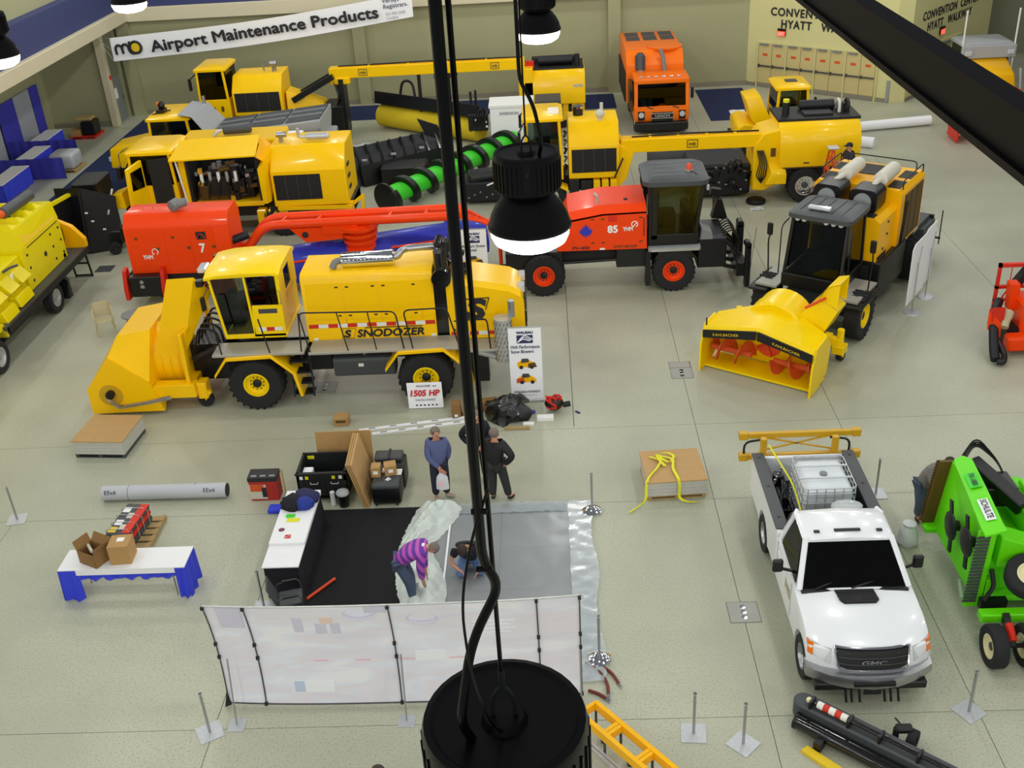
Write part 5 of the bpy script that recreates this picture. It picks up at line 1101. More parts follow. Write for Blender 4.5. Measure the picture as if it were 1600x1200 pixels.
def plow_left():
    o = begin(thing('snow_plow', 'big black folded snow plow standing between lime truck and yellow sweeper truck', 'snow plow', (-15.9,35.4,0)))
    MB().loft([[(-17.0,35.0,.05),(-16.9,35.0,.05),(-16.9,35.0,2.3),(-17.0,35.0,2.3)],[(-16.2,34.6,.05),(-16.1,34.6,.05),(-15.95,34.75,2.35),(-16.05,34.75,2.35)],[(-15.2,35.0,.05),(-15.1,35.0,.05),(-14.95,35.1,1.9),(-15.05,35.1,1.9)]]).build('mouldboard', 'dark_blue_black', o)
    MB().box(-16.5,-15.6,35.2,36.6,.1,2.35).build('plow_frame', 'black', o, .05)
    MB().box(-15.9,-15.0,34.9,35.6,.2,.7).build('trip_box', 'black', o, .04)
    wheel(o, (-15.15,34.5,.22), .22, .16, (.5,-1,0), 'black', .5, tread=False, nuts=False)
    MB().bar((-17.0,33.0,2.05),(-16.3,35.3,2.12),.14,.1).build('yellow_edge', 'lime_yellow', o)
    MB().loft([[(-17.2,32.9,.1),(-17.0,33.0,2.0),(-17.1,33.0,2.0)],[(-16.5,35.1,.1),(-16.25,35.3,2.06),(-16.35,35.3,2.06)]]).build('side_wing', 'black', o)
    for p in ((-15.9,34.62,1.5),(-15.75,34.62,1.2),(-15.4,34.6,.9)): MB().cb(p,(.1,.03,.05)).build('decal', 'paper', o)
    MB().cyl((-15.3,34.95,1.3),(-15.1,35.3,2.1),.05).build('plow_cylinder', 'steel', o)
    end()
plow_left()
def hopper_truck():
    o = begin(thing('spreader_truck', 'yellow spreader truck with long grey hopper and white side tanks', 'spreader truck', (-12.3,42,0)))
    for x in (-16.2,-11.5,-10.2):
        for y,s in ((41.2,-1),(43.2,1)): wheel(o, (x,y,.55), .55, .32, (0,s,0), 'aluminium', .55, 'dark_grey', 18, tread=False)
    MB().box(-17.3,-8.7,41.6,42.9,.6,1.1).build('chassis', 'frame_black', o)
    MB().loft([[(-17.5,41.35,1.0),(-17.5,43.05,1.0),(-17.45,42.95,1.75),(-17.45,41.45,1.75)],[(-15.6,41.1,1.0),(-15.6,43.3,1.0),(-15.6,43.1,2.05),(-15.6,41.3,2.05)]]).build('hood', Ym, o, .06, 2)
    MB().box(-17.56,-17.48,41.7,42.7,1.05,1.65).build('grille', 'chrome', o, .02)
    for y in (41.5,42.9): MB().cb((-17.5,y,1.35),(.1,.25,.2)).build('head_lamp', 'clear_lens', o, .03)
    cb = cab_box(o, -15.65,-13.95,41.15,43.25,1.1,2.95,Ym,'cab_glass')
    MB().cb((-15.2,41.9,3.08),(.3,.5,.12)).sph((-15.2,42.0,3.25),(.14,.14,.16)).bar((-15.5,41.6,3.0),(-14.8,41.8,3.1),.05).build('beacon_bar', 'black', cb, split=False); MB().sph((-15.35,42.1,3.28),.1).build('beacon', 'amber_lens', cb)
    # hopper, sloping up to the rear
    def hz(x, z): return z+(x+13)*.09
    h = MB(); X0, X1 = -13.2, -8.75
    h.loft([[(x,41.4,hz(x,1.2)),(x,40.75,hz(x,2.0)),(x,40.75,hz(x,2.3)),(x,43.3,hz(x,2.3)),(x,43.3,hz(x,2.0)),(x,42.6,hz(x,1.2))] for x in (X0,X1)]); hp = h.build('hopper', 'hopper_grey', o, .02)
    for k in range(3):
        a, b = X0+.15+k*1.45, X0+1.5+k*1.45
        MB().hexa([(a,40.95,hz(a,2.3)),(b,40.95,hz(b,2.3)),(b,43.1,hz(b,2.3)),(a,43.1,hz(a,2.3)),(a,41.0,hz(a,2.34)),(b,41.0,hz(b,2.34)),(b,43.05,hz(b,2.36)),(a,43.05,hz(a,2.36))]).build('screen_panel', 'dark_grey', hp)
        for j in range(1,3): MB().bar((a,40.95+.7*j,hz(a,2.37)),(b,40.95+.7*j,hz(b,2.37)),.05).build('screen_bar', 'mid_grey', hp)
    for k in range(7):
        x = X0+.3+k*.68; MB().bar((x,40.75,hz(x,2.0)),(x,41.4,hz(x,1.2)),.05).build('hopper_rib', 'mid_grey', hp)
    MB().loft([[(-13.2,40.75,2.3),(-13.15,40.75,2.3),(-13.15,43.3,2.3),(-13.2,43.3,2.3)],[(-13.75,40.9,3.0),(-13.7,40.9,3.0),(-13.7,43.2,3.0),(-13.75,43.2,3.0)],[(-14.3,41.0,3.1),(-14.25,41.0,3.06),(-14.25,43.1,3.06),(-14.3,43.1,3.1)]]).build('cab_shield', 'hopper_grey', o)
    text('SC', hp, 'paper', (-13.0,40.73,2.15), (1,0,0), (0,0,1), w=.25, h=.16)
    for k in range(4):
        x = -12.3+k*.9; t = MB().box(x,x+.86,40.7,41.25,1.05+.06*k,1.75+.08*k).build('brine_tank', 'sign_white', o, .06, 2)
    MB().bar((-10.7,40.68,1.2),(-10.7,40.68,1.95),.03).build('tank_strap', 'strap_yellow', o)
    MB().box(-8.9,-8.5,40.9,42.9,.7,1.9).build('spinner_box', 'hopper_grey', o, .05)
    # upright exhaust
    MB().cyl((-13.8,43.0,1.2),(-13.8,43.0,3.3),.07).build('exhaust_stack', 'steel', o)
    end()
    # yellow flat truck body seen between hopper and the sweeper
    o = begin(thing('flat_yellow_truck', 'yellow truck body with grey roof muffler behind the opened engine bay', 'truck', (-12.2,39.1,0)))
    MB().box(-13.6,-9.8,38.3,40.0,1.1,2.75).build('body', Ym, o, .05); MB().lathe([(.1,0),(.15,.02),(.15,1.0),(.1,1.05)],(-12.0,38.95,2.95),(1,.1,0),14).build('muffler', 'dark_grey', o); MB().tube(fillet([(-12.05,38.95,2.95),(-12.2,38.9,2.95),(-12.35,38.85,2.78)],.1),.07,8).build('exhaust_tip', 'galvanised', o)
    MB().box(-9.8,-9.2,38.4,39.8,1.1,2.6).build('white_box', 'sign_white', o, .03)
    for x in (-13.0,-10.3):
        for y,s in ((38.5,-1),(39.8,1)): wheel(o, (x,y,.55), .55, .34, (0,s,0), 'aluminium', .55, tread=False)
    MB().box(-13.5,-9.3,38.8,39.5,.6,1.15).build('chassis', 'frame_black', o)
    end()
hopper_truck()
def broom_sweeper(o, Y, x_boom0, x_boom1, z0, z1):
    b = MB().box(x_boom0,x_boom1,Y,Y+.55,z0,z1).build('boom', Ym, o, .02)
    MB().box(x_boom0+.3,x_boom1-.1,Y+.12,Y+.43,z1,z1+.012).build('boom_recess', 'amber', b)
    MB().tube([(x_boom0+.4,Y+.25,z1+.03),((x_boom0+x_boom1)/2,Y+.3,z1+.06),(x_boom1-.1,Y+.3,z1+.03)],.035,6).build('boom_hose', 'frame_black', b)
    for k in range(1,5):
        x = x_boom0+(x_boom1-x_boom0)*k/5; MB().box(x,x+.1,Y+.08,Y+.47,z1,z1+.04).build('hose_clip', Ym, b)
    return b
def mb_back():
    o = begin(thing('long_sweeper_truck', 'long yellow runway sweeper with cab, boom and yellow broom along the far wall', 'runway sweeper', (-6.5,48,0)))
    for x in (-14.6,-12.4):
        for y,s in ((47.2,-1),(49.0,1)): wheel(o, (x,y,.6), .6, .4, (0,s,0), 'aluminium', .5, tread=False)
    for x in (.6,):
        for y,s in ((47.8,-1),(49.4,1)): wheel(o, (x,y,.6), .6, .4, (0,s,0), 'aluminium', .5, tread=False)
    MB().box(-15.2,-10.2,47.5,48.8,.7,1.15).build('chassis', 'frame_black', o)
    cb = cab_box(o, -15.3,-13.95,47.0,49.0,1.2,3.5,Ym)
    MB().prism(rrect(.3,.4,.08),46.985,47.01,'y',(-14.75,1.65)).build('low_window', 'ink', cb); MB().prism(rrect(.12,.24,.05),46.985,47.01,'y',(-14.3,1.75)).build('door_latch', 'mesh_brown', cb)
    for y in (46.85,49.1): MB().cb((-15.5,y,2.9),(.1,.16,.5)).bar((-15.5,y,3.1),(-15.2,47.2 if y < 48 else 48.8,3.35),.04).build('mirror', 'black', cb)
    m = module(o, -13.8,-11.6,47.0,49.0,1.4,3.05,Ym,.6,(.05,.95,.1,.6)); MB().cyl((-12.0,48,3.05),(-12.0,48,3.35),.1).cyl((-12.15,48,3.4),(-11.85,48,3.4),.12).cyl((-12.5,48.2,3.0),(-12.55,48.2,3.55),.04).build('exhaust_stack', 'steel', m)
    # rear hinge and arms
    MB().hexa([(-11.5,47.2,1.2),(-9.8,47.2,.9),(-9.8,48.6,.9),(-11.5,48.6,1.2),(-11.5,47.4,2.3),(-9.9,47.4,1.7),(-9.9,48.4,1.7),(-11.5,48.4,2.3)]).build('hinge_frame', Ym, o, .03)
    for y in (47.3,48.2): MB().bar((-11.2,y,1.9),(-9.3,y,2.85),.24).build('lift_arm', 'black', o)
    MB().box(-9.9,-9.0,47.1,48.6,.15,1.6).build('plow_box', 'black', o, .05); MB().box(-9.1,-8.9,47.3,48.2,.3,2.7).build('support_post', 'black', o)
    for k in range(6): MB().tube(fillet([(-9.3,47.2+.2*k,1.5),(-9.1,47.0+.2*k,2.0),(-9.3,47.3+.2*k,2.6)],.2),.025,6).build('hose', 'black', o)
    b = broom_sweeper(o, 47.5, -9.5, -.9, 2.7, 3.15); MB().box(-9.5,-8.6,47.4,48.15,2.45,2.75).build('boom_foot', Ym, b, .05)
    for x in (-8.0,-2.2): mb_logo(b, x, 47.49, 2.93)
    MB().box(-1.2,-.55,47.5,48.05,1.0,2.72).build('boom_drop', Ym, o, .03)
    for x in (-5.6,-4.3): MB().box(x-.07,x+.07,47.7,47.9,.6,2.7).build('broom_hanger', 'black', o)
    MB().box(-4.9,-3.9,47.5,48.1,2.5,2.7).build('pivot_plate', 'black', o)
    # broom
    a, c = V((-7.6,49.3,.55)), V((-2.9,46.0,.55)); d = (c-a).normalized(); n = V((-d.y,d.x,0))
    MB().cyl(a, c, .5, n=28).build('broom_bristles', 'broom', o)
    MB().loft([[p+n*.1+V((0,0,.5)), p+n*-.35+V((0,0,.62)), p+n*-.3+V((0,0,1.15)), p+n*-.22+V((0,0,1.15)), p+n*.2+V((0,0,.58))] for p in (a-d*.1, c+d*.1)]).build('broom_hood', 'dark_blue_black', o)
    MB().tube(fillet([a+d*1.2+V((0,0,1.0)), a+d*1.4+V((0,.1,1.7)), a+d*2+V((0,.1,1.7)), a+d*2.1+V((0,0,1.0))],.3),.06,8).build('hood_hose', 'frame_black', o)
    MB().box(-3.4,-2.55,45.6,46.3,.6,1.35).build('motor_box', 'black', o, .05)
    for k in range(5): MB().tube(fillet([(-3.2+.12*k,45.6,.8),(-3.1+.12*k,45.5,1.3),(-2.8+.05*k,45.8,1.6),(-2.7,46.0,1.2)],.15),.03,6).build('hose', 'black', o)
    MB().box(-3.3,-3.2,46.0,46.1,.9,2.2).box(-3.1,-3.0,46.2,46.3,.9,2.2).build('guide_post', 'black', o)
    for p in ((-2.65,45.58,1.0),(-2.6,45.58,.8),(-3.05,45.58,1.1)): MB().cb(p,(.1,.02,.08)).build('label', 'paper', o)
    # rear drive module
    r = MB().prism([(47.5,1.1),(47.5,2.1),(47.75,2.55),(49.6,2.55),(49.6,1.1)],-.95,1.72,'x').build('drive_module', Ym, o, .03)
    MB().box(-.9,1.68,47.85,49.5,2.55,2.63).build('module_top', 'frame_black', r); MB().cyl((-.3,48.4,2.85),(1.2,48.4,2.85),.2).box(-.6,1.3,48.8,49.3,2.63,2.85).cyl((1.4,48.2,2.63),(1.4,48.2,3.1),.12).build('intake_gear', 'frame_black', r); MB().box(-.85,-.5,48,48.3,2.63,2.9).build('red_cap', 'red', r)
    text('4600', r, 'galvanised', (1.4,47.49,1.9), (1,0,0), (0,0,1), w=.45, h=.14, bold=.03)
    for x in (.7,1.1,1.4): MB().box(x,x+.28,47.6,48.0,.35,1.1).build('side_tank', Ym, o, .03)
    MB().box(.0,.6,47.65,48.0,.35,1.1).build('battery_box', 'frame_black', o, .02); MB().box(-.9,1.5,48.2,49.2,.7,1.15).build('rear_chassis', 'frame_black', o)
    end()
mb_back()
def mb_right():
    o = begin(thing('yellow_runway_sweeper', 'yellow runway sweeper with cab, boom and big rear body behind the orange 85 truck', 'runway sweeper', (5,37.5,0)))
    for x,y,s in ((9.0,36.8,-1),(9.0,38.7,1)): wheel(o, (x,y,.62), .62, .45, (0,s,0), 'chrome', .55, 'dark_grey', 22)
    for x,y,s in ((.0,36.9,-1),(.0,38.7,1)): wheel(o, (x,y,.6), .6, .42, (0,s,0), 'chrome', .5, tread=False)
    cb = cab_box(o, -.85,.5,36.75,38.7,1.2,3.42,Ym,'cab_glass')
    for k in range(4): MB().box(.02,.4,37.1+.22*k,37.2+.22*k,3.47,3.5).build('roof_vent', 'paper', cb)
    for y in (36.6,38.8): MB().cb((-1.0,y,2.8),(.1,.16,.45)).bar((-1.0,y,3.0),(-.8,36.9 if y < 37 else 38.5,3.3),.04).build('mirror', 'black', cb)
    for k in range(5): MB().tube([(.56,36.9,1.5+.3*k),(.64,37.1,1.6+.3*k),(.58,37.4,1.55+.3*k)],.04,6).build('cab_hose', 'steel' if k % 2 else 'black', o)
    m = module(o, .7,2.48,36.75,38.7,1.2,3.1,Ym,.6,(.06,.94,.12,.56)); MB().cyl((1.85,37.4,3.08),(1.85,37.4,3.2),.08).sph((1.85,37.4,3.32),(.17,.17,.16)).cyl((1.9,37.4,3.45),(1.9,37.4,3.7),.06).build('intake_bowl', 'dirty_cream', m); MB().cyl((1.1,38.2,3.05),(1.1,38.2,3.35),.18).build('rain_cap', 'frame_black', m); MB().cyl((1.1,38.2,3.35),(1.1,38.2,3.42),.2).build('cap_top', 'chrome', m)
    MB().bar((2.3,36.72,1.2),(2.6,36.7,1.9),.05).build('side_hose', 'black', o)
    for x in (1.55,1.85,2.15): MB().box(x,x+.24,36.6,37.0,.35,1.15).build('side_tank', Ym, o, .03)
    MB().box(.7,1.05,36.65,37.0,.4,1.2).build('battery_box', 'frame_black', o, .02); MB().box(1.1,1.5,36.65,37.0,.4,1.15).build('battery_box', 'frame_black', o, .02); MB().prism([(.1,1.2),(.1,1.1),(.65,.8),(.65,.95)],36.6,37.0,'y').build('step_guard', Ym, o)
    MB().box(-.8,2.4,37.2,38.4,.65,1.2).build('front_chassis', 'frame_black', o); MB().hexa([(2.3,36.9,.6),(2.75,36.9,1.1),(2.75,38.4,1.1),(2.3,38.4,.6),(2.4,36.9,2.4),(3.0,36.9,2.0),(3.0,38.4,2.0),(2.4,38.4,2.4)]).build('boom_root', Ym, o, .03)
    b = broom_sweeper(o, 37.0, 2.55, 7.5, 1.98, 2.45); mb_logo(b, 5.05, 36.99, 2.22)
    MB().prism([(7.2,.45),(7.2,2.0),(7.5,2.45),(8.1,2.6),(8.15,1.3),(8.2,.7),(7.6,.4)],36.9,38.4,'y').build('boom_drop', Ym, o, .03)
    MB().hexa([(7.6,36.5,.75),(8.3,36.5,.75),(8.3,36.9,.75),(7.6,36.9,.75),(7.8,36.5,1.15),(8.3,36.5,1.1),(8.3,36.9,1.35),(7.7,36.9,1.5)]).build('fender', Ym, o, .02)
    MB().box(7.78,7.95,36.87,36.91,1.65,1.95).build('control_panel', 'mesh_brown', o); 
    for k in range(5): MB().tube(fillet([(7.3+.05*k,36.85,1.9),(7.4+.06*k,36.75,1.5),(7.3+.08*k,36.8,1.0),(7.5,36.9,.7)],.1),.02,6).build('hose', 'frame_black', o)
    r = MB().prism([(36.7,1.25),(36.7,2.15),(36.85,2.55),(37.15,2.75),(38.9,2.75),(38.9,1.25)],8.05,10.85,'x').build('rear_body', Ym, o, .04, 2)
    MB().box(8.05,10.9,37.25,38.9,2.75,2.84).build('body_top', 'frame_black', r); MB().box(9.0,10.0,37.5,38.1,2.84,2.92).cyl((9.0,38.4,3.0),(10.2,38.4,3.0),.18).cyl((8.4,37.8,2.84),(8.4,37.8,3.3),.13).cyl((10.4,38.0,2.84),(10.4,38.0,3.15),.15).build('intake_gear', 'frame_black', r); MB().cyl((8.4,37.8,3.3),(8.4,37.8,3.4),.11).build('rain_cap', 'strap_yellow', r)
    for x in (10.3,10.6): MB().tube(fillet([(x,37.9,2.84),(x,37.9,3.2),(x,38.2,3.25),(x,38.4,2.9)],.15),.06,8).build('coolant_pipe', 'dirty_cream' if x < 10.5 else 'black', r)
    MB().box(8.3,10.9,36.9,38.8,.75,1.25).build('rear_chassis', 'frame_black', o); MB().box(8.2,10.85,36.68,36.72,1.25,1.29).build('trim', 'mesh_brown', r); MB().box(8.9,9.1,36.69,36.71,1.4,1.45).build('latch', 'mesh_brown', r)
    # black broom assembly under the boom
    MB().box(5.0,7.2,37.3,39.2,.15,1.3).build('broom_frame', 'dark_blue_black', o, .08); MB().loft([[V((3.7,39.3,.55)),V((4.3,39.3,.5)),V((4.3,39.6,1.15)),V((3.7,39.6,1.2))],[V((6.4,40.6,.75)),V((7.0,40.4,.7)),V((7.0,40.8,1.35)),V((6.4,40.9,1.4))]]).build('broom_hood', 'dark_grey', o)
    MB().cyl((3.6,38.2,.5),(7.0,40.2,.5),.48,n=20).build('broom_core', 'grille', o)
    rr = random.Random(3)
    for k in range(16): 
        x, z = 5.0+2.1*rr.random(), .4+1.0*rr.random(); MB().tube(fillet([(x,37.25,z),(x+.15,37.1,z+.25),(x+.35,37.15,z+.1),(x+.3,37.3,z-.15)],.1),.03,6).build('hose', 'black_gloss', o)
    for k in range(10): x, z = 5.0+2.1*rr.random(), .3+1.0*rr.random(); MB().cb((x,37.2,z),(.08,.05,.06)).build('fitting', 'steel', o, .01)
    MB().cyl((5.3,37.15,.85),(5.6,37.1,1.1),.035).build('cylinder_rod', 'paper', o); MB().lathe([(.35,0),(.35,.1),(.3,.14)],(7.35,36.85,0),(0,0,1),16).build('foot_pad', 'black', o)
    end()
mb_right()
def orange_truck():
    o = begin(thing('orange_dump_truck', 'orange cab-over truck with tall box and grey roof panels before the far wall', 'truck', (4.9,49,0)))
    O = 'hot_orange'; x0, x1 = 3.75, 6.1
    for y in (46.6,49.9):
        for x,s in ((3.95,-1),(5.9,1)): wheel(o, (x,y,.52), .52, .34, (s,0,0), 'aluminium', .55, tread=False)
    MB().box(4.2,5.7,46.2,52.2,.55,1.0).build('chassis', 'frame_black', o)
    MB().box(x0,x1,46.0,47.6,.55,1.15).build('cab_lower', O, o, .06, 2)
    c = MB()
    for x in (x0+.08,x1-.08): c.bar((x,46.05,1.1),(x,46.2,2.2),.16,.12).bar((x,47.5,1.1),(x,47.5,2.2),.14)
    c.box(x0,x1,46.0,46.12,1.1,1.2); cb = c.build('cab', O, o, .02)
    MB().box(x0,x1,46.1,47.6,2.12,2.36).build('roof', O, cb, .06, 2)
    pane(cb, [(x0+.15,46.02,1.2),(4.7,46.02,1.2),(4.93,46.0,1.35),(5.15,46.02,1.2),(x1-.15,46.02,1.2),(x1-.17,46.16,2.15),(x0+.17,46.16,2.15)], 'dark_glass', name='windshield')
    for s in (x0+.03,x1-.03): pane(cb, [(s,46.2,1.2),(s,47.4,1.2),(s,47.4,2.1),(s,46.25,2.1)], 'dark_glass', name='side_window')
    MB().box(4.5,5.4,45.9,46.02,.55,.95).build('grille', 'grille', o, .03); text('LEACH', o, 'aluminium', (4.95,45.88,.82), (1,0,0), (0,0,1), w=.62, h=.1, bold=.04); MB().box(4.45,5.45,45.88,45.92,.7,.73).box(4.45,5.45,45.88,45.92,.9,.93).build('grille_bar', 'aluminium', o)
    for x in (4.05,5.8): MB().cyl((x,45.95,.85),(x,46.02,.85),.12).build('head_lamp', 'clear_lens', o); MB().box(x-.14,x+.14,45.97,46.01,.62,1.0).build('lamp_bezel', 'black', o)
    MB().box(3.8,6.05,45.75,46.05,.2,.55).build('bumper', 'black', o, .04)
    for x in (4.4,5.5): MB().bar((x-.1,45.97,1.2),(x+.15,45.98,1.1),.03).build('wiper', 'ink', cb)
    for s,x in ((-1,x0-.12),(1,x1+.12)): MB().cb((x,46.1,1.7),(.12,.14,.45)).build('mirror', 'black', cb, .02)
    for k in range(6): MB().cb((4.05+.32*k,46.25,2.4),(.16,.1,.06)).build('clearance_lamp', 'clear_lens', cb, .02)
    b = MB().prism([(47.8,.9),(47.8,2.6),(48.3,3.1),(52.3,3.1),(52.3,.9)],3.55,6.05,'x').build('box_body', O, o, .06, 2)
    MB().lathe([(.75,0),(.78,.08),(.6,.1)],(5.3,48.8,3.08),(0,0,1),24).build('hatch_ring', O, b)
    for i in range(3):
        for j in range(2): MB().box(3.75+.78*i,4.35+.78*i,50.3+.95*j,51.1+.95*j,3.1,3.12).build('roof_panel', 'dark_grey', b)
    MB().lathe([(.15,0),(.22,.05),(.22,.6),(.1,.75)],(4.15,47.75,2.35),(0,.2,1),16).build('air_cleaner', 'dark_grey', o); MB().cyl((4.15,47.6,2.0),(4.15,47.7,2.4),.14).build('intake', 'grey', o)
    MB().tube(fillet([(5.2,47.5,2.3),(5.1,47.7,3.0),(5.0,47.8,3.2)],.1),.09,8).build('exhaust_pipe', 'grey', o)
    MB().box(3.5,3.56,48.2,52.0,.9,2.2).build('side_rack', 'frame_black', o)
    MB().box(3.62,3.74,46.5,47.8,.9,2.0).build('side_gear', 'mesh_brown', o)
    end()
orange_truck()
def loader():
    o = begin(thing('wheel_loader', 'yellow loader with raised hood and cab near the walkway doors', 'loader', (9,42.8,0)))
    for x,y,s in ((8.2,42.0,-1),(8.2,43.8,1),(10.3,42.0,-1),(10.3,43.8,1)): wheel(o, (x,y,.55), .55, .42, (0,s,0), Ym, .5, tread=False)
    MB().prism([(7.5,.5),(7.5,1.25),(7.75,1.4),(8.5,1.3),(8.75,.9),(8.85,.5)],41.9,44.0,'y').build('rear_fender', Ym, o, .04); MB().box(7.4,7.55,42,43.8,.5,.75).build('counterweight', 'black', o)
    MB().loft([[(8.1,41.9,1.4),(8.9,41.9,1.25),(8.9,43.6,1.25),(8.1,43.6,1.4)],[(7.75,42.1,2.35),(8.35,42.1,2.45),(8.35,43.4,2.45),(7.75,43.4,2.35)]]).build('raised_hood', Ym, o, .05, 2)
    MB().prism([(8.3,.9),(8.3,1.35),(8.9,1.5),(9.0,.9)],41.95,43.8,'y').build('engine_bay', 'frame_black', o)
    cab_box(o, 8.95,10.25,42.0,43.7,1.1,2.75,Ym,'cab_glass'); MB().box(9.4,9.85,42.6,43.0,2.8,2.83).build('roof_hatch', 'dark_grey', o)
    MB().cb((10.4,41.8,2.2),(.08,.12,.35)).build('mirror', 'black', o)
    MB().box(8.6,10.9,42.1,43.6,.55,1.1).build('chassis', 'frame_black', o)
    end()
loader()
def augers_and_plow():
    o = begin(thing('snow_plow_wing', 'black ribbed snow plow lying behind the green auger', 'snow plow', (-6,42,0)))
    a, c = V((-8.2,40.8,0)), V((-4.4,43.3,0)); d = (c-a).normalized(); n = V((-d.y,d.x,0)); lo = []
    for p in (a, c):
        lo.append([p+n*s+V((0,0,z)) for s,z in ((-.55,.05),(-.35,.05),(-.1,.45),(.0,.9),(.35,1.25),(.3,1.35),(-.1,1.05),(-.25,.6),(-.5,.2))])
    MB().loft(lo).build('mouldboard', 'dark_blue_black', o)
    for k in range(9):
        p = a.lerp(c,.05+.9*k/8); MB().loft([[p+n*s+d*e+V((0,0,z)) for e in (-.04,.04)] + [p+n*(s-.12)+d*e+V((0,0,z+.12)) for e in (.04,-.04)] for s,z in ((-.5,.15),(-.15,.7),(.25,1.32))]).build('rib', 'black_gloss', o)
    MB().loft([[p+n*-.75+V((0,0,.05)), p+n*-.55+V((0,0,.05)), p+n*-.5+V((0,0,.8)), p+n*-.6+V((0,0,.85))] for p in (a+d*.6, c-d*.3)]).build('back_frame', 'black', o)
    MB().box(-6.6,-4.8,40.5,41.6,.1,.75).build('push_frame', 'black', o, .05)
    MB().prism([(-4.9,1.0),(-5.3,1.9),(-4.5,1.6),(-4.2,1.0)],43.2,43.3,'y').build('end_wing', 'dark_blue_black', o)
    MB().bar((-4.9,43.6,1.1),(-4.4,44.2,1.1),.1).bar((-4.45,44.2,.5),(-4.45,44.2,1.15),.1).build('caster_arm', 'dark_grey', o)
    wheel(o, (-4.5,44.3,.33), .33, .2, (.3,-1,0), 'galvanised', .45, tread=False, nuts=False)
    for k in range(3): MB().cb(a.lerp(c,.2+.28*k)+n*-.35+V((0,0,.95)),(.2,.1,.06)).build('label', 'galvanised', o)
    end()
    o = begin(thing('auger_drum', 'long bright green auger with black spiral flights lying on the floor', 'auger', (-3.8,40.6,0)))
    p, q = V((-6.0,37.6,.55)), V((-1.4,43.6,.75)); d = (q-p).normalized()
    MB().cyl(p, q, .36, n=26).build('auger_tube', 'auger_green', o)
    e = d.orthogonal().normalized(); f = d.cross(e); L = (q-p).length; N = 150; lo = []
    for i in range(N+1):
        th = 2*math.pi*7.5*i/N; u = e*math.cos(th)+f*math.sin(th); cc = p+d*(L*i/N); lo.append([cc+u*.34-d*.12, cc+u*.56-d*.12, cc+u*.56+d*.12, cc+u*.34+d*.12])
    MB().loft(lo).build('flight', 'black', o)
    MB().lathe([(.38,0),(.56,.0),(.56,.1),(.38,.1)], p-d*.1, d, 26).build('end_ring', 'black', o); MB().lathe([(.3,.02),(.3,.03)], p-d*.1, d, 20).build('end_core', 'grille', o)
    end()
    o = begin(thing('blower_housing', 'black blower housing with fittings beside the green auger', 'blower', (-2.1,38.4,0)))
    MB().box(-3.2,-1.2,37.9,39.2,.1,.85).cyl((-3.0,38.2,.95),(-1.4,38.6,.95),.3).build('housing', 'dark_blue_black', o, .06); 
    for k in range(8): MB().cb((-3.0+.22*k,37.88,.3+.1*(k%3)),(.06,.04,.05)).build('fitting', 'steel', o)
    MB().cyl((-2.3,37.85,.75),(-1.9,37.85,.9),.03).build('rod', 'paper', o); end()
    q = begin(thing('white_crate', 'white lidded crate lettered Swenson behind the green auger', 'crate', (-1.5,45.6,0)))
    MB().box(-2.4,-.6,44.9,46.3,.05,1.75).build('crate_body', 'sign_white', q); MB().box(-2.45,-.55,44.85,46.35,1.75,1.85).build('crate_lid', 'paper', q); text('SWENSON', q, 'faint_ink', (-1.6,44.89,1.5), (1,0,0), (0,0,1), w=.8, h=.13, bold=.03)
    MB().box(-.5,.6,45.0,46.3,1.6,1.9).box(-.4,.5,45.1,46.2,.0,1.6).build('grey_cover', 'dark_grey', q); end()
    # tarp heap between the broom and the plow
    q = MB(); rr = random.Random(5); lo = []
    for i in range(7): 
        x = -8.6+.35*i; lo.append([(x,44.6+.1*rr.random(),.01),(x,44.8,.2+.15*rr.random()),(x,45.2,.35+.12*rr.random()),(x,45.6,.15+.1*rr.random()),(x,45.8,.01)])
    q.loft(lo); tag(q.build('plastic_heap', 'film'), 'crumpled clear plastic heap between broom and black plow', 'plastic'); MB
    MB_ = begin(thing('grey_trough', 'grey metal trough lying behind the ribbed plow', 'trough', (-7.6,43.6,0))); MB().prism([(43.3,0),(43.2,.55),(43.25,.55),(43.35,.06),(43.9,.06),(44.1,.5),(44.15,.5),(44.0,0)],-8.9,-6.4,'x').build('trough_body', 'grey', MB_); end()
augers_and_plow()
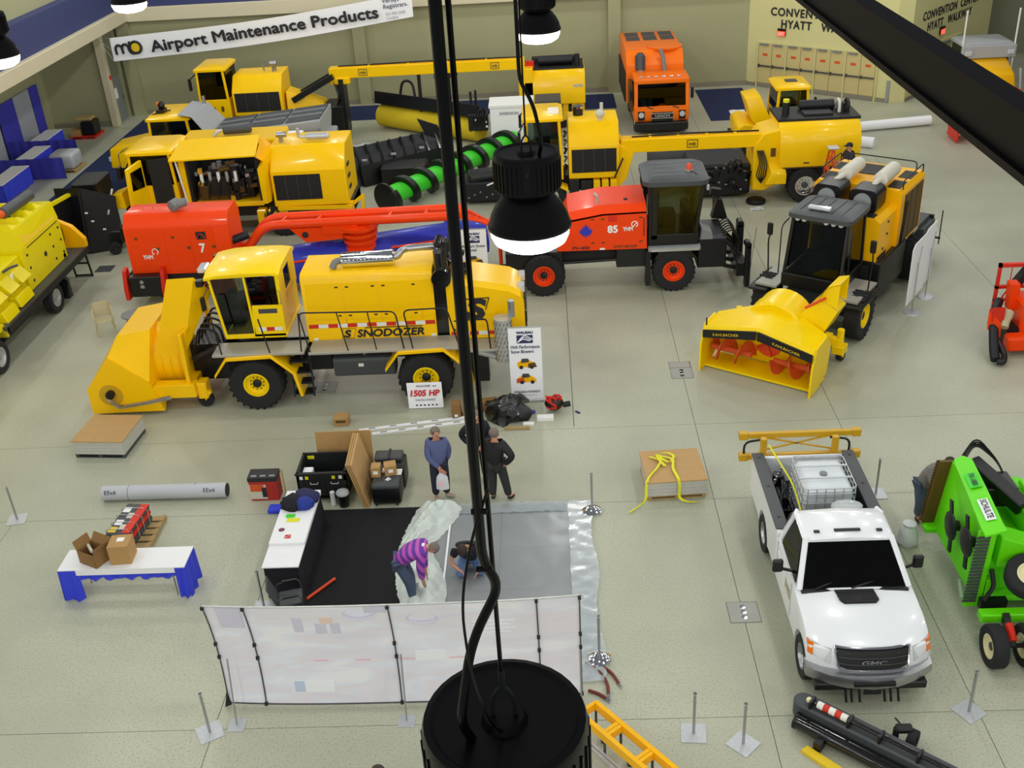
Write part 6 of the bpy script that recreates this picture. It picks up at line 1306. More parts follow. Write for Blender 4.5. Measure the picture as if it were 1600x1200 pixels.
def far_right():
    o = begin(thing('orange_highway_truck', 'orange truck with grey bumper frame partly behind the overhead beam', 'truck', (19,47,0)))
    for x,s in ((18.1,-1),(20.1,1)):
        for y in (46.6,49.6): wheel(o, (x,y,.55), .55, .35, (s,0,0), 'aluminium', .5, tread=False)
    MB().box(18.2,20.0,46,50,.6,1.1).build('chassis', 'frame_black', o)
    MB().loft([[(18.4,45.8,1.0),(19.8,45.8,1.0),(19.6,45.8,1.9),(18.6,45.8,1.9)],[(18.1,47.6,1.0),(20.1,47.6,1.0),(19.9,47.6,2.2),(18.3,47.6,2.2)]]).build('hood', 'amber', o, .1, 2)
    cab_box(o, 18.0,20.1,47.6,49.2,1.1,2.8,'hopper_grey'); MB().box(17.9,20.2,47.4,47.6,2.2,2.75).build('visor', 'hopper_grey', o, .04)
    for x in (18.15,19.95): MB().cb((x,47.35,2.45),(.3,.1,.2)).build('lamp', 'clear_lens', o, .03)
    for x in (17.95,20.15): MB().bar((x,47.6,1.5),(x,47.6,4.2),.05).build('antenna', 'paper', o)
    MB().box(19.2,19.9,45.5,45.9,.7,1.3).build('bracket', 'safety_orange', o, .05); MB().bar((20.0,45.8,.5),(20.0,46.3,2.0),.08).build('post', 'galvanised', o)
    end()
    o = begin(thing('red_blower_head', 'red snow blower head on the floor beneath the overhead beam', 'blower', (17.4,43,0)))
    MB().prism([(42.6,.05),(42.5,.9),(42.9,1.2),(43.6,1.2),(43.7,.1)],16.35,16.42,'x').build('side_plate', 'red', o); MB().prism([(42.6,.05),(42.5,.9),(42.9,1.2),(43.6,1.2),(43.7,.1)],18.7,18.77,'x').build('side_plate', 'red', o)
    MB().prism([(42.9,1.15),(42.9,1.2),(43.65,1.2),(43.75,.1),(43.65,.1),(43.5,1.1)],16.4,18.72,'x').build('casing', 'red', o)
    auger(o, (16.45,43.0,.55), (18.7,43.0,.55), .42, 3, 'orange'); end()
    o = begin(thing('red_implement', 'orange-red towed implement with hoses and guard frame at the hall edge', 'implement', (12.3,25.2,0)))
    MB().box(11.55,13.2,25.9,26.0,1.9,2.0).box(11.55,11.62,25.9,26.0,.7,2.0).box(11.55,13.2,25.9,26.0,1.3,1.38).box(11.55,13.2,25.9,26.0,.95,1.0).bar((11.6,25.95,.7),(12.2,25.95,1.9),.03).build('guard_frame', 'red', o, split=False)
    for x in (11.9,12.2,12.5): MB().bar((x,25.95,1.38),(x,25.95,1.95),.02).build('guard_bar', 'red', o)
    MB().prism([(24.9,.85),(24.9,1.25),(25.15,1.1),(25.15,.7)],11.15,11.45,'x').build('wing_plate', 'red', o)
    MB().hexa([(11.1,25.0,.6),(11.35,24.8,.45),(11.4,24.82,.45),(11.15,25.02,.6),(11.08,25.0,1.1),(11.3,24.8,.85),(11.35,24.82,.85),(11.12,25.02,1.1)]).build('red_flap', 'orange', o)
    MB().tube(fillet([(11.6,25.7,1.05),(11.35,25.3,.9),(11.2,24.8,.6),(11.12,24.4,.25),(11.1,24.2,.12)],.3),.12,12).build('black_hose', 'dark_blue_black', o); MB().tube(fillet([(11.1,24.1,.12),(11.25,24.05,.12),(11.35,24.3,.2),(11.3,24.7,.4)],.1),.08,10).build('hose_loop', 'black', o)
    MB().tube([(11.7,25.2,.95),(11.5,24.95,.8),(11.45,24.85,.7)],.12,10).build('pipe_end', 'plastic_tan', o)
    MB().box(11.5,12.9,24.5,24.9,.15,.55).box(11.9,12.9,24.9,25.8,.3,1.3).build('body', 'orange', o, .06); MB().hexa([(11.75,25.4,.9),(12.0,25.4,.9),(12.0,25.7,.9),(11.75,25.7,.9),(11.7,25.4,1.65),(11.95,25.4,1.65),(11.95,25.7,1.65),(11.7,25.7,1.65)]).build('mast', 'orange', o, .02)
    MB().bar((12.0,25.8,1.5),(12.4,25.9,2.0),.2).build('cylinder', 'frame_black', o); MB().box(11.6,12.8,24.95,25.5,.1,.6).build('gearbox', 'frame_black', o)
    end()
far_right()
# ================================================================ BOOTH, TABLES, CRATES, SIGNS, STANCHIONS
def noise_sheet(poly_fn, nu, nv, seed, th=.004, amp=.1):
    """crumpled double-skinned sheet: poly_fn(u,v)->(x,y,zbase)"""
    r = random.Random(seed); m = MB(); rows = []
    for i in range(nu+1):
        row = []
        for j in range(nv+1):
            x, y, z = poly_fn(i/nu, j/nv); e = 0 if (i in (0,nu) and j in (0,nv)) else amp*r.random(); row.append(V((x+.03*(r.random()-.5), y+.03*(r.random()-.5), z+e)))
        rows.append(row)
    n = nv+1; vs = [p for row in rows for p in row]; N = len(vs); fs = []
    for i in range(nu):
        for j in range(nv):
            a = i*n+j; fs.append((a,a+1,a+n+1,a+n)); fs.append((N+a+n,N+a+n+1,N+a+1,N+a))
    m.add(vs+[p-V((0,0,th)) for p in vs], fs); return m
mat('backdrop_frame', (70,70,76), .5, var=.1)
def print_mat():
    m = mat('backdrop_print', (240,238,246), .6, var=0); nt = m.node_tree; b = nt.nodes['Principled BSDF']; tc = nt.nodes.new('ShaderNodeTexCoord')
    mp = nt.nodes.new('ShaderNodeMapping'); mp.inputs['Scale'].default_value = (.5,1,1.6); nt.links.new(tc.outputs['Object'], mp.inputs[0])
    n = nt.nodes.new('ShaderNodeTexNoise'); n.inputs['Scale'].default_value = 1.6; n.inputs['Detail'].default_value = 8; n.inputs['Distortion'].default_value = .6; nt.links.new(mp.outputs[0], n.inputs['Vector'])
    cr = nt.nodes.new('ShaderNodeValToRGB'); e = cr.color_ramp.elements; e[0].position = .3; e[0].color = [lin(c) for c in (230,228,242)]+[1]; e[1].position = .62; e[1].color = [lin(c) for c in (246,244,250)]+[1]
    x = e.new(.46); x.color = [lin(c) for c in (238,232,240)]+[1]; x = e.new(.54); x.color = [lin(c) for c in (236,238,250)]+[1]
    nt.links.new(n.outputs['Fac'], cr.inputs[0]); nt.links.new(cr.outputs[0], b.inputs['Base Color'])
print_mat()
def backdrop():
    o = begin(thing('display_backdrop', 'long curved pale printed fabric backdrop closing the booth', 'backdrop', (-2.8,13.15,0)))
    def by(x, z): t = (x+2.8)/3.02; return 12.98+.14*(1-(z/1.15-1)**2)+.12*max(0,1-z/2.3)+.1*abs(t)**3
    xs = [-5.79,-5.13,-2.81,-.46,.22]; zs = [.06+2.22*i/9 for i in range(10)]
    for k in range(4):
        m = MB(); lo = []
        for i in range(9):
            x = xs[k]+.008+(xs[k+1]-xs[k]-.016)*i/8; lo.append([(x,by(x,z)-.003,z) for z in zs]+[(x,by(x,z)+.003,z) for z in zs[::-1]])
        m.loft(lo); m.build('printed_panel', 'backdrop_print', o)
    for x in xs:
        MB().tube([(x,by(x,z)-.02,z) for z in zs],.012,6).build('upright_tube', 'backdrop_frame', o)
        for z in (1.05,1.35,2.26,.08): MB().cb((x,by(x,z)-.03,z),(.05,.04,.06)).build('tube_joint', 'ink', o)
    for z in (.06,2.29): MB().tube([(x,by(x,z),z) for x in [-5.79+6.01*i/16 for i in range(17)]],.016,6).build('cross_tube', 'aluminium' if z > 1 else 'backdrop_frame', o)
    def faint(x0, x1, z0, z1, mt, nm='print_mark'): MB().hexa([(x0,by(x0,z0)-.012,z0),(x1,by(x1,z0)-.012,z0),(x1,by(x1,z0)-.006,z0),(x0,by(x0,z0)-.006,z0),(x0,by(x0,z1)-.012,z1),(x1,by(x1,z1)-.012,z1),(x1,by(x1,z1)-.006,z1),(x0,by(x0,z1)-.006,z1)]).build(nm, mt, o)
    faint(-4.62,-3.92,.3,.54,'pale_box'); faint(-4.6,-4.42,.31,.53,'pale_blue'); faint(-2.5,-2.0,.92,1.14,'pale_box')
    for a,b in ((-4.2,-3.95),(-3.5,-3.25),(-2.8,-2.52),(-1.95,-1.6)): faint(a,b,.96,.985,'pale_red')
    faint(-3.95,-3.75,1.85,2.0,'pale_orange'); faint(-4.05,-3.88,1.6,1.85,'pale_lilac'); faint(-3.8,-3.65,1.6,1.85,'pale_lilac'); faint(-4.4,-4.25,1.65,2.0,'pale_lilac'); faint(-5.6,-5.2,1.75,2.26,'pale_lilac'); faint(-3.2,-2.85,2.1,2.26,'pale_lilac')
    for cx,cz in ((-3.3,2.1),(-2.3,1.95)):
        q = MB(); q.tube([(cx+.24*math.cos(R(a)),by(cx,cz)-.008,cz+.12*math.sin(R(a))) for a in range(0,361,24)],.02,5); q.build('print_ring', 'pale_lilac', o)
    for k in range(4): faint(-1.5,-.9+.08*(k%2),1.5+.09*k,1.53+.09*k,'pale_box')
    for i, x in enumerate((-5.55,-2.7,.2)):
        MB().cyl((x,12.74,.02),(x,12.98,1.25),.014,n=6).build('stand_leg', 'steel', o); MB().box(x-.14,x+.14,12.6,12.88,.0,.012).build('foot_plate', 'galvanised', o)
    MB().plate([(-5.85,13.15,.02),(-5.75,13.2,.02),(-5.78,13.2,.35)],.02).build('gusset', 'ink', o)
    end()
for n_, c_ in (('pale_box',(246,247,252)),('pale_blue',(196,212,236)),('pale_red',(240,196,206)),('pale_orange',(240,214,200)),('pale_lilac',(216,212,230))): mat(n_, c_, .6, var=0)
backdrop()
# booth floor
tag(MB().box(-5.5,-2.57,13.35,18.8,.001,.012).build('booth_carpet', 'carpet_black'), 'black booth carpet beside the counter', 'carpet')
gc = thing('grey_booth_carpet', 'grey booth carpet laid in tiles under clear plastic', 'carpet', (-1.2,16,0)); begin(gc)
for i,(x0,x1) in enumerate(((-2.56,-1.285),(-1.26,.15))):
    for j in range(4): MB().box(x0,x1,13.4+1.3*j,13.4+1.3*j+1.292,.001,.014).build('carpet_tile', 'carpet_grey', gc)
MB().box(-1.284,-1.261,13.4,18.6,.001,.006).build('seam_strip', 'ink', gc); end()
def film_fn(u, v): return (-2.75+3.35*u, 13.6+5.15*v, .016)
tag(noise_sheet(film_fn, 26, 40, 11, .002, .014).build('plastic_sheet', 'thin_film'), 'clear plastic sheet spread over the grey booth carpet', 'plastic sheet')
for k,(x,y,w_,h_) in enumerate(((-2.35,14.2,.12,4.2),)): tag(MB().box(x-.02,x+.02,y,y+h_,.036,.05).build('carpet_trim', 'sign_white'), 'white edging strip lying along the grey booth carpet', 'strip')
def heap_fn(u, v):
    x0 = -2.98-.35*math.sin(v*3.0)-.05*v; return (x0+(.62+.35*abs(math.sin(v*5)))*u, 15.1+3.6*v, .02+math.sin(u*3.14)*(.1+.1*abs(math.sin(v*7+u*5))+.07*abs(math.sin(u*11-v*13))+.05*abs(math.sin(v*31+u*9))))
tag(noise_sheet(heap_fn, 22, 70, 4, .004, .025).build('crumpled_sheet', 'heap_white' if 'heap_white' in MT else mat('heap_white',(214,222,216),.45,var=.04)), 'crumpled white sheet heaped between black and grey carpets', 'sheet')
tag(noise_sheet(lambda u,v:(.13+.5*u+.05*math.sin(v*14)*u,13.5+5.3*v,.034),6,60,13,.002,.03).build('film_border', 'border_film'), 'wrinkled clear film edge along the grey booth carpet', 'plastic sheet')
tag(noise_sheet(lambda u,v:(-2.5+2.6*u,18.45+.38*v,.034),40,5,14,.002,.03).build('film_border', 'border_film'), 'wrinkled clear film edge at the back of the grey booth carpet', 'plastic sheet')
# counter with coats
def counter():
    o = begin(thing('display_counter', 'white topped display counter with black skirt on the booth carpet', 'counter', (-5.3,16.8,0)))
    q = MB(); rr = random.Random(2)
    def skirt(x0,x1,y0,y1,zt):
        pts = []
        for (ax,ay),(bx,by_) in zip(((x0,y0),(x1,y0),(x1,y1),(x0,y1)),((x1,y0),(x1,y1),(x0,y1),(x0,y0))):
            n = max(6,int(math.hypot(bx-ax,by_-ay)*9))
            pts += [(ax+(bx-ax)*i/n, ay+(by_-ay)*i/n) for i in range(n)]
        c = ((x0+x1)/2,(y0+y1)/2)
        bot = [(x+(x-c[0])*.05+.025*math.sin(i*2.6), y+(y-c[1])*.02+.025*math.cos(i*2.1), .015) for i,(x,y) in enumerate(pts)]
        return MB().loft([bot,[(x,y,zt) for x,y in pts]])
    skirt(-5.64,-4.99,15.53,17.93,.96).build('skirt', 'black_cloth', o)
    MB().box(-5.67,-4.96,15.5,16.17,.96,1.0).build('counter_top', 'white', o, .006); MB().box(-5.67,-4.96,16.17,17.96,.96,1.07).build('counter_top', 'white', o, .006)
    MB().lathe([(.06,0),(.06,.004)],(-5.5,16.6,1.07),(0,0,1),16).build('round_sticker', 'ink_blue', o); MB().lathe([(.03,.005),(.03,.007)],(-5.5,16.6,1.07),(0,0,1),12).build('sticker_dot', 'ink_red', o)
    text('S', o, 'ink_red', (-5.33,16.37,1.071), (1,0,0), (0,1,0), w=.14, h=.12, bold=.05)
    end(); o.location = (-5.36,17.22,0); o.scale = (1,1,.78)
    c = thing('jacket_pile', 'navy and black jackets piled on the counter end', 'clothes', (-5.36,17.9,.842))
    for i,(mt,dx,dy,s) in enumerate((('navy_cloth',.1,.12,1.0),('black_cloth',-.12,-.05,1.0),('blue_cloth',.12,-.12,.7))):
        r = random.Random(i+3); lo = []
        for k in range(6):
            z = [.0,.06,.12,.17,.2,.21][k]; rad = [.26,.28,.25,.2,.13,.04][k]*s
            lo.append([(dx+rad*(1+.35*(r.random()-.5))*math.cos(a), dy+rad*(1+.35*(r.random()-.5))*math.sin(a)*.9, z) for a in [2*math.pi*t/14 for t in range(14)]])
        MB().loft(lo).build('jacket', mt, c)
    tag(MB().box(-5.56,-5.38,17.42,17.52,.836,.85).build('green_tag', 'auger_green'), 'small green card on the white counter', 'card')
    tag(MB().box(-5.52,-5.26,17.27,17.39,.836,.846).build('yellow_flyer', 'strap_yellow'), 'small yellow flyer on the white counter', 'flyer')
mat('navy_cloth',(34,34,80),.85,var=.15); mat('blue_cloth',(30,50,140),.8,var=.15)
counter()
def arm_chair(o, mt, x=0, y=0):
    """stacking chair with steel arms, facing +x"""
    MB().box(-.22,.22,-.22,.22,.42,.46).build('seat', mt, o, .02); MB().hexa([(-.26,-.22,.46),(-.22,-.22,.46),(-.22,.22,.46),(-.26,.22,.46),(-.4,-.22,.88),(-.37,-.22,.88),(-.37,.22,.88),(-.4,.22,.88)]).build('backrest', mt, o, .01)
    for s in (-1,1):
        MB().tube(fillet([(-.26,s*.24,.0),(-.24,s*.24,.62),(.2,s*.24,.64),(.24,s*.24,.0)],.08),.012,6).build('side_frame', 'dark_grey', o)
        MB().box(-.12,.16,s*.24-.025,s*.24+.025,.64,.665).build('armrest', 'black', o)
c = thing('folding_armchair', 'dark grey armchair on the black booth carpet beside the counter', 'chair', (-5.12,15.42,.013), R(14)); arm_chair(c, 'dark_grey')
c = thing('tipped_armchair', 'dark armchair half hidden behind the printed backdrop', 'chair', (-4.25,14.55,.013), R(150)); arm_chair(c, 'seat_black')
tag(MB().cyl((-4.95,15.85,.05),(-4.5,16.42,.06),.03,n=10).build('orange_tube', 'safety_orange'), 'orange tube lying on the black booth carpet', 'tube')
# black crates, boards, boxes
def crate():
    o = begin(thing('ribbed_crate', 'large open black ribbed plastic crate behind the booth', 'crate', (-5.1,19.3,0))); x0,x1,y0,y1,h = -5.72,-4.64,19.15,20.0,.74
    MB().box(x0,x1,y0,y0+.05,.1,h).box(x0,x1,y1-.05,y1,.1,h).box(x0,x0+.05,y0,y1,.1,h).box(x1-.05,x1,y0,y1,.1,h).box(x0,x1,y0,y1,.08,.14).build('walls', 'crate_black', o, split=False)
    for k in range(7):
        for z in (.26,.42): MB().box(x0+.04+.155*k,x0+.15+.155*k,y0-.015,y0,z,z+.12).build('rib_panel', 'crate_black', o)
    for z in (.2,.7): MB().box(x0-.02,x1+.02,y0-.03,y0,z,z+.04).build('rim', 'crate_black', o)
    for x in (x0+.3,x0+.75): MB().tube(fillet([(x,y0-.02,.52),(x,y0-.04,.48),(x+.16,y0-.04,.48),(x+.16,y0-.02,.52)],.02),.012,6).build('handle', 'aluminium', o)
    for x,mt in ((x0+.08,'paper'),(x0+.2,'strap_yellow'),(x1-.3,'strap_yellow'),(x1-.15,'paper')): MB().box(x,x+.07,y0-.034,y0-.028,.6,.68).build('label', mt, o)
    for x in (x0+.1,x1-.2): MB().box(x,x+.14,y0,y1,.0,.09).build('foot', 'crate_black', o)
    MB().box(x0+.1,x0+.25,y1-.06,y1-.05,.6,.68).build('label', 'strap_yellow', o)
    MB().box(x0+.08,x0+.3,y0+.2,y0+.45,.14,.62).build('white_bundle', 'sign_white', o, .02); end()
mat('crate_black',(20,24,24),.6,var=.25,scale=20)
crate()
tag(MB().hexa([(-5.45,20.13,.0),(-4.2,20.13,.0),(-4.2,20.16,.0),(-5.45,20.16,.0),(-5.45,20.25,1.1),(-4.2,20.25,1.1),(-4.2,20.28,1.1),(-5.45,20.28,1.1)]).build('hardboard_sheet', 'cardboard'), 'brown board leaning behind the black crate', 'board')
for i in range(3):
    x = -4.5+.05*i
    tag(MB().hexa([(x+.22,18.86,.005),(x+.26,18.86,.005),(x+.26,20.0,.005),(x+.22,20.0,.005),(x-.05,18.86,1.1),(x-.01,18.86,1.1),(x-.01,20.0,1.2),(x-.05,20.0,1.2)]).build('plywood_panel', 'hardboard' if i == 2 else 'cardboard'), ('light brown panel leaning on the black crate, outermost of three','light brown panel leaning on the black crate, middle of three','light brown panel leaning on the black crate, innermost of three')[2-i], 'panel')
def cases():
    o = begin(thing('transit_case', 'black transit case with domed lid beside the leaning panels', 'case', (-3.75,19.0,0))); MB().box(-4.08,-3.45,18.88,19.45,.04,.5).build('case_body', 'black', o, .06, 2); MB().box(-4.06,-3.47,18.82,19.43,.46,.58).build('case_lid', 'dark_grey', o, .05, 2); MB().prism([(-.06,-.02),(0,.1),(.08,0),(.02,-.02),(.03,-.07),(-.02,-.03)],.581,.584,'z',(-3.72,19.05)).build('sticker', 'paper', o)
    for x in (-4.0,-3.55): wheel(o, (x,18.92,.05), .05, .04, (1,0,0), 'black', .5, tread=False, nuts=False, n=10, name='castor')
    end()
    o = begin(thing('long_transit_case', 'larger black transit case with strap behind the cardboard boxes', 'case', (-3.75,19.85,0))); MB().box(-4.1,-3.42,19.5,20.1,.02,.58).build('case_body', 'black', o, .05, 2); MB().box(-4.1,-3.48,19.75,20.1,.56,.68).build('case_lid', 'dark_grey', o, .03); MB().box(-3.8,-3.75,19.7,20.12,.68,.69).build('strap', 'ink', o); end()
    for x,y,s,lb,a in ((-3.98,19.25,.2,'narrow brown cardboard box on the black transit case',0),(-3.68,19.3,.26,'square brown cardboard box with white label on the transit case',R(12))):
        o = thing('cardboard_box', lb, 'box', (x,y,.585), a); MB().box(-s/2,s/2,-.12,.12,0,.24).build('carton', 'cardboard', o, .004); MB().box(-.05,.05,-.124,-.12,.08,.16).build('label', 'paper', o); MB().box(-s/2,s/2,-.02,.02,.2401,.242).build('packing_tape', 'hardboard', o)
    tag(MB().box(-3.56,-3.44,19.2,19.42,.59,.6).build('paper_sheet', 'paper'), 'white paper sheet beside the square carton', 'paper')
    tag(MB().box(-3.87,-3.82,19.3,19.45,.59,.62).build('white_card', 'paper'), 'white card between two cartons on the case', 'card')
cases()
o = begin(thing('red_tool_box', 'red and black printed carton near the counter', 'box', (-6.5,19.4,0))); MB().box(-6.82,-6.2,19.25,19.6,.002,.6).build('carton', 'carton_red' if 'carton_red' in MT else mat('carton_red',(176,40,30),.6,var=.06), o, .006); MB().box(-6.82,-6.45,19.243,19.25,.05,.42).build('white_print', 'dirty_cream', o); MB().box(-6.8,-6.5,19.238,19.243,.25,.42).build('orange_print', 'rust_orange', o); MB().box(-6.83,-6.19,19.24,19.61,.5,.602).build('black_lid', 'ink', o); MB().box(-6.55,-6.45,19.236,19.24,.1,.35).build('picture', 'ink', o)
for x in (-6.7,-6.5,-6.3): MB().box(x-.06,x+.06,19.3,19.36,.602,.604).build('print', 'mid_grey', o)
end()
tag(MB().cyl((-5.98,19.08,.0),(-6.0,19.1,.9),.02).build('wood_stake', 'wood'), 'thin wooden stake standing beside the counter', 'stake')
tag(MB().box(-6.35,-6.05,18.72,18.98,.002,.1).xf(Matrix.Translation((0,0,0))).build('blue_case', 'blue_drape', None, .03, 2), 'flat blue case on the floor beside the counter', 'case')
tag(MB().cyl((-4.96,19.03,.0),(-4.96,19.03,.32),.055).build('paper_roll', 'paper'), 'white paper roll standing before the ribbed crate', 'paper roll')
o = begin(thing('waste_bin', 'black bin with clear liner before the ribbed crate', 'bin', (-4.72,18.97,0))); MB().lathe([(.11,.0),(.145,.3),(.13,.3),(.1,.02)],(-4.72,18.97,0),(0,0,1),20).build('bin_body', 'black', o); MB().sph((-4.72,18.97,.33),(.15,.14,.09),12,6).build('liner', 'film', o); end()
# pallets and boards
def pallet(o, x0, x1, y0, y1, z=0, h=.12, mt='wood'):
    n = 6; w_ = (y1-y0)/n
    for i in range(n): MB().box(x0,x1,y0+i*w_,y0+i*w_+w_*.7,z+h-.02,z+h).build('deck_slat', mt, o)
    for x in (x0,(x0+x1)/2-.04,x1-.08): MB().box(x,x+.08,y0,y1,z+.02,z+h-.02).build('stringer', mt, o)
    for y in (y0,y1-.1): MB().box(x0,x1,y,y+.1,z,z+.02).build('bottom_slat', mt, o)
def stack(loc, rz, lb, wood):
    o = thing('panel_stack', lb, 'pallet', loc, rz); pallet(o, -.62,.62,-.6,.6, 0, .1, 'wood' if wood else 'dark_grey')
    for i in range(4): MB().box(-.62+.01*(i%2),.62,-.6,.6,.1+.085*i,.1+.085*i+.08).build('floor_panel', 'gray_stack', o)
    MB().box(-.64,.64,-.62,.62,.44,.465).build('cover_board', 'hardboard', o)
stack((-10.88,21.85,0), R(-5), 'stack of grey panels with board on top beside the SnoDozer', False); stack((2.42,19.4,0), R(3), 'panel stack on wooden pallet with yellow straps on top', True)
st = MB(); 
for pts in ([(1.95,19.7,.49),(2.2,19.5,.52),(2.05,19.2,.5),(1.88,18.95,.49),(1.8,18.75,.47),(1.78,18.6,.1),(1.6,18.5,.03),(1.4,18.3,.03)], [(2.1,19.75,.5),(2.45,19.55,.52),(2.4,19.2,.5),(2.48,18.82,.49),(2.5,18.72,.4),(2.48,18.66,.08),(2.7,18.6,.03),(2.85,18.6,.03)], [(2.1,19.75,.52),(2.35,19.8,.53),(2.5,19.65,.52),(2.35,19.4,.51),(2.2,19.55,.53),(2.1,19.75,.53),(2.15,19.5,.52),(2.25,19.3,.5)]):
    p = fillet([V(q) for q in pts],.1,3); st.loft([[a+V((-.03,.0,0)),a+V((.03,.02,0)),a+V((.03,.02,.012)),a+V((-.03,0,.012))] for a in p])
tag(st.build('lifting_strap', 'strap_yellow', split=False), 'yellow webbing lifting straps draped over the panel stack', 'strap')
# carpet roll
o = begin(thing('carpet_roll', 'long grey wrapped carpet roll on the floor marked in pen', 'carpet roll', (-8.8,19.45,0))); a, b = V((-10.2,19.5,.17)), V((-7.4,19.47,.17)); MB().cyl(a, b, .17, n=24).build('wrapped_roll', 'roll_grey' if 'roll_grey' in MT else mat('roll_grey',(188,190,196),.55,var=.06), o); MB().cyl(b, b+V((.01,0,0)), .15, n=20).build('roll_end', 'grille', o)
text('EEx6', o, 'ink', (-9.98,19.36,.27), (1,0,0), (0,.5,.8), w=.26, h=.09, depth=.012); text('EEx6', o, 'ink', (-7.75,19.34,.27), (1,0,0), (0,.5,.8), w=.26, h=.09, depth=.012)
for x in (-9.6,-8.1): MB().lathe([(.172,0),(.172,.012)],(x,19.49,.17),(1,0,0),24).build('wrap_tape', 'grey', o)
end()
# table with blue skirt
def skirted(loc, L, W, label, rz=0, front_open=False, group=None):
    o = thing('skirted_table', label, 'table', loc, rz, group); h = .75
    MB().box(-L/2,L/2,-W/2,W/2,h-.03,h).build('table_top', 'white', o, .005)
    def drape(p, q, z0, z1, mt='blue_drape', nm='skirt'):
        n = max(6,int((V(q)-V(p)).length*14)); d = (V(q)-V(p)).normalized(); nn = V((d.y,-d.x,0)); lo = []
        for i in range(n+1):
            c = V(p).lerp(V(q),i/n); e = .022*math.sin(i*1.9); bz = z0+.03*math.sin(i*1.3)
            lo.append([c+nn*(e*1.6+.02)+V((0,0,bz)), c+nn*(.005)+V((0,0,z1)), c+nn*(-.004)+V((0,0,z1)), c+nn*(e*1.6+.008)+V((0,0,bz))])
        MB().loft(lo).build(nm, mt, o)
    if front_open:
        drape((-L/2,-W/2,0),(-L/2+.4,-W/2,0),.02,h-.03); drape((L/2-.2,-W/2,0),(L/2,-W/2,0),.02,h-.03); MB().box(-L/2+.35,L/2-.2,-W/2-.012,-W/2,h-.13,h).build('cloth_edge', 'white', o)
        drape((-L/2+.4,-W/2+.03,0),(L/2-.2,-W/2+.03,0),.5,h-.06,'blue_drape','bunched_skirt'); drape((-L/2+.4,-W/2+.045,0),(L/2-.2,-W/2+.045,0),.47,h-.06,'grey_drape','skirt_lining'); drape((L/2,-W/2,0),(L/2,W/2,0),.02,h-.03); drape((-L/2,W/2,0),(-L/2,-W/2,0),.02,h-.03)
    else:
        for p,q in (((-L/2,-W/2,0),(L/2,-W/2,0)),((L/2,-W/2,0),(L/2,W/2,0)),((L/2,W/2,0),(-L/2,W/2,0)),((-L/2,W/2,0),(-L/2,-W/2,0))): drape(p,q,.02,h-.03)
    for x in (-L/2+.3,L/2-.3):
        for y in (-W/2+.1,W/2-.1): MB().cyl((x,y,0),(x,y,h-.03),.013,n=6).build('leg', 'steel', o)
    return o
skirted((-8.5,16.38,0), 2.48, .64, 'white table with raised blue skirt carrying two cartons', 0, True)
def open_box(loc, rz, lb):
    o = thing('open_carton', lb, 'box', loc, rz); w_,d,h = .46,.36,.3
    MB().box(-w_/2,w_/2,-d/2,-d/2+.008,0,h).box(-w_/2,w_/2,d/2-.008,d/2,0,h).box(-w_/2,-w_/2+.008,-d/2,d/2,0,h).box(w_/2-.008,w_/2,-d/2,d/2,0,h).box(-w_/2,w_/2,-d/2,d/2,0,.008).build('carton', 'cardboard_dark', o, split=False)
    for s in (-1,1): MB().plate([(s*w_/2,-d/2,h),(s*w_/2,d/2,h),(s*(w_/2+.06),d/2,h+.17),(s*(w_/2+.06),-d/2,h+.17)],.006).build('flap', 'cardboard_dark', o)
    MB().plate([(-w_/2,d/2,h),(w_/2,d/2,h),(w_/2,d/2+.12,h+.14),(-w_/2,d/2+.12,h+.14)],.006).build('flap', 'cardboard_dark', o)
    MB().cyl((-.25,.1,h-.05),(.12,-.1,h+.03),.03).build('paper_tube', 'dirty_cream', o)
open_box((-9.08,16.33,.752), R(-28), 'opened brown carton with paper tube on the blue skirted table')
o = thing('closed_carton', 'closed brown carton standing on the blue skirted table', 'box', (-8.53,16.38,.752), R(4)); MB().box(-.2,.2,-.2,.2,0,.42).build('carton', 'cardboard', o, .004); MB().box(-.06,.08,-.02,.1,.4205,.423).build('label', 'paper', o)
o = begin(thing('wood_pallet', 'small wooden pallet carrying a strapped pile of bags', 'pallet', (-9.0,17.9,0))); pallet(o, -9.4,-8.55,17.3,18.7); end()
sl = thing('strapped_bag_pile', 'strapped red and grey bags on the wooden pallet behind the table', 'bags', (-9.08,18.0,.1225)); sl.rotation_euler = (0,0,R(-6))
for i in range(3):
    MB().box(-.26+.01*i,.26,-.55,.55,.14*i,.14*i+.135).build('bag', 'red' if i == 1 else 'dark_grey', sl, .05, 2)
for i,(x,y,mt) in enumerate(((-.12,.3,'paper'),(.05,.1,'dirty_cream'),(-.1,-.15,'paper'),(.06,-.3,'dirty_cream'),(-.12,-.4,'logo_yellow'))): MB().box(x-.08,x+.08,y-.09,y+.09,.415,.419).build('bag_print', mt, sl)
for y in (-.4,-.15,.1,.35): MB().tube([(-.27,y,0),(-.28,y,.4),(-.2,y,.43),(.2,y,.43),(.28,y,.38),(.28,y,0)],.008,5).build('wire_strap', 'galvanised', sl)
MB().box(.1,.27,-.5,.5,.4,.424).build('red_band', 'red', sl)
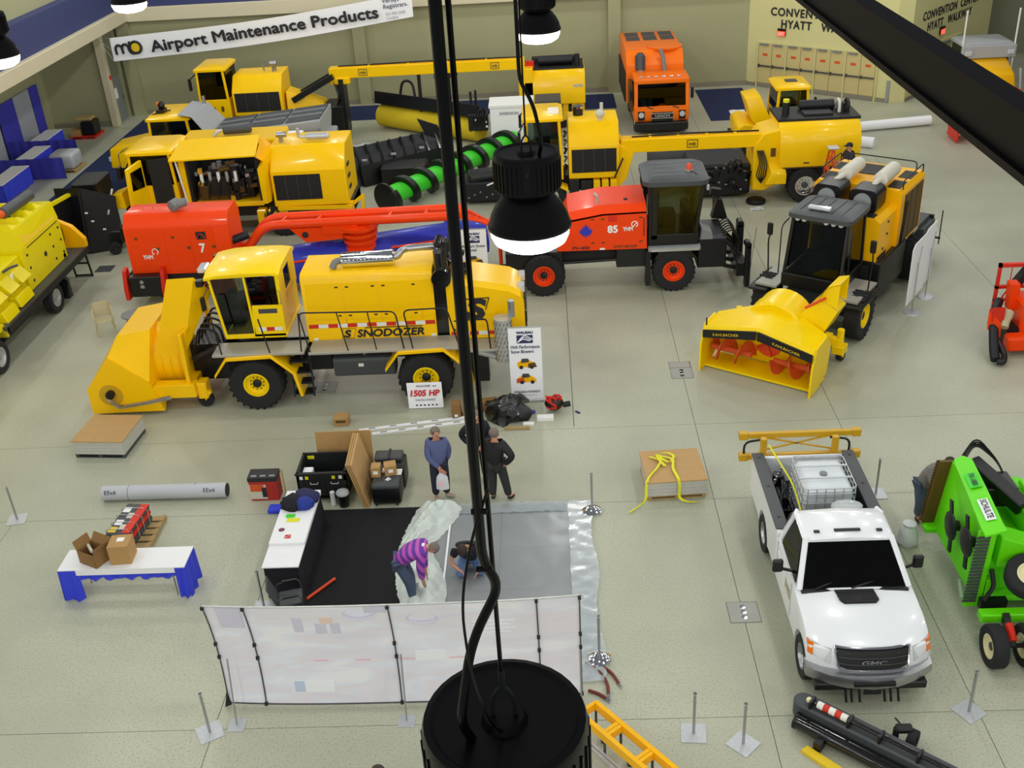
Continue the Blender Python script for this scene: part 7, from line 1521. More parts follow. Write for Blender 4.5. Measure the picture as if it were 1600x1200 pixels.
# plastic chairs by the blower
def plastic_chair(loc, rz, lb):
    o = thing('plastic_armchair', lb, 'chair', loc, rz); m = 'plastic_tan'
    MB().box(-.23,.23,-.22,.22,.4,.43).build('seat', m, o, .02); lo = []
    for i in range(9): a = R(200-220*i/8-90+90); lo.append(a)
    bk = MB(); bk.loft([[(.24*math.cos(a),.2+.1*math.sin(a),.42),(.25*math.cos(a),.23+.1*math.sin(a),.42),(.25*math.cos(a),.31+.12*math.sin(a),.84),(.24*math.cos(a),.28+.12*math.sin(a),.84)] for a in [R(t) for t in range(0,181,20)]]); bk.build('backrest', m, o)
    for s in (-1,1):
        MB().tube(fillet([(s*.25,.25,.7),(s*.28,0,.66),(s*.26,-.22,.62),(s*.25,-.24,.4)],.1),.025,6).build('armrest', m, o)
        for y in (-.2,.2): MB().bar((s*.2,y*.95,.42),(s*.26,y*1.2,0),.05,.03).build('leg', m, o)
plastic_chair((-13.25,28.2,0), R(25), 'tan plastic armchair facing the yellow blower head'); plastic_chair((-11.35,28.5,0), R(-40), 'tan plastic armchair behind the yellow discharge chute')
o = begin(thing('round_patio_table', 'small round grey table between the plastic chairs', 'table', (-12.25,28.0,0))); MB().lathe([(.35,.62),(.36,.64),(.35,.66)],(-12.25,28.0,0),(0,0,1),28).build('table_top', 'grey', o)
for k in range(4): a = R(45+90*k); MB().bar((-12.25+.2*math.cos(a),28+.2*math.sin(a),.62),(-12.25+.3*math.cos(a),28+.3*math.sin(a),0),.04).build('leg', 'grey', o)
end()
tag(MB().box(-12.1,-11.9,27.9,28.05,.661,.68).build('yellow_pad', 'strap_yellow'), 'yellow notepad on the round table', 'notepad')
# signs
def sign1505():
    o = begin(thing('horsepower_sign', 'white sign reading 1505 HP leaning on the big tyre', 'sign', (-3.28,23.05,0))); a = [(-3.72,23.02,.02),(-2.85,23.02,.02),(-2.87,23.14,.68),(-3.74,23.14,.68)]; MB().plate(a,.015).build('board', 'sign_white', o); up = (0,.18,1)
    text('1505 HP', o, 'ink_red', (-3.29,23.075,.42), (1,0,0), up, w=.74, h=.17, bold=.04, shear=.15, depth=.014); text('SNODOZER   sno', o, 'ink', (-3.25,23.11,.6), (1,0,0), up, w=.5, h=.045, bold=.02, depth=.014); text('WAUSAU EVEREST', o, 'ink_blue', (-3.29,23.05,.24), (1,0,0), up, w=.52, h=.055, depth=.014)
    for k in range(6): MB().cb((-3.52+.1*k,23.025,.1),(.045,.012,.035)).build('emblem', 'ink_blue', o)
    end()
sign1505()
def rollup(x0, y, w_, h, lb, lines, rz=0):
    o = begin(thing('rollup_banner', lb, 'banner', (x0+w_/2,y,0))); MB().box(x0,x0+w_,y-.06,y+.06,.0,.07).build('base', 'aluminium', o, .01); MB().box(x0+.01,x0+w_-.01,y-.004,y+.004,.06,h).build('printed_sheet', 'sign_white', o); MB().cyl((x0+w_/2,y+.05,.05),(x0+w_/2,y+.03,h),.01,n=6).build('pole', 'steel', o); MB().box(x0,x0+w_,y-.012,y+.012,h,h+.025).build('top_rail', 'aluminium', o)
    cx = x0+w_/2; text('WAUSAU', o, 'ink_blue', (cx,y-.005,h-.13), (1,0,0), (0,0,1), w=w_*.5, h=.075, bold=.06)
    q = MB().box(cx-w_*.24,cx+w_*.24,y-.008,y-.005,h-.42,h-.2).build('logo_field', 'ink_blue', o)
    for k in range(3): MB().tube([(cx-w_*.24+.02+(w_*.46-.04*k)*t,y-.012,h-.42+.03+(.2-.055*k)*math.sin(R(90*min(1,t*1.6))) - (.2-.055*k)*.75*max(0,t-.45)*1.6) for t in [i/10 for i in range(11)]],.012,5).build('logo_arc', 'sign_white', o)
    text(lines, o, 'ink_blue', (cx,y-.005,h-.58), (1,0,0), (0,0,1), w=w_*.86, h=.22, bold=.02)
    for z,k in ((h-.98,0),(h-1.4,1)):
        mt = 'amber'; MB().prism([(cx-.2,z-.1),(cx-.22,z+.02),(cx-.1,z+.1),(cx+.08,z+.1),(cx+.22,z+.0),(cx+.24,z-.1)],y-.009,y-.005,'y').build('picture', mt, o); MB().prism([(cx-.12,z+.02),(cx-.1,z+.14),(cx+.06,z+.14),(cx+.08,z+.04)],y-.012,y-.008,'y').build('picture_cab', 'dark_grey', o)
        for x in (cx-.12,cx+.14): MB().lathe([(.05,0),(.05,.006)],(x,y-.008,z-.1),(0,-1,0),12).build('picture_wheel', 'ink', o)
        MB().prism([(cx+.05-.3*k,z-.12),(cx+.05-.3*k,z),(cx+.22-.3*k,z+.03),(cx+.27-.3*k,z-.1)],y-.013,y-.009,'y').build('picture_blower', 'rust_orange' if k else 'mesh_brown', o)
    text('WAUSAU+EVEREST', o, 'ink', (cx,y-.005,.28), (1,0,0), (0,0,1), w=w_*.8, h=.06, bold=.02); text('www.wausau-everest.com', o, 'faint_ink', (cx,y-.005,.18), (1,0,0), (0,0,1), w=w_*.6, h=.035); end()
rollup(-1.16,23.2,.82,2.05,'roll-up banner reading High Performance Snow Blowers','High Performance\nSnow Blowers'); rollup(-2.76,29.95,.82,2.05,'roll-up banner reading Airport Snow Removal behind the SnoDozer hood','Airport Snow\nRemoval')
# small stuff near the banner
o = thing('small_carton', 'small brown carton alone on the floor near the black crate', 'box', (-5.32,22.45,0)); MB().box(-.18,.18,-.15,.15,0,.22).build('carton', 'cardboard', o, .004); MB().box(-.12,.12,-.154,-.15,.1,.17).build('print', 'mesh_brown', o)
for i,(a,b,lb) in enumerate((((-4.85,22.05),(-2.2,22.5),'long white punched rail on the floor, the rear one of two'),((-4.5,21.86),(-2.2,22.3),'long white punched rail on the floor, the front one of two'))):
    o = thing('punched_rail', lb, 'rail', ((a[0]+b[0])/2,(a[1]+b[1])/2,0)); begin(o); MB().bar((a[0],a[1],.02),(b[0],b[1],.02),.09,.035).build('rail_body', 'sign_white', o)
    for k in range(5): t = .12+.19*k; p = V((a[0],a[1],.04)).lerp(V((b[0],b[1],.04)),t); MB().cb(p,(.16,.04,.004),R(9)).build('slot', 'grey', o)
    end()
for i,(x,y,w_,h_,lb) in enumerate(((-2.5,22.6,.22,.4,'upright brown carton beside the SnoDozer wheel'),(-2.22,22.7,.26,.28,'brown carton behind the man in navy'),(-1.75,22.9,.5,.25,'long low carton near the black bin bag'))):
    o = thing('floor_carton', lb, 'box', (x,y,0), R(5*i)); MB().box(-w_/2,w_/2,-.13,.13,0,h_).build('carton', 'cardboard_dark' if i != 1 else 'cardboard', o, .004); MB().box(-.04,.04,-.134,-.13,.05,.12).build('label', 'paper', o)
r = random.Random(9); lo = []
for k in range(8):
    z = .55*math.sin(k/7*math.pi/2)+.05*(r.random()-.5)*(k>0); rad = (.4*math.cos(k/7*math.pi/2)+.03); lo.append([(-1.3+rad*1.3*(1+.6*(r.random()-.5))*math.cos(a)+.25*z, 22.48+rad*(1+.6*(r.random()-.5))*math.sin(a), z+.09*(r.random()-.3)*(k>0)) for a in [2*math.pi*t/20 for t in range(20)]])
tag(MB().loft(lo).build('bin_bag', 'bag_black' if 'bag_black' in MT else mat('bag_black',(18,19,22),.32,coat=.3,var=.2,bump=.8,bscale=14)), 'crumpled black bin bag on the floor before the banner', 'bag')
o = begin(thing('hose_reel', 'tangle of red hose on a black motor near the banner', 'hose reel', (-.1,22.75,0))); MB().sph((-.1,22.72,.2),(.24,.2,.18),14,8).build('motor', 'black', o); rr = random.Random(6)
for k in range(9): c = V((-.12+.1*(rr.random()-.5),22.7,.24)); a0 = rr.random()*6; b0 = rr.random()*2; MB().tube([c+V((.24*math.cos(a)*math.cos(b0)+.08*math.sin(3*a+a0),.18*math.sin(a)*math.cos(a0)-.04,abs(.2*math.sin(a+b0)*math.sin(a0+.6))-.05+.06*math.sin(2*a))) for a in [2*math.pi*i/14 for i in range(15)]],.022,6).build('hose', 'red', o)
MB().cyl((.12,22.7,.15),(.3,22.7,.18),.07).build('motor_cap', 'black', o); end()
tag(MB().box(-.52,-.12,22.2,22.38,.002,.09).build('white_carton', 'paper'), 'long white carton on the floor before the red hose', 'box')
tag(MB().box(-.86,-.6,22.0,22.12,.002,.05).build('flat_white_carton', 'paper'), 'flat white carton beside the black bin bag', 'box')
tag(MB().box(-1.3,-.7,21.84,21.94,.002,.05).build('wood_batten', 'wood'), 'short wooden batten on the floor before the bin bag', 'batten')
tag(MB().lathe([(.06,0),(.06,.05)],(-.62,22.62,0),(0,0,1),14).build('blue_tape_roll', 'blue_paint'), 'blue roll of tape on the floor near the bin bag', 'tape')
tag(MB().bar((.42,22.6,.015),(.52,22.5,.015),.05,.02).build('dark_bracket', 'ink_blue'), 'small dark bracket on the floor beyond the saw cut', 'bracket')
# stanchions
def stanchion(x, y, lb, kind='square', rz=0, h=.86, lean=(0,0)):
    o = thing('stanchion', lb, 'stanchion', (x,y,0), rz, 'stanchion posts around the hall')
    if kind == 'square': MB().box(-.2,.2,-.2,.2,.001,.014).build('base_plate', 'galvanised', o)
    else:
        r = random.Random(int(x*50)); MB().loft([[(rad*(1+.15*(r.random()-.5))*math.cos(a),rad*(1+.15*(r.random()-.5))*math.sin(a),z) for a in [2*math.pi*t/16 for t in range(16)]] for rad,z in ((.2,.002),(.21,.05),(.14,.1),(.03,.13))]).build('base_plate', 'chrome', o)
    MB().cyl((0,0,.01),(lean[0],lean[1],h),.024,n=10).build('post', 'steel', o); MB().cyl((lean[0],lean[1],h),(lean[0],lean[1],h+.02),.03,n=10).build('post_cap', 'chrome', o)
stanchion(.63,18.43,'chrome based post beside the rear corner of the grey booth carpet','round',h=.95); stanchion(-5.75,15.68,'square based post beside the counter skirt'); stanchion(-5.97,12.6,'square based post at the backdrop left foot', rz=R(30)); stanchion(1.97,12.33,'square based post beyond the yellow crate frame', rz=R(-5)); stanchion(2.72,12.09,'square based post turned like a diamond near the roller', rz=R(45)); stanchion(6.43,12.65,'square based post between pickup and mower', rz=R(30)); stanchion(6.62,18.74,'square based post behind the pickup bed'); stanchion(-11.93,18.84,'square based post alone at the hall left side', rz=R(10)); stanchion(.55,14.03,'chrome based post at the booth edge by the brown ropes','round',h=1.0)
# brown ropes
o = begin(thing('barrier_rope', 'brown stanchion ropes with chrome ends curling past the backdrop', 'rope', (.5,13.5,0)))
for i,pts in enumerate((([(.3,13.95),(.55,13.9),(.75,13.7),(.86,13.42)]),([(.3,13.92),(.5,13.8),(.66,13.5),(.66,13.18)]),([(.33,13.3),(.5,13.22),(.62,13.1)]))):
    p = fillet([(x,y,.03) for x,y in pts],.2,5); MB().tube(p,.028,8).build('rope', 'brown_rope', o); d = (p[-1]-p[-2]).normalized(); MB().cyl(p[-1],p[-1]+d*.09,.03,n=8).build('rope_end', 'chrome', o)
end()
# yellow framed crate bottom centre
o = begin(thing('yellow_rack', 'yellow plastic rack trays standing below the hanging lamp', 'rack', (.9,11.8,0))); a, b = V((.42,12.5,0)), V((1.85,10.75,0)); d = (b-a).normalized(); n = V((d.y,-d.x,0))*-1
def Q(t,s,z): return a+d*t+n*s+V((0,0,z))
Lr = (b-a).length
for s in (0,-.34): MB().bar(Q(0,s,.52),Q(Lr,s,.52),.075,.16).build('side_rail', 'amber', o)
for t in (0,.55,.62,1.25,1.32,1.95,2.02): MB().bar(Q(t,0,.515),Q(t,-.34,.515),.06,.14).build('cross_rail', 'amber', o); 
for t in (.0,.58,1.28,1.98):
    for s in (0,-.34): MB().bar(Q(t,s,.0),Q(t,s,.52),.04).build('leg', 'dark_grey', o)
for t in (.3,.9,1.6): MB().lathe([(.05,0),(.06,.05)],Q(t,-.1,.0),(0,0,1),10).build('wheel_nut', 'black', o)
for s in (-.4,-.46): MB().bar(Q(.0,s,.2),Q(Lr,s,.2),.04).build('lower_rail', 'galvanised', o)
end()
# plastic bag on the floor beside the mower
r = random.Random(21); lo = []
for z,rad in ((0.002,.16),(.08,.2),(.2,.19),(.32,.16),(.42,.1),(.48,.13)): lo.append([(6.76+rad*(1+.2*(r.random()-.5))*math.cos(a),17.05+rad*(1+.2*(r.random()-.5))*math.sin(a),z) for a in [2*math.pi*t/14 for t in range(14)]])
tag(MB().loft(lo).build('plastic_bag', 'bag_white'), 'white plastic bag on the floor at the bending man', 'bag')
# left wall tables, drapes, wrapped pallet
for i,(x,y,L,lb) in enumerate(((-22.9,47.6,2.4,'blue skirted table nearest the grey wall door'),(-22.35,44.9,2.4,'blue skirted table beside the wrapped pallet'),(-22.1,41.9,2.6,'long blue skirted table at the hall left edge'))): skirted((x,y,0), L, .75, lb, R(90))
for i,(x,y,mt,lb) in enumerate(((-24.1,50.25,'navy_drape','navy pipe-and-drape panel next to the recess wall'),(-24.1,48.9,'grey_drape','pale grey drape panel behind the door-side table'),(-24.1,47.2,'navy_drape','navy drape panel between two pale grey drapes'),(-24.1,45.4,'grey_drape','pale grey drape panel at the hall left edge'))):
    w_ = .9 if i == 0 else 1.65; lo = []
    for k in range(19): t = k/18; lo.append([(x+.04*math.sin(k*2.1)-.01,y-w_/2+w_*t,.02),(x+.04*math.sin(k*2.1)-.01,y-w_/2+w_*t,2.45),(x+.04*math.sin(k*2.1)+.01,y-w_/2+w_*t,2.45),(x+.04*math.sin(k*2.1)+.01,y-w_/2+w_*t,.02)])
    tag(MB().loft(lo).build('booth_drape', mt), lb, 'drape')
for i,(y,x1) in enumerate(((46.3,-20.9),(43.5,-20.4))):
    lo = []
    for k in range(25): t = k/24; lo.append([(-24+(x1+24)*t,y+.03*math.sin(k*2)-.006,.02),(-24+(x1+24)*t,y+.03*math.sin(k*2)-.006,.92),(-24+(x1+24)*t,y+.03*math.sin(k*2)+.006,.92),(-24+(x1+24)*t,y+.03*math.sin(k*2)+.006,.02)])
    tag(MB().loft(lo).build('low_drape', 'navy_drape'), ('low blue booth divider behind the wrapped pallet','low blue booth divider before the wrapped pallet')[i], 'drape')
o = begin(thing('wrapped_pallet', 'pallet load wrapped in shiny clear film beside blue drapes', 'pallet', (-20.9,44.9,0))); pallet(o, -21.5,-20.3,44.3,45.5); MB().box(-21.4,-20.4,44.4,45.4,.13,.75).build('load', 'galvanised', o, .12, 3); MB().box(-21.43,-20.37,44.37,45.43,.12,.8).build('stretch_film', 'film', o, .13, 3); end()
o = begin(thing('loaded_pallet', 'pallet with dark bale and scraps near the grey door', 'pallet', (-22.0,50.2,0))); pallet(o, -22.6,-21.4,49.6,50.8,0,.12,'red'); MB().box(-22.1,-21.45,49.8,50.6,.125,.75).build('bale', 'black', o, .05); MB().box(-22.6,-22.15,49.7,50.4,.125,.4).build('carton', 'cardboard', o); MB().box(-22.4,-21.6,50.0,50.6,.755,.9).build('scrap', 'wood', o, .04); end()
# rolls near the walkway
tag(MB().cyl((12.6,44.9,.2),(16.2,45.4,.22),.2,n=18).build('white_roll', 'sign_white'), 'long white wrapped roll on the floor by the walkway doors', 'roll'); tag(MB().cyl((10.9,43.9,.2),(13.1,42.6,.2),.22,n=18).build('short_white_roll', 'sign_white'), 'shorter white roll behind the yellow sweeper body', 'roll'); tag(MB().sph((11.7,43.45,.76),(.7,.5,.3),16,8).build('wrapped_bundle', 'film'), 'plastic wrapped bundle lying on the shorter white roll', 'bundle')
tag(noise_sheet(lambda u,v:(8.3+.7*u,48.6+.5*v,.015),6,5,8,.003,.06).build('paper_scrap', 'paper'), 'white paper scrap on the blue carpet piece', 'paper')
tag(noise_sheet(lambda u,v:(7.0+.5*u,36.0+.3*v,.004),5,4,9,.003,.05).build('film_scrap', 'film'), 'small clear film scrap on the floor near the sweeper wheel', 'plastic')
tag(MB().box(4.0,6.3,41.6,42.1,.0,.28).build('grey_trough_box', 'dark_grey', None, .02), 'long dark grey box on the floor under the sweeper boom', 'box')
# extra cord and clamps on the near lamp
begin(L1); 
MB().tube(fillet([(-.16,1.93,12.05),(-.2,1.9,11.95),(-.235,1.85,11.8),(-.225,1.83,11.6),(-.19,1.85,11.42),(-.17,1.9,11.34)],.08,5),.0035,6).build('thin_cord', 'lamp_black', L1)
for z in (11.84,12.0): MB().cyl((-.2,1.917,z),(-.165,1.917,z),.007).build('cord_clamp', 'lamp_black', L1)
end()
# ================================================================ PEOPLE
def skin_mesh(name, P, E, mt, parent, sub=1):
    """P: list of (pos, radius); E: edges; grown with the Skin modifier and baked"""
    me = bpy.data.meshes.new(name); me.from_pydata([tuple(p) for p, r in P], E, []); ob = bpy.data.objects.new(name, me); COL.objects.link(ob)
    md = ob.modifiers.new('s','SKIN'); md.use_smooth_shade = True; sv = me.skin_vertices[0].data if me.skin_vertices else None
    if sv is None:
        bm = bmesh.new(); bm.from_mesh(me); bm.verts.layers.skin.verify(); bm.to_mesh(me); bm.free(); sv = me.skin_vertices[0].data
    for i,(p,r) in enumerate(P): sv[i].radius = (r,r) if not isinstance(r,tuple) else r
    for i in range(len(P)): sv[i].use_root = (i == 0)
    ss = ob.modifiers.new('b','SUBSURF'); ss.levels = sub; ss.render_levels = sub
    dg = bpy.context.evaluated_depsgraph_get(); m2 = bpy.data.meshes.new_from_object(ob.evaluated_get(dg)); bpy.data.objects.remove(ob)
    m2.materials.clear(); m2.materials.append(MT[mt]); m2.name = name
    for f in m2.polygons: f.use_smooth = True; f.material_index = 0
    o = bpy.data.objects.new(name, m2); COL.objects.link(o); o.parent = parent; return o
STAND = dict(pel=(0,0,.96), sp=(0,.0,1.16), ch=(0,.0,1.36), nk=(0,.0,1.51), hb=(0,-.015,1.58), hd=(0,-.02,1.67), tp=(0,-.01,1.75),
    sL=(.19,0,1.44), eL=(.26,.02,1.14), wL=(.27,-.04,.9), sR=(-.19,0,1.44), eR=(-.26,.02,1.14), wR=(-.27,-.04,.9),
    hL=(.1,0,.93), kL=(.11,-.02,.5), aL=(.12,.02,.09), tL=(.14,-.15,.045), hR=(-.1,0,.93), kR=(-.11,-.02,.5), aR=(-.12,.02,.09), tR=(-.14,-.15,.045))
def person(label, loc, rz, top, trousers, hair, J={}, shoe='shoe', face=(0,-1,0), stripes=None, sleeves=True, cap=None):
    o = thing('person', label, 'person', loc, rz); K = {k: V(v) for k, v in STAND.items()}; K.update({k: V(v) for k, v in J.items()})
    P = []; E = []; ix = {}
    def add(n, p, r, frm=None):
        ix[n] = len(P); P.append((V(p), r))
        if frm is not None: E.append((ix[frm], ix[n]))
    add('pel',K['pel'],.11); add('sp',K['sp'],.1,'pel'); add('ch',K['ch'],.1,'sp'); add('nk',K['nk'],.058,'ch'); add('hb',K['hb'],.07,'nk'); add('hd',K['hd'],.092,'hb'); add('tp',K['tp'],.062,'hd')
    fv = V(face).normalized(); add('nose',K['hd']+fv*.105+V((0,0,-.015)),.014,'hd')
    for s in 'LR':
        add('s'+s,K['s'+s],.05,'ch'); add('e'+s,K['e'+s],.045,'s'+s); add('w'+s,K['w'+s],.031,'e'+s)
        d = (K['w'+s]-K['e'+s]).normalized(); side = d.cross(fv); side = side.normalized() if side.length > .1 else V((1,0,0)); pm = K['w'+s]+d*.07; add('p'+s,pm,.036,'w'+s)
        for i,(off,ln) in enumerate(((-.03,.07),(-.01,.085),(.011,.08),(.03,.06))):
            q = pm+side*off+d*.045; add('f%d'%i+s,q+fv*.004,.0095,'p'+s); add('g%d'%i+s,q+d*ln*.5+fv*.02,.0085,'f%d'%i+s); add('i%d'%i+s,q+d*ln*.8+fv*.045,.007,'g%d'%i+s)
        q = K['w'+s]+d*.04+side*.045+fv*.02; add('th'+s,q,.011,'w'+s); add('ti'+s,q+d*.045+fv*.02,.009,'th'+s)
        add('h'+s,K['h'+s],.085,'pel'); add('k'+s,K['k'+s],.062,'h'+s); add('a'+s,K['a'+s],.042,'k'+s); add('t'+s,K['t'+s],.036,'a'+s)
    skin_mesh('body', P, E, 'skin', o)
    # clothing shells
    C = []; F = []; jx = {}
    def ad(n, p, r, frm=None):
        jx[n] = len(C); C.append((V(p), r))
        if frm is not None: F.append((jx[frm], jx[n]))
    up = (K['sp']-K['pel']).normalized()
    ad('pel',K['pel']-up*.13,(.21,.19)); ad('sp',K['sp'],(.205,.175),'pel'); ad('ch',K['ch'],(.22,.18),'sp'); ad('nk',K['nk'],.112,'ch')
    for s in 'LR':
        ad('s'+s,K['s'+s],.112,'ch'); ad('e'+s,K['e'+s] if sleeves else K['s'+s].lerp(K['e'+s],.7),.084,'s'+s)
        if sleeves: ad('w'+s,K['w'+s],.062,'e'+s)
    tp = skin_mesh('jacket' if sleeves else 'shirt', C, F, top, o)
    C.clear(); F.clear(); jx.clear(); ad('pel',K['pel'],.145)
    for s in 'LR': ad('h'+s,K['h'+s],.126,'pel'); ad('k'+s,K['k'+s],.104,'h'+s); ad('a'+s,K['a'+s]+(K['k'+s]-K['a'+s]).normalized()*.02,.084,'k'+s)
    skin_mesh('trousers', C, F, trousers, o)
    for s in 'LR':
        d = (K['t'+s]-K['a'+s]); skin_mesh('shoe', [(K['a'+s]+V((0,0,-.03))-d*.25,.05),(K['a'+s]+d*.45+V((0,0,-.02)),.052),(K['t'+s],.045)], [(0,1),(1,2)], shoe, o)
    axh = (K['tp']-K['hb']).normalized(); c = K['hd']+axh*.03
    h = MB(); h.sph(c+fv*-.02+axh*.012,.108,14,10); h.v = [p for p in h.v]
    keep = [i for i,p in enumerate(h.v) if (V(p)-c).dot(axh) > .01 or (V(p)-c).dot(fv) < -.015]
    ks = set(keep); h.f = [f for f in h.f if all(i in ks for i in f)]
    h.build('hair', hair, o, split=False)
    if cap:
        m = MB(); m.sph(c+axh*.02,(.115,.115,.1),14,10); ks = {i for i,p in enumerate(m.v) if (V(p)-c).dot(axh) > .0}; m.f = [f for f in m.f if all(i in ks for i in f)]; m.build('cap', cap, o, split=False)
        sd = axh.cross(fv); MB().plate([c+fv*.09+sd*.08+axh*.02,c+fv*.19+sd*.05+axh*.0,c+fv*.19-sd*.05+axh*.0,c+fv*.09-sd*.08+axh*.02],.012).build('cap_peak', cap, o)
    sd = axh.cross(fv)
    for s in (-1,1): MB().sph(K['hd']+fv*.083+sd*s*.033+axh*.012,.011,8,6).build('eye', 'ink', o); MB().sph(K['hd']+sd*s*.095-axh*.005,(.02,.02,.03),8,6).build('ear', 'skin', o)
    MB().cb(K['hd']+fv*.088-axh*.055,(.045,.02,.01)).build('mouth', 'mouth', o)
    return o
mat('mouth',(150,84,74),.6,var=0); mat('denim',(78,92,116),.8,var=.15,scale=20); mat('denim_dark',(36,40,54),.8,var=.15); mat('denim_light',(92,120,164),.8,var=.15,scale=20)
mat('hoodie_blue',(86,94,136),.85,var=.1,scale=12); mat('navy_jacket',(20,22,36),.75,var=.15); mat('black_jacket',(19,19,22),.7,var=.15); mat('grey_hoodie',(118,112,108),.85,var=.1); mat('dark_tee',(44,46,54),.8,var=.12); mat('charcoal',(42,42,42),.8,var=.12); mat('shoe_light',(170,168,160),.6,var=.1)
def striped():
    m = mat('striped_knit',(112,50,160),.85,var=0); nt = m.node_tree; b = nt.nodes['Principled BSDF']; tc = nt.nodes.new('ShaderNodeTexCoord')
    wv = nt.nodes.new('ShaderNodeTexWave'); wv.bands_direction = 'DIAGONAL'; wv.inputs['Scale'].default_value = 2.6; wv.inputs['Distortion'].default_value = 0
    w2 = nt.nodes.new('ShaderNodeTexWave'); w2.bands_direction = 'DIAGONAL'; w2.inputs['Scale'].default_value = 10.4
    mp = nt.nodes.new('ShaderNodeMapping'); mp.inputs['Scale'].default_value = (1.5,.0,1.0); nt.links.new(tc.outputs['Object'], mp.inputs[0])
    cr = nt.nodes.new('ShaderNodeValToRGB'); e = cr.color_ramp.elements; cr.color_ramp.interpolation = 'CONSTANT'; e[0].color = [lin(c) for c in (92,48,156)]+[1]; e[1].position = .5; e[1].color = [lin(c) for c in (176,74,170)]+[1]
    c2 = nt.nodes.new('ShaderNodeValToRGB'); f = c2.color_ramp.elements; c2.color_ramp.interpolation = 'CONSTANT'; f[0].color = (0,0,0,1); f[1].position = .75; f[1].color = (1,1,1,1)
    mx = nt.nodes.new('ShaderNodeMix'); mx.data_type = 'RGBA'; mx.inputs[7].default_value = [lin(c) for c in (208,110,190)]+[1]
    for x in (wv,w2): nt.links.new(mp.outputs[0], x.inputs['Vector'])
    nt.links.new(wv.outputs['Fac'], cr.inputs[0]); nt.links.new(w2.outputs['Fac'], c2.inputs[0]); nt.links.new(cr.outputs[0], mx.inputs[6])
    ml = nt.nodes.new('ShaderNodeMath'); ml.operation = 'MULTIPLY'; nt.links.new(c2.outputs[0], ml.inputs[0]); nt.links.new(wv.outputs['Fac'], ml.inputs[1]); nt.links.new(ml.outputs[0], mx.inputs[0]); nt.links.new(mx.outputs[2], b.inputs['Base Color'])
striped()
# man in blue hoodie with carrier bag
person('man in blue hoodie and dark jeans holding a white carrier bag', (-2.6,19.12,0), R(15), 'hoodie_blue', 'denim_dark', 'grey_hair', dict(sR=(-.18,.02,1.44), eR=(-.22,-.06,1.14), wR=(-.02,-.17,.9), sL=(.19,.02,1.44), eL=(.25,.08,1.15), wL=(.2,.06,.92), tL=(.28,-.08,.045), tR=(-.12,-.17,.045)), 'shoe_light', face=(.25,-1,0))
bg = MB(); r = random.Random(31); lo = []
for z,w_,d in ((.36,.1,.03),(.38,.13,.06),(.55,.13,.07),(.68,.11,.05),(.78,.05,.02)): lo.append([(-2.53+w_*math.cos(a)*(1+.1*r.random()),18.93+d*math.sin(a),z) for a in [2*math.pi*t/12 for t in range(12)]])
cb_ = begin(thing('carrier_bag', 'white and red carrier bag hanging from the hand of the hoodie man', 'bag', (-2.53,18.93,.42))); bg.loft(lo); bg.build('bag_body', 'bag_white', cb_); MB().box(-2.62,-2.5,18.845,18.852,.5,.62).build('print', 'pale_red', cb_)
for s in (-1,1): MB().tube(fillet([(-2.53+s*.03,18.93,.74),(-2.53+s*.02,18.93,.84),(-2.52,18.94,.86)],.02),.008,5).build('bag_handle', 'bag_white', cb_)
end()
# two men in dark clothing
person('man in navy jacket facing the camera with one hand on his hip', (-1.78,19.75,0), R(10), 'navy_jacket', 'charcoal', 'grey_hair', dict(eR=(-.36,.08,1.2), wR=(-.2,-.02,1.0), eL=(.27,-.02,1.16), wL=(.1,-.2,1.08)))
person('man in black jacket seen from behind with hand on hip', (-1.36,18.98,0), R(160), 'black_jacket', 'charcoal', 'grey_hair', dict(eR=(-.27,.0,1.15), wR=(-.2,-.14,.98), eL=(.42,.1,1.22), wL=(.22,.08,.99), aL=(-.17,-.1,.09), kL=(-.06,-.06,.5), hL=(.1,0,.93), tL=(-.22,-.26,.045)) if False else dict(eR=(-.42,.06,1.22), wR=(-.22,.04,.99), eL=(.27,.0,1.15), wL=(.2,-.14,.98), aR=(-.22,-.08,.09), tR=(-.28,-.24,.045), kR=(-.16,-.05,.5)))
# man in striped sweater bending over (world-aligned pose, facing +x)
pm_ = person('man in purple striped sweater bending down over the plastic sheet', (-2.85,15.75,.02), 0, 'striped_knit', 'denim', 'grey_hair', dict(pel=(-.2,.03,.93), sp=(-.1,.02,1.1), ch=(.12,0,1.24), nk=(.3,-.02,1.27), hb=(.36,-.03,1.27), hd=(.44,-.04,1.26), tp=(.51,-.04,1.22),
    sL=(.24,.17,1.22), eL=(.22,.2,.93), wL=(.24,.1,.66), sR=(.24,-.18,1.2), eR=(.2,-.24,.92), wR=(.22,-.2,.66), hL=(-.2,.12,.9), kL=(-.06,.12,.5), aL=(-.06,.13,.09), tL=(.1,.15,.045), hR=(-.2,-.08,.9), kR=(-.05,-.08,.48), aR=(-.02,-.09,.09), tR=(.14,-.1,.045)), face=(.55,-.1,-.85))
MB().lathe([(.08,0),(.085,.03),(.075,.05)],(.25,-.02,1.265),(1,-.1,.0),16).build('shirt_collar', 'paper', pm_)
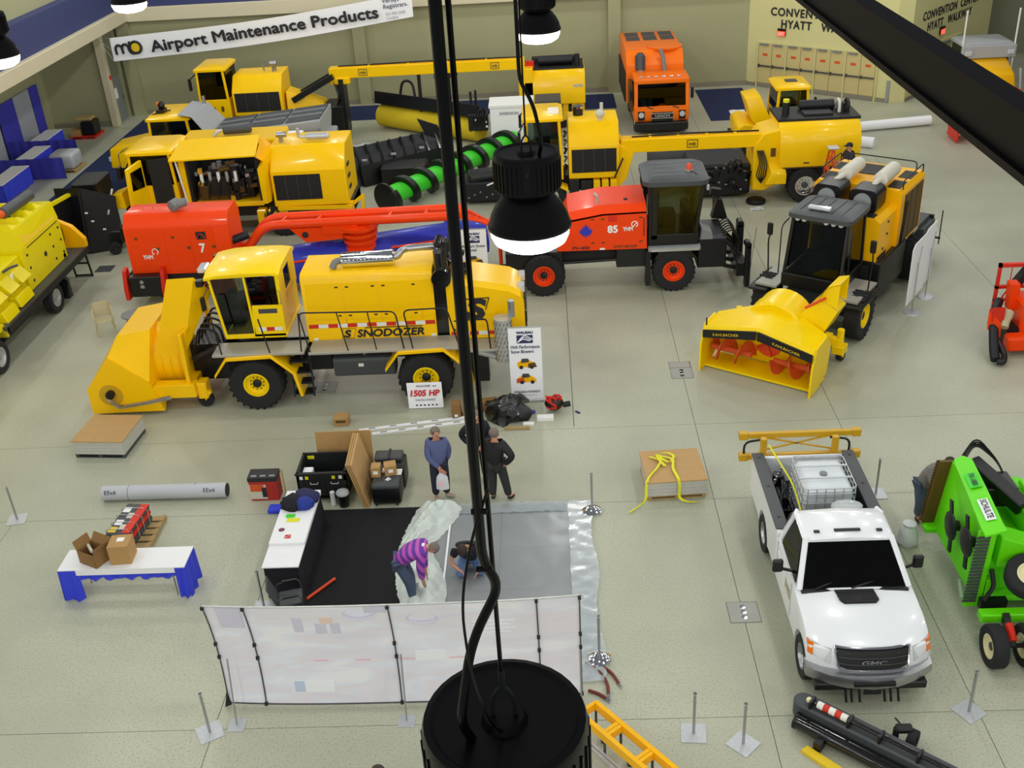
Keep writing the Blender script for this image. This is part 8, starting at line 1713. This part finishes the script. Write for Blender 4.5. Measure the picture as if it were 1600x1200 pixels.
# kneeling man
person('man in black shirt and jeans kneeling on the grey carpet', (-1.82,16.4,.025), 0, 'navy_jacket', 'denim_light', 'hair', dict(pel=(0,.3,.3), sp=(-.02,.22,.48), ch=(-.04,.06,.64), nk=(-.06,-.04,.74), hb=(-.08,-.09,.76), hd=(-.1,-.15,.77), tp=(-.11,-.21,.78),
    sL=(.18,.06,.66), eL=(.3,-.05,.42), wL=(.18,-.12,.26), sR=(-.26,.04,.64), eR=(-.38,-.1,.44), wR=(-.22,-.18,.34), hL=(.12,.3,.27), kL=(.2,-.08,.1), aL=(.17,.42,.08), tL=(.17,.56,.05), hR=(-.12,.3,.27), kR=(-.2,-.12,.1), aR=(-.15,.42,.08), tR=(-.15,.56,.05)), face=(-.1,-.5,-.85), sleeves=False)
# man beside the step ladder
person('man in dark tee and cap working beside the yellow sweeper body', (10.3,36.15,.44), R(-75), 'dark_tee', 'charcoal', 'hair', dict(eR=(-.22,-.14,1.16), wR=(-.12,-.36,1.14), eL=(.22,-.1,1.18), wL=(.12,-.32,1.2)), sleeves=False, cap='black_jacket')
o = begin(thing('step_ladder', 'orange step ladder beside the yellow sweeper body', 'ladder', (9.7,36.1,0)))
for s in (-.25,.25):
    MB().bar((9.35,36.1+s,0),(9.68,36.1+s*.7,2.1),.06,.04).build('front_rail', 'rust_orange', o); MB().bar((10.0,36.1+s,0),(9.72,36.1+s*.7,2.1),.05,.03).build('rear_rail', 'rust_orange', o)
for k in range(1,6): t = k/6; MB().box(9.35+.33*t-.05,9.35+.33*t+.05,35.88,36.32,2.1*t-.015,2.1*t+.015).build('step', 'rust_orange', o)
MB().box(9.55,9.9,35.9,36.3,2.1,2.14).build('top_cap', 'galvanised', o); end()
o = begin(thing('work_platform', 'low work platform beneath the man at the sweeper', 'platform', (10.3,36.15,0))); MB().box(10.06,10.74,35.85,36.45,.4,.435).build('platform_top', 'aluminium', o)
for x in (10.1,10.7):
    for y in (35.9,36.4): MB().cyl((x,y,0),(x,y,.4),.02,n=6).build('leg', 'aluminium', o)
end()
# man bending into the mower
person('man in grey hoodie and jeans bending into the green mower wing', (7.23,17.72,0), 0, 'grey_hoodie', 'denim', 'hair', dict(pel=(.0,.12,.86), sp=(.06,.08,1.06), ch=(.16,0,1.26), nk=(.24,-.07,1.38), hb=(.28,-.1,1.42), hd=(.32,-.13,1.48), tp=(.36,-.16,1.55),
    sL=(.3,.1,1.28), eL=(.46,.0,1.1), wL=(.5,-.16,.98), sR=(.02,-.1,1.3), eR=(.02,-.3,1.12), wR=(.08,-.42,.98), hL=(.1,.16,.84), kL=(.08,.05,.46), aL=(.1,.12,.09), tL=(.18,-.02,.045), hR=(-.09,.1,.84), kR=(-.05,.02,.46), aR=(-.06,.06,.09), tR=(-.02,-.1,.045)), face=(.3,-.75,-.5))
# visitor at the lower picture edge
person('dark haired visitor standing in the aisle below the backdrop', (-2.66,10.2,0), R(20), 'navy_jacket', 'charcoal', 'hair')
# look-alike things share a group
_g = {}
for ob in list(COL.objects):
    if ob.parent is None and 'category' in ob: _g.setdefault(ob.name.split('.')[0], []).append(ob)
for k_, l_ in _g.items():
    if len(l_) > 1:
        for ob in l_:
            if 'group' not in ob: ob['group'] = k_.replace('_', ' ')+'s in the hall'
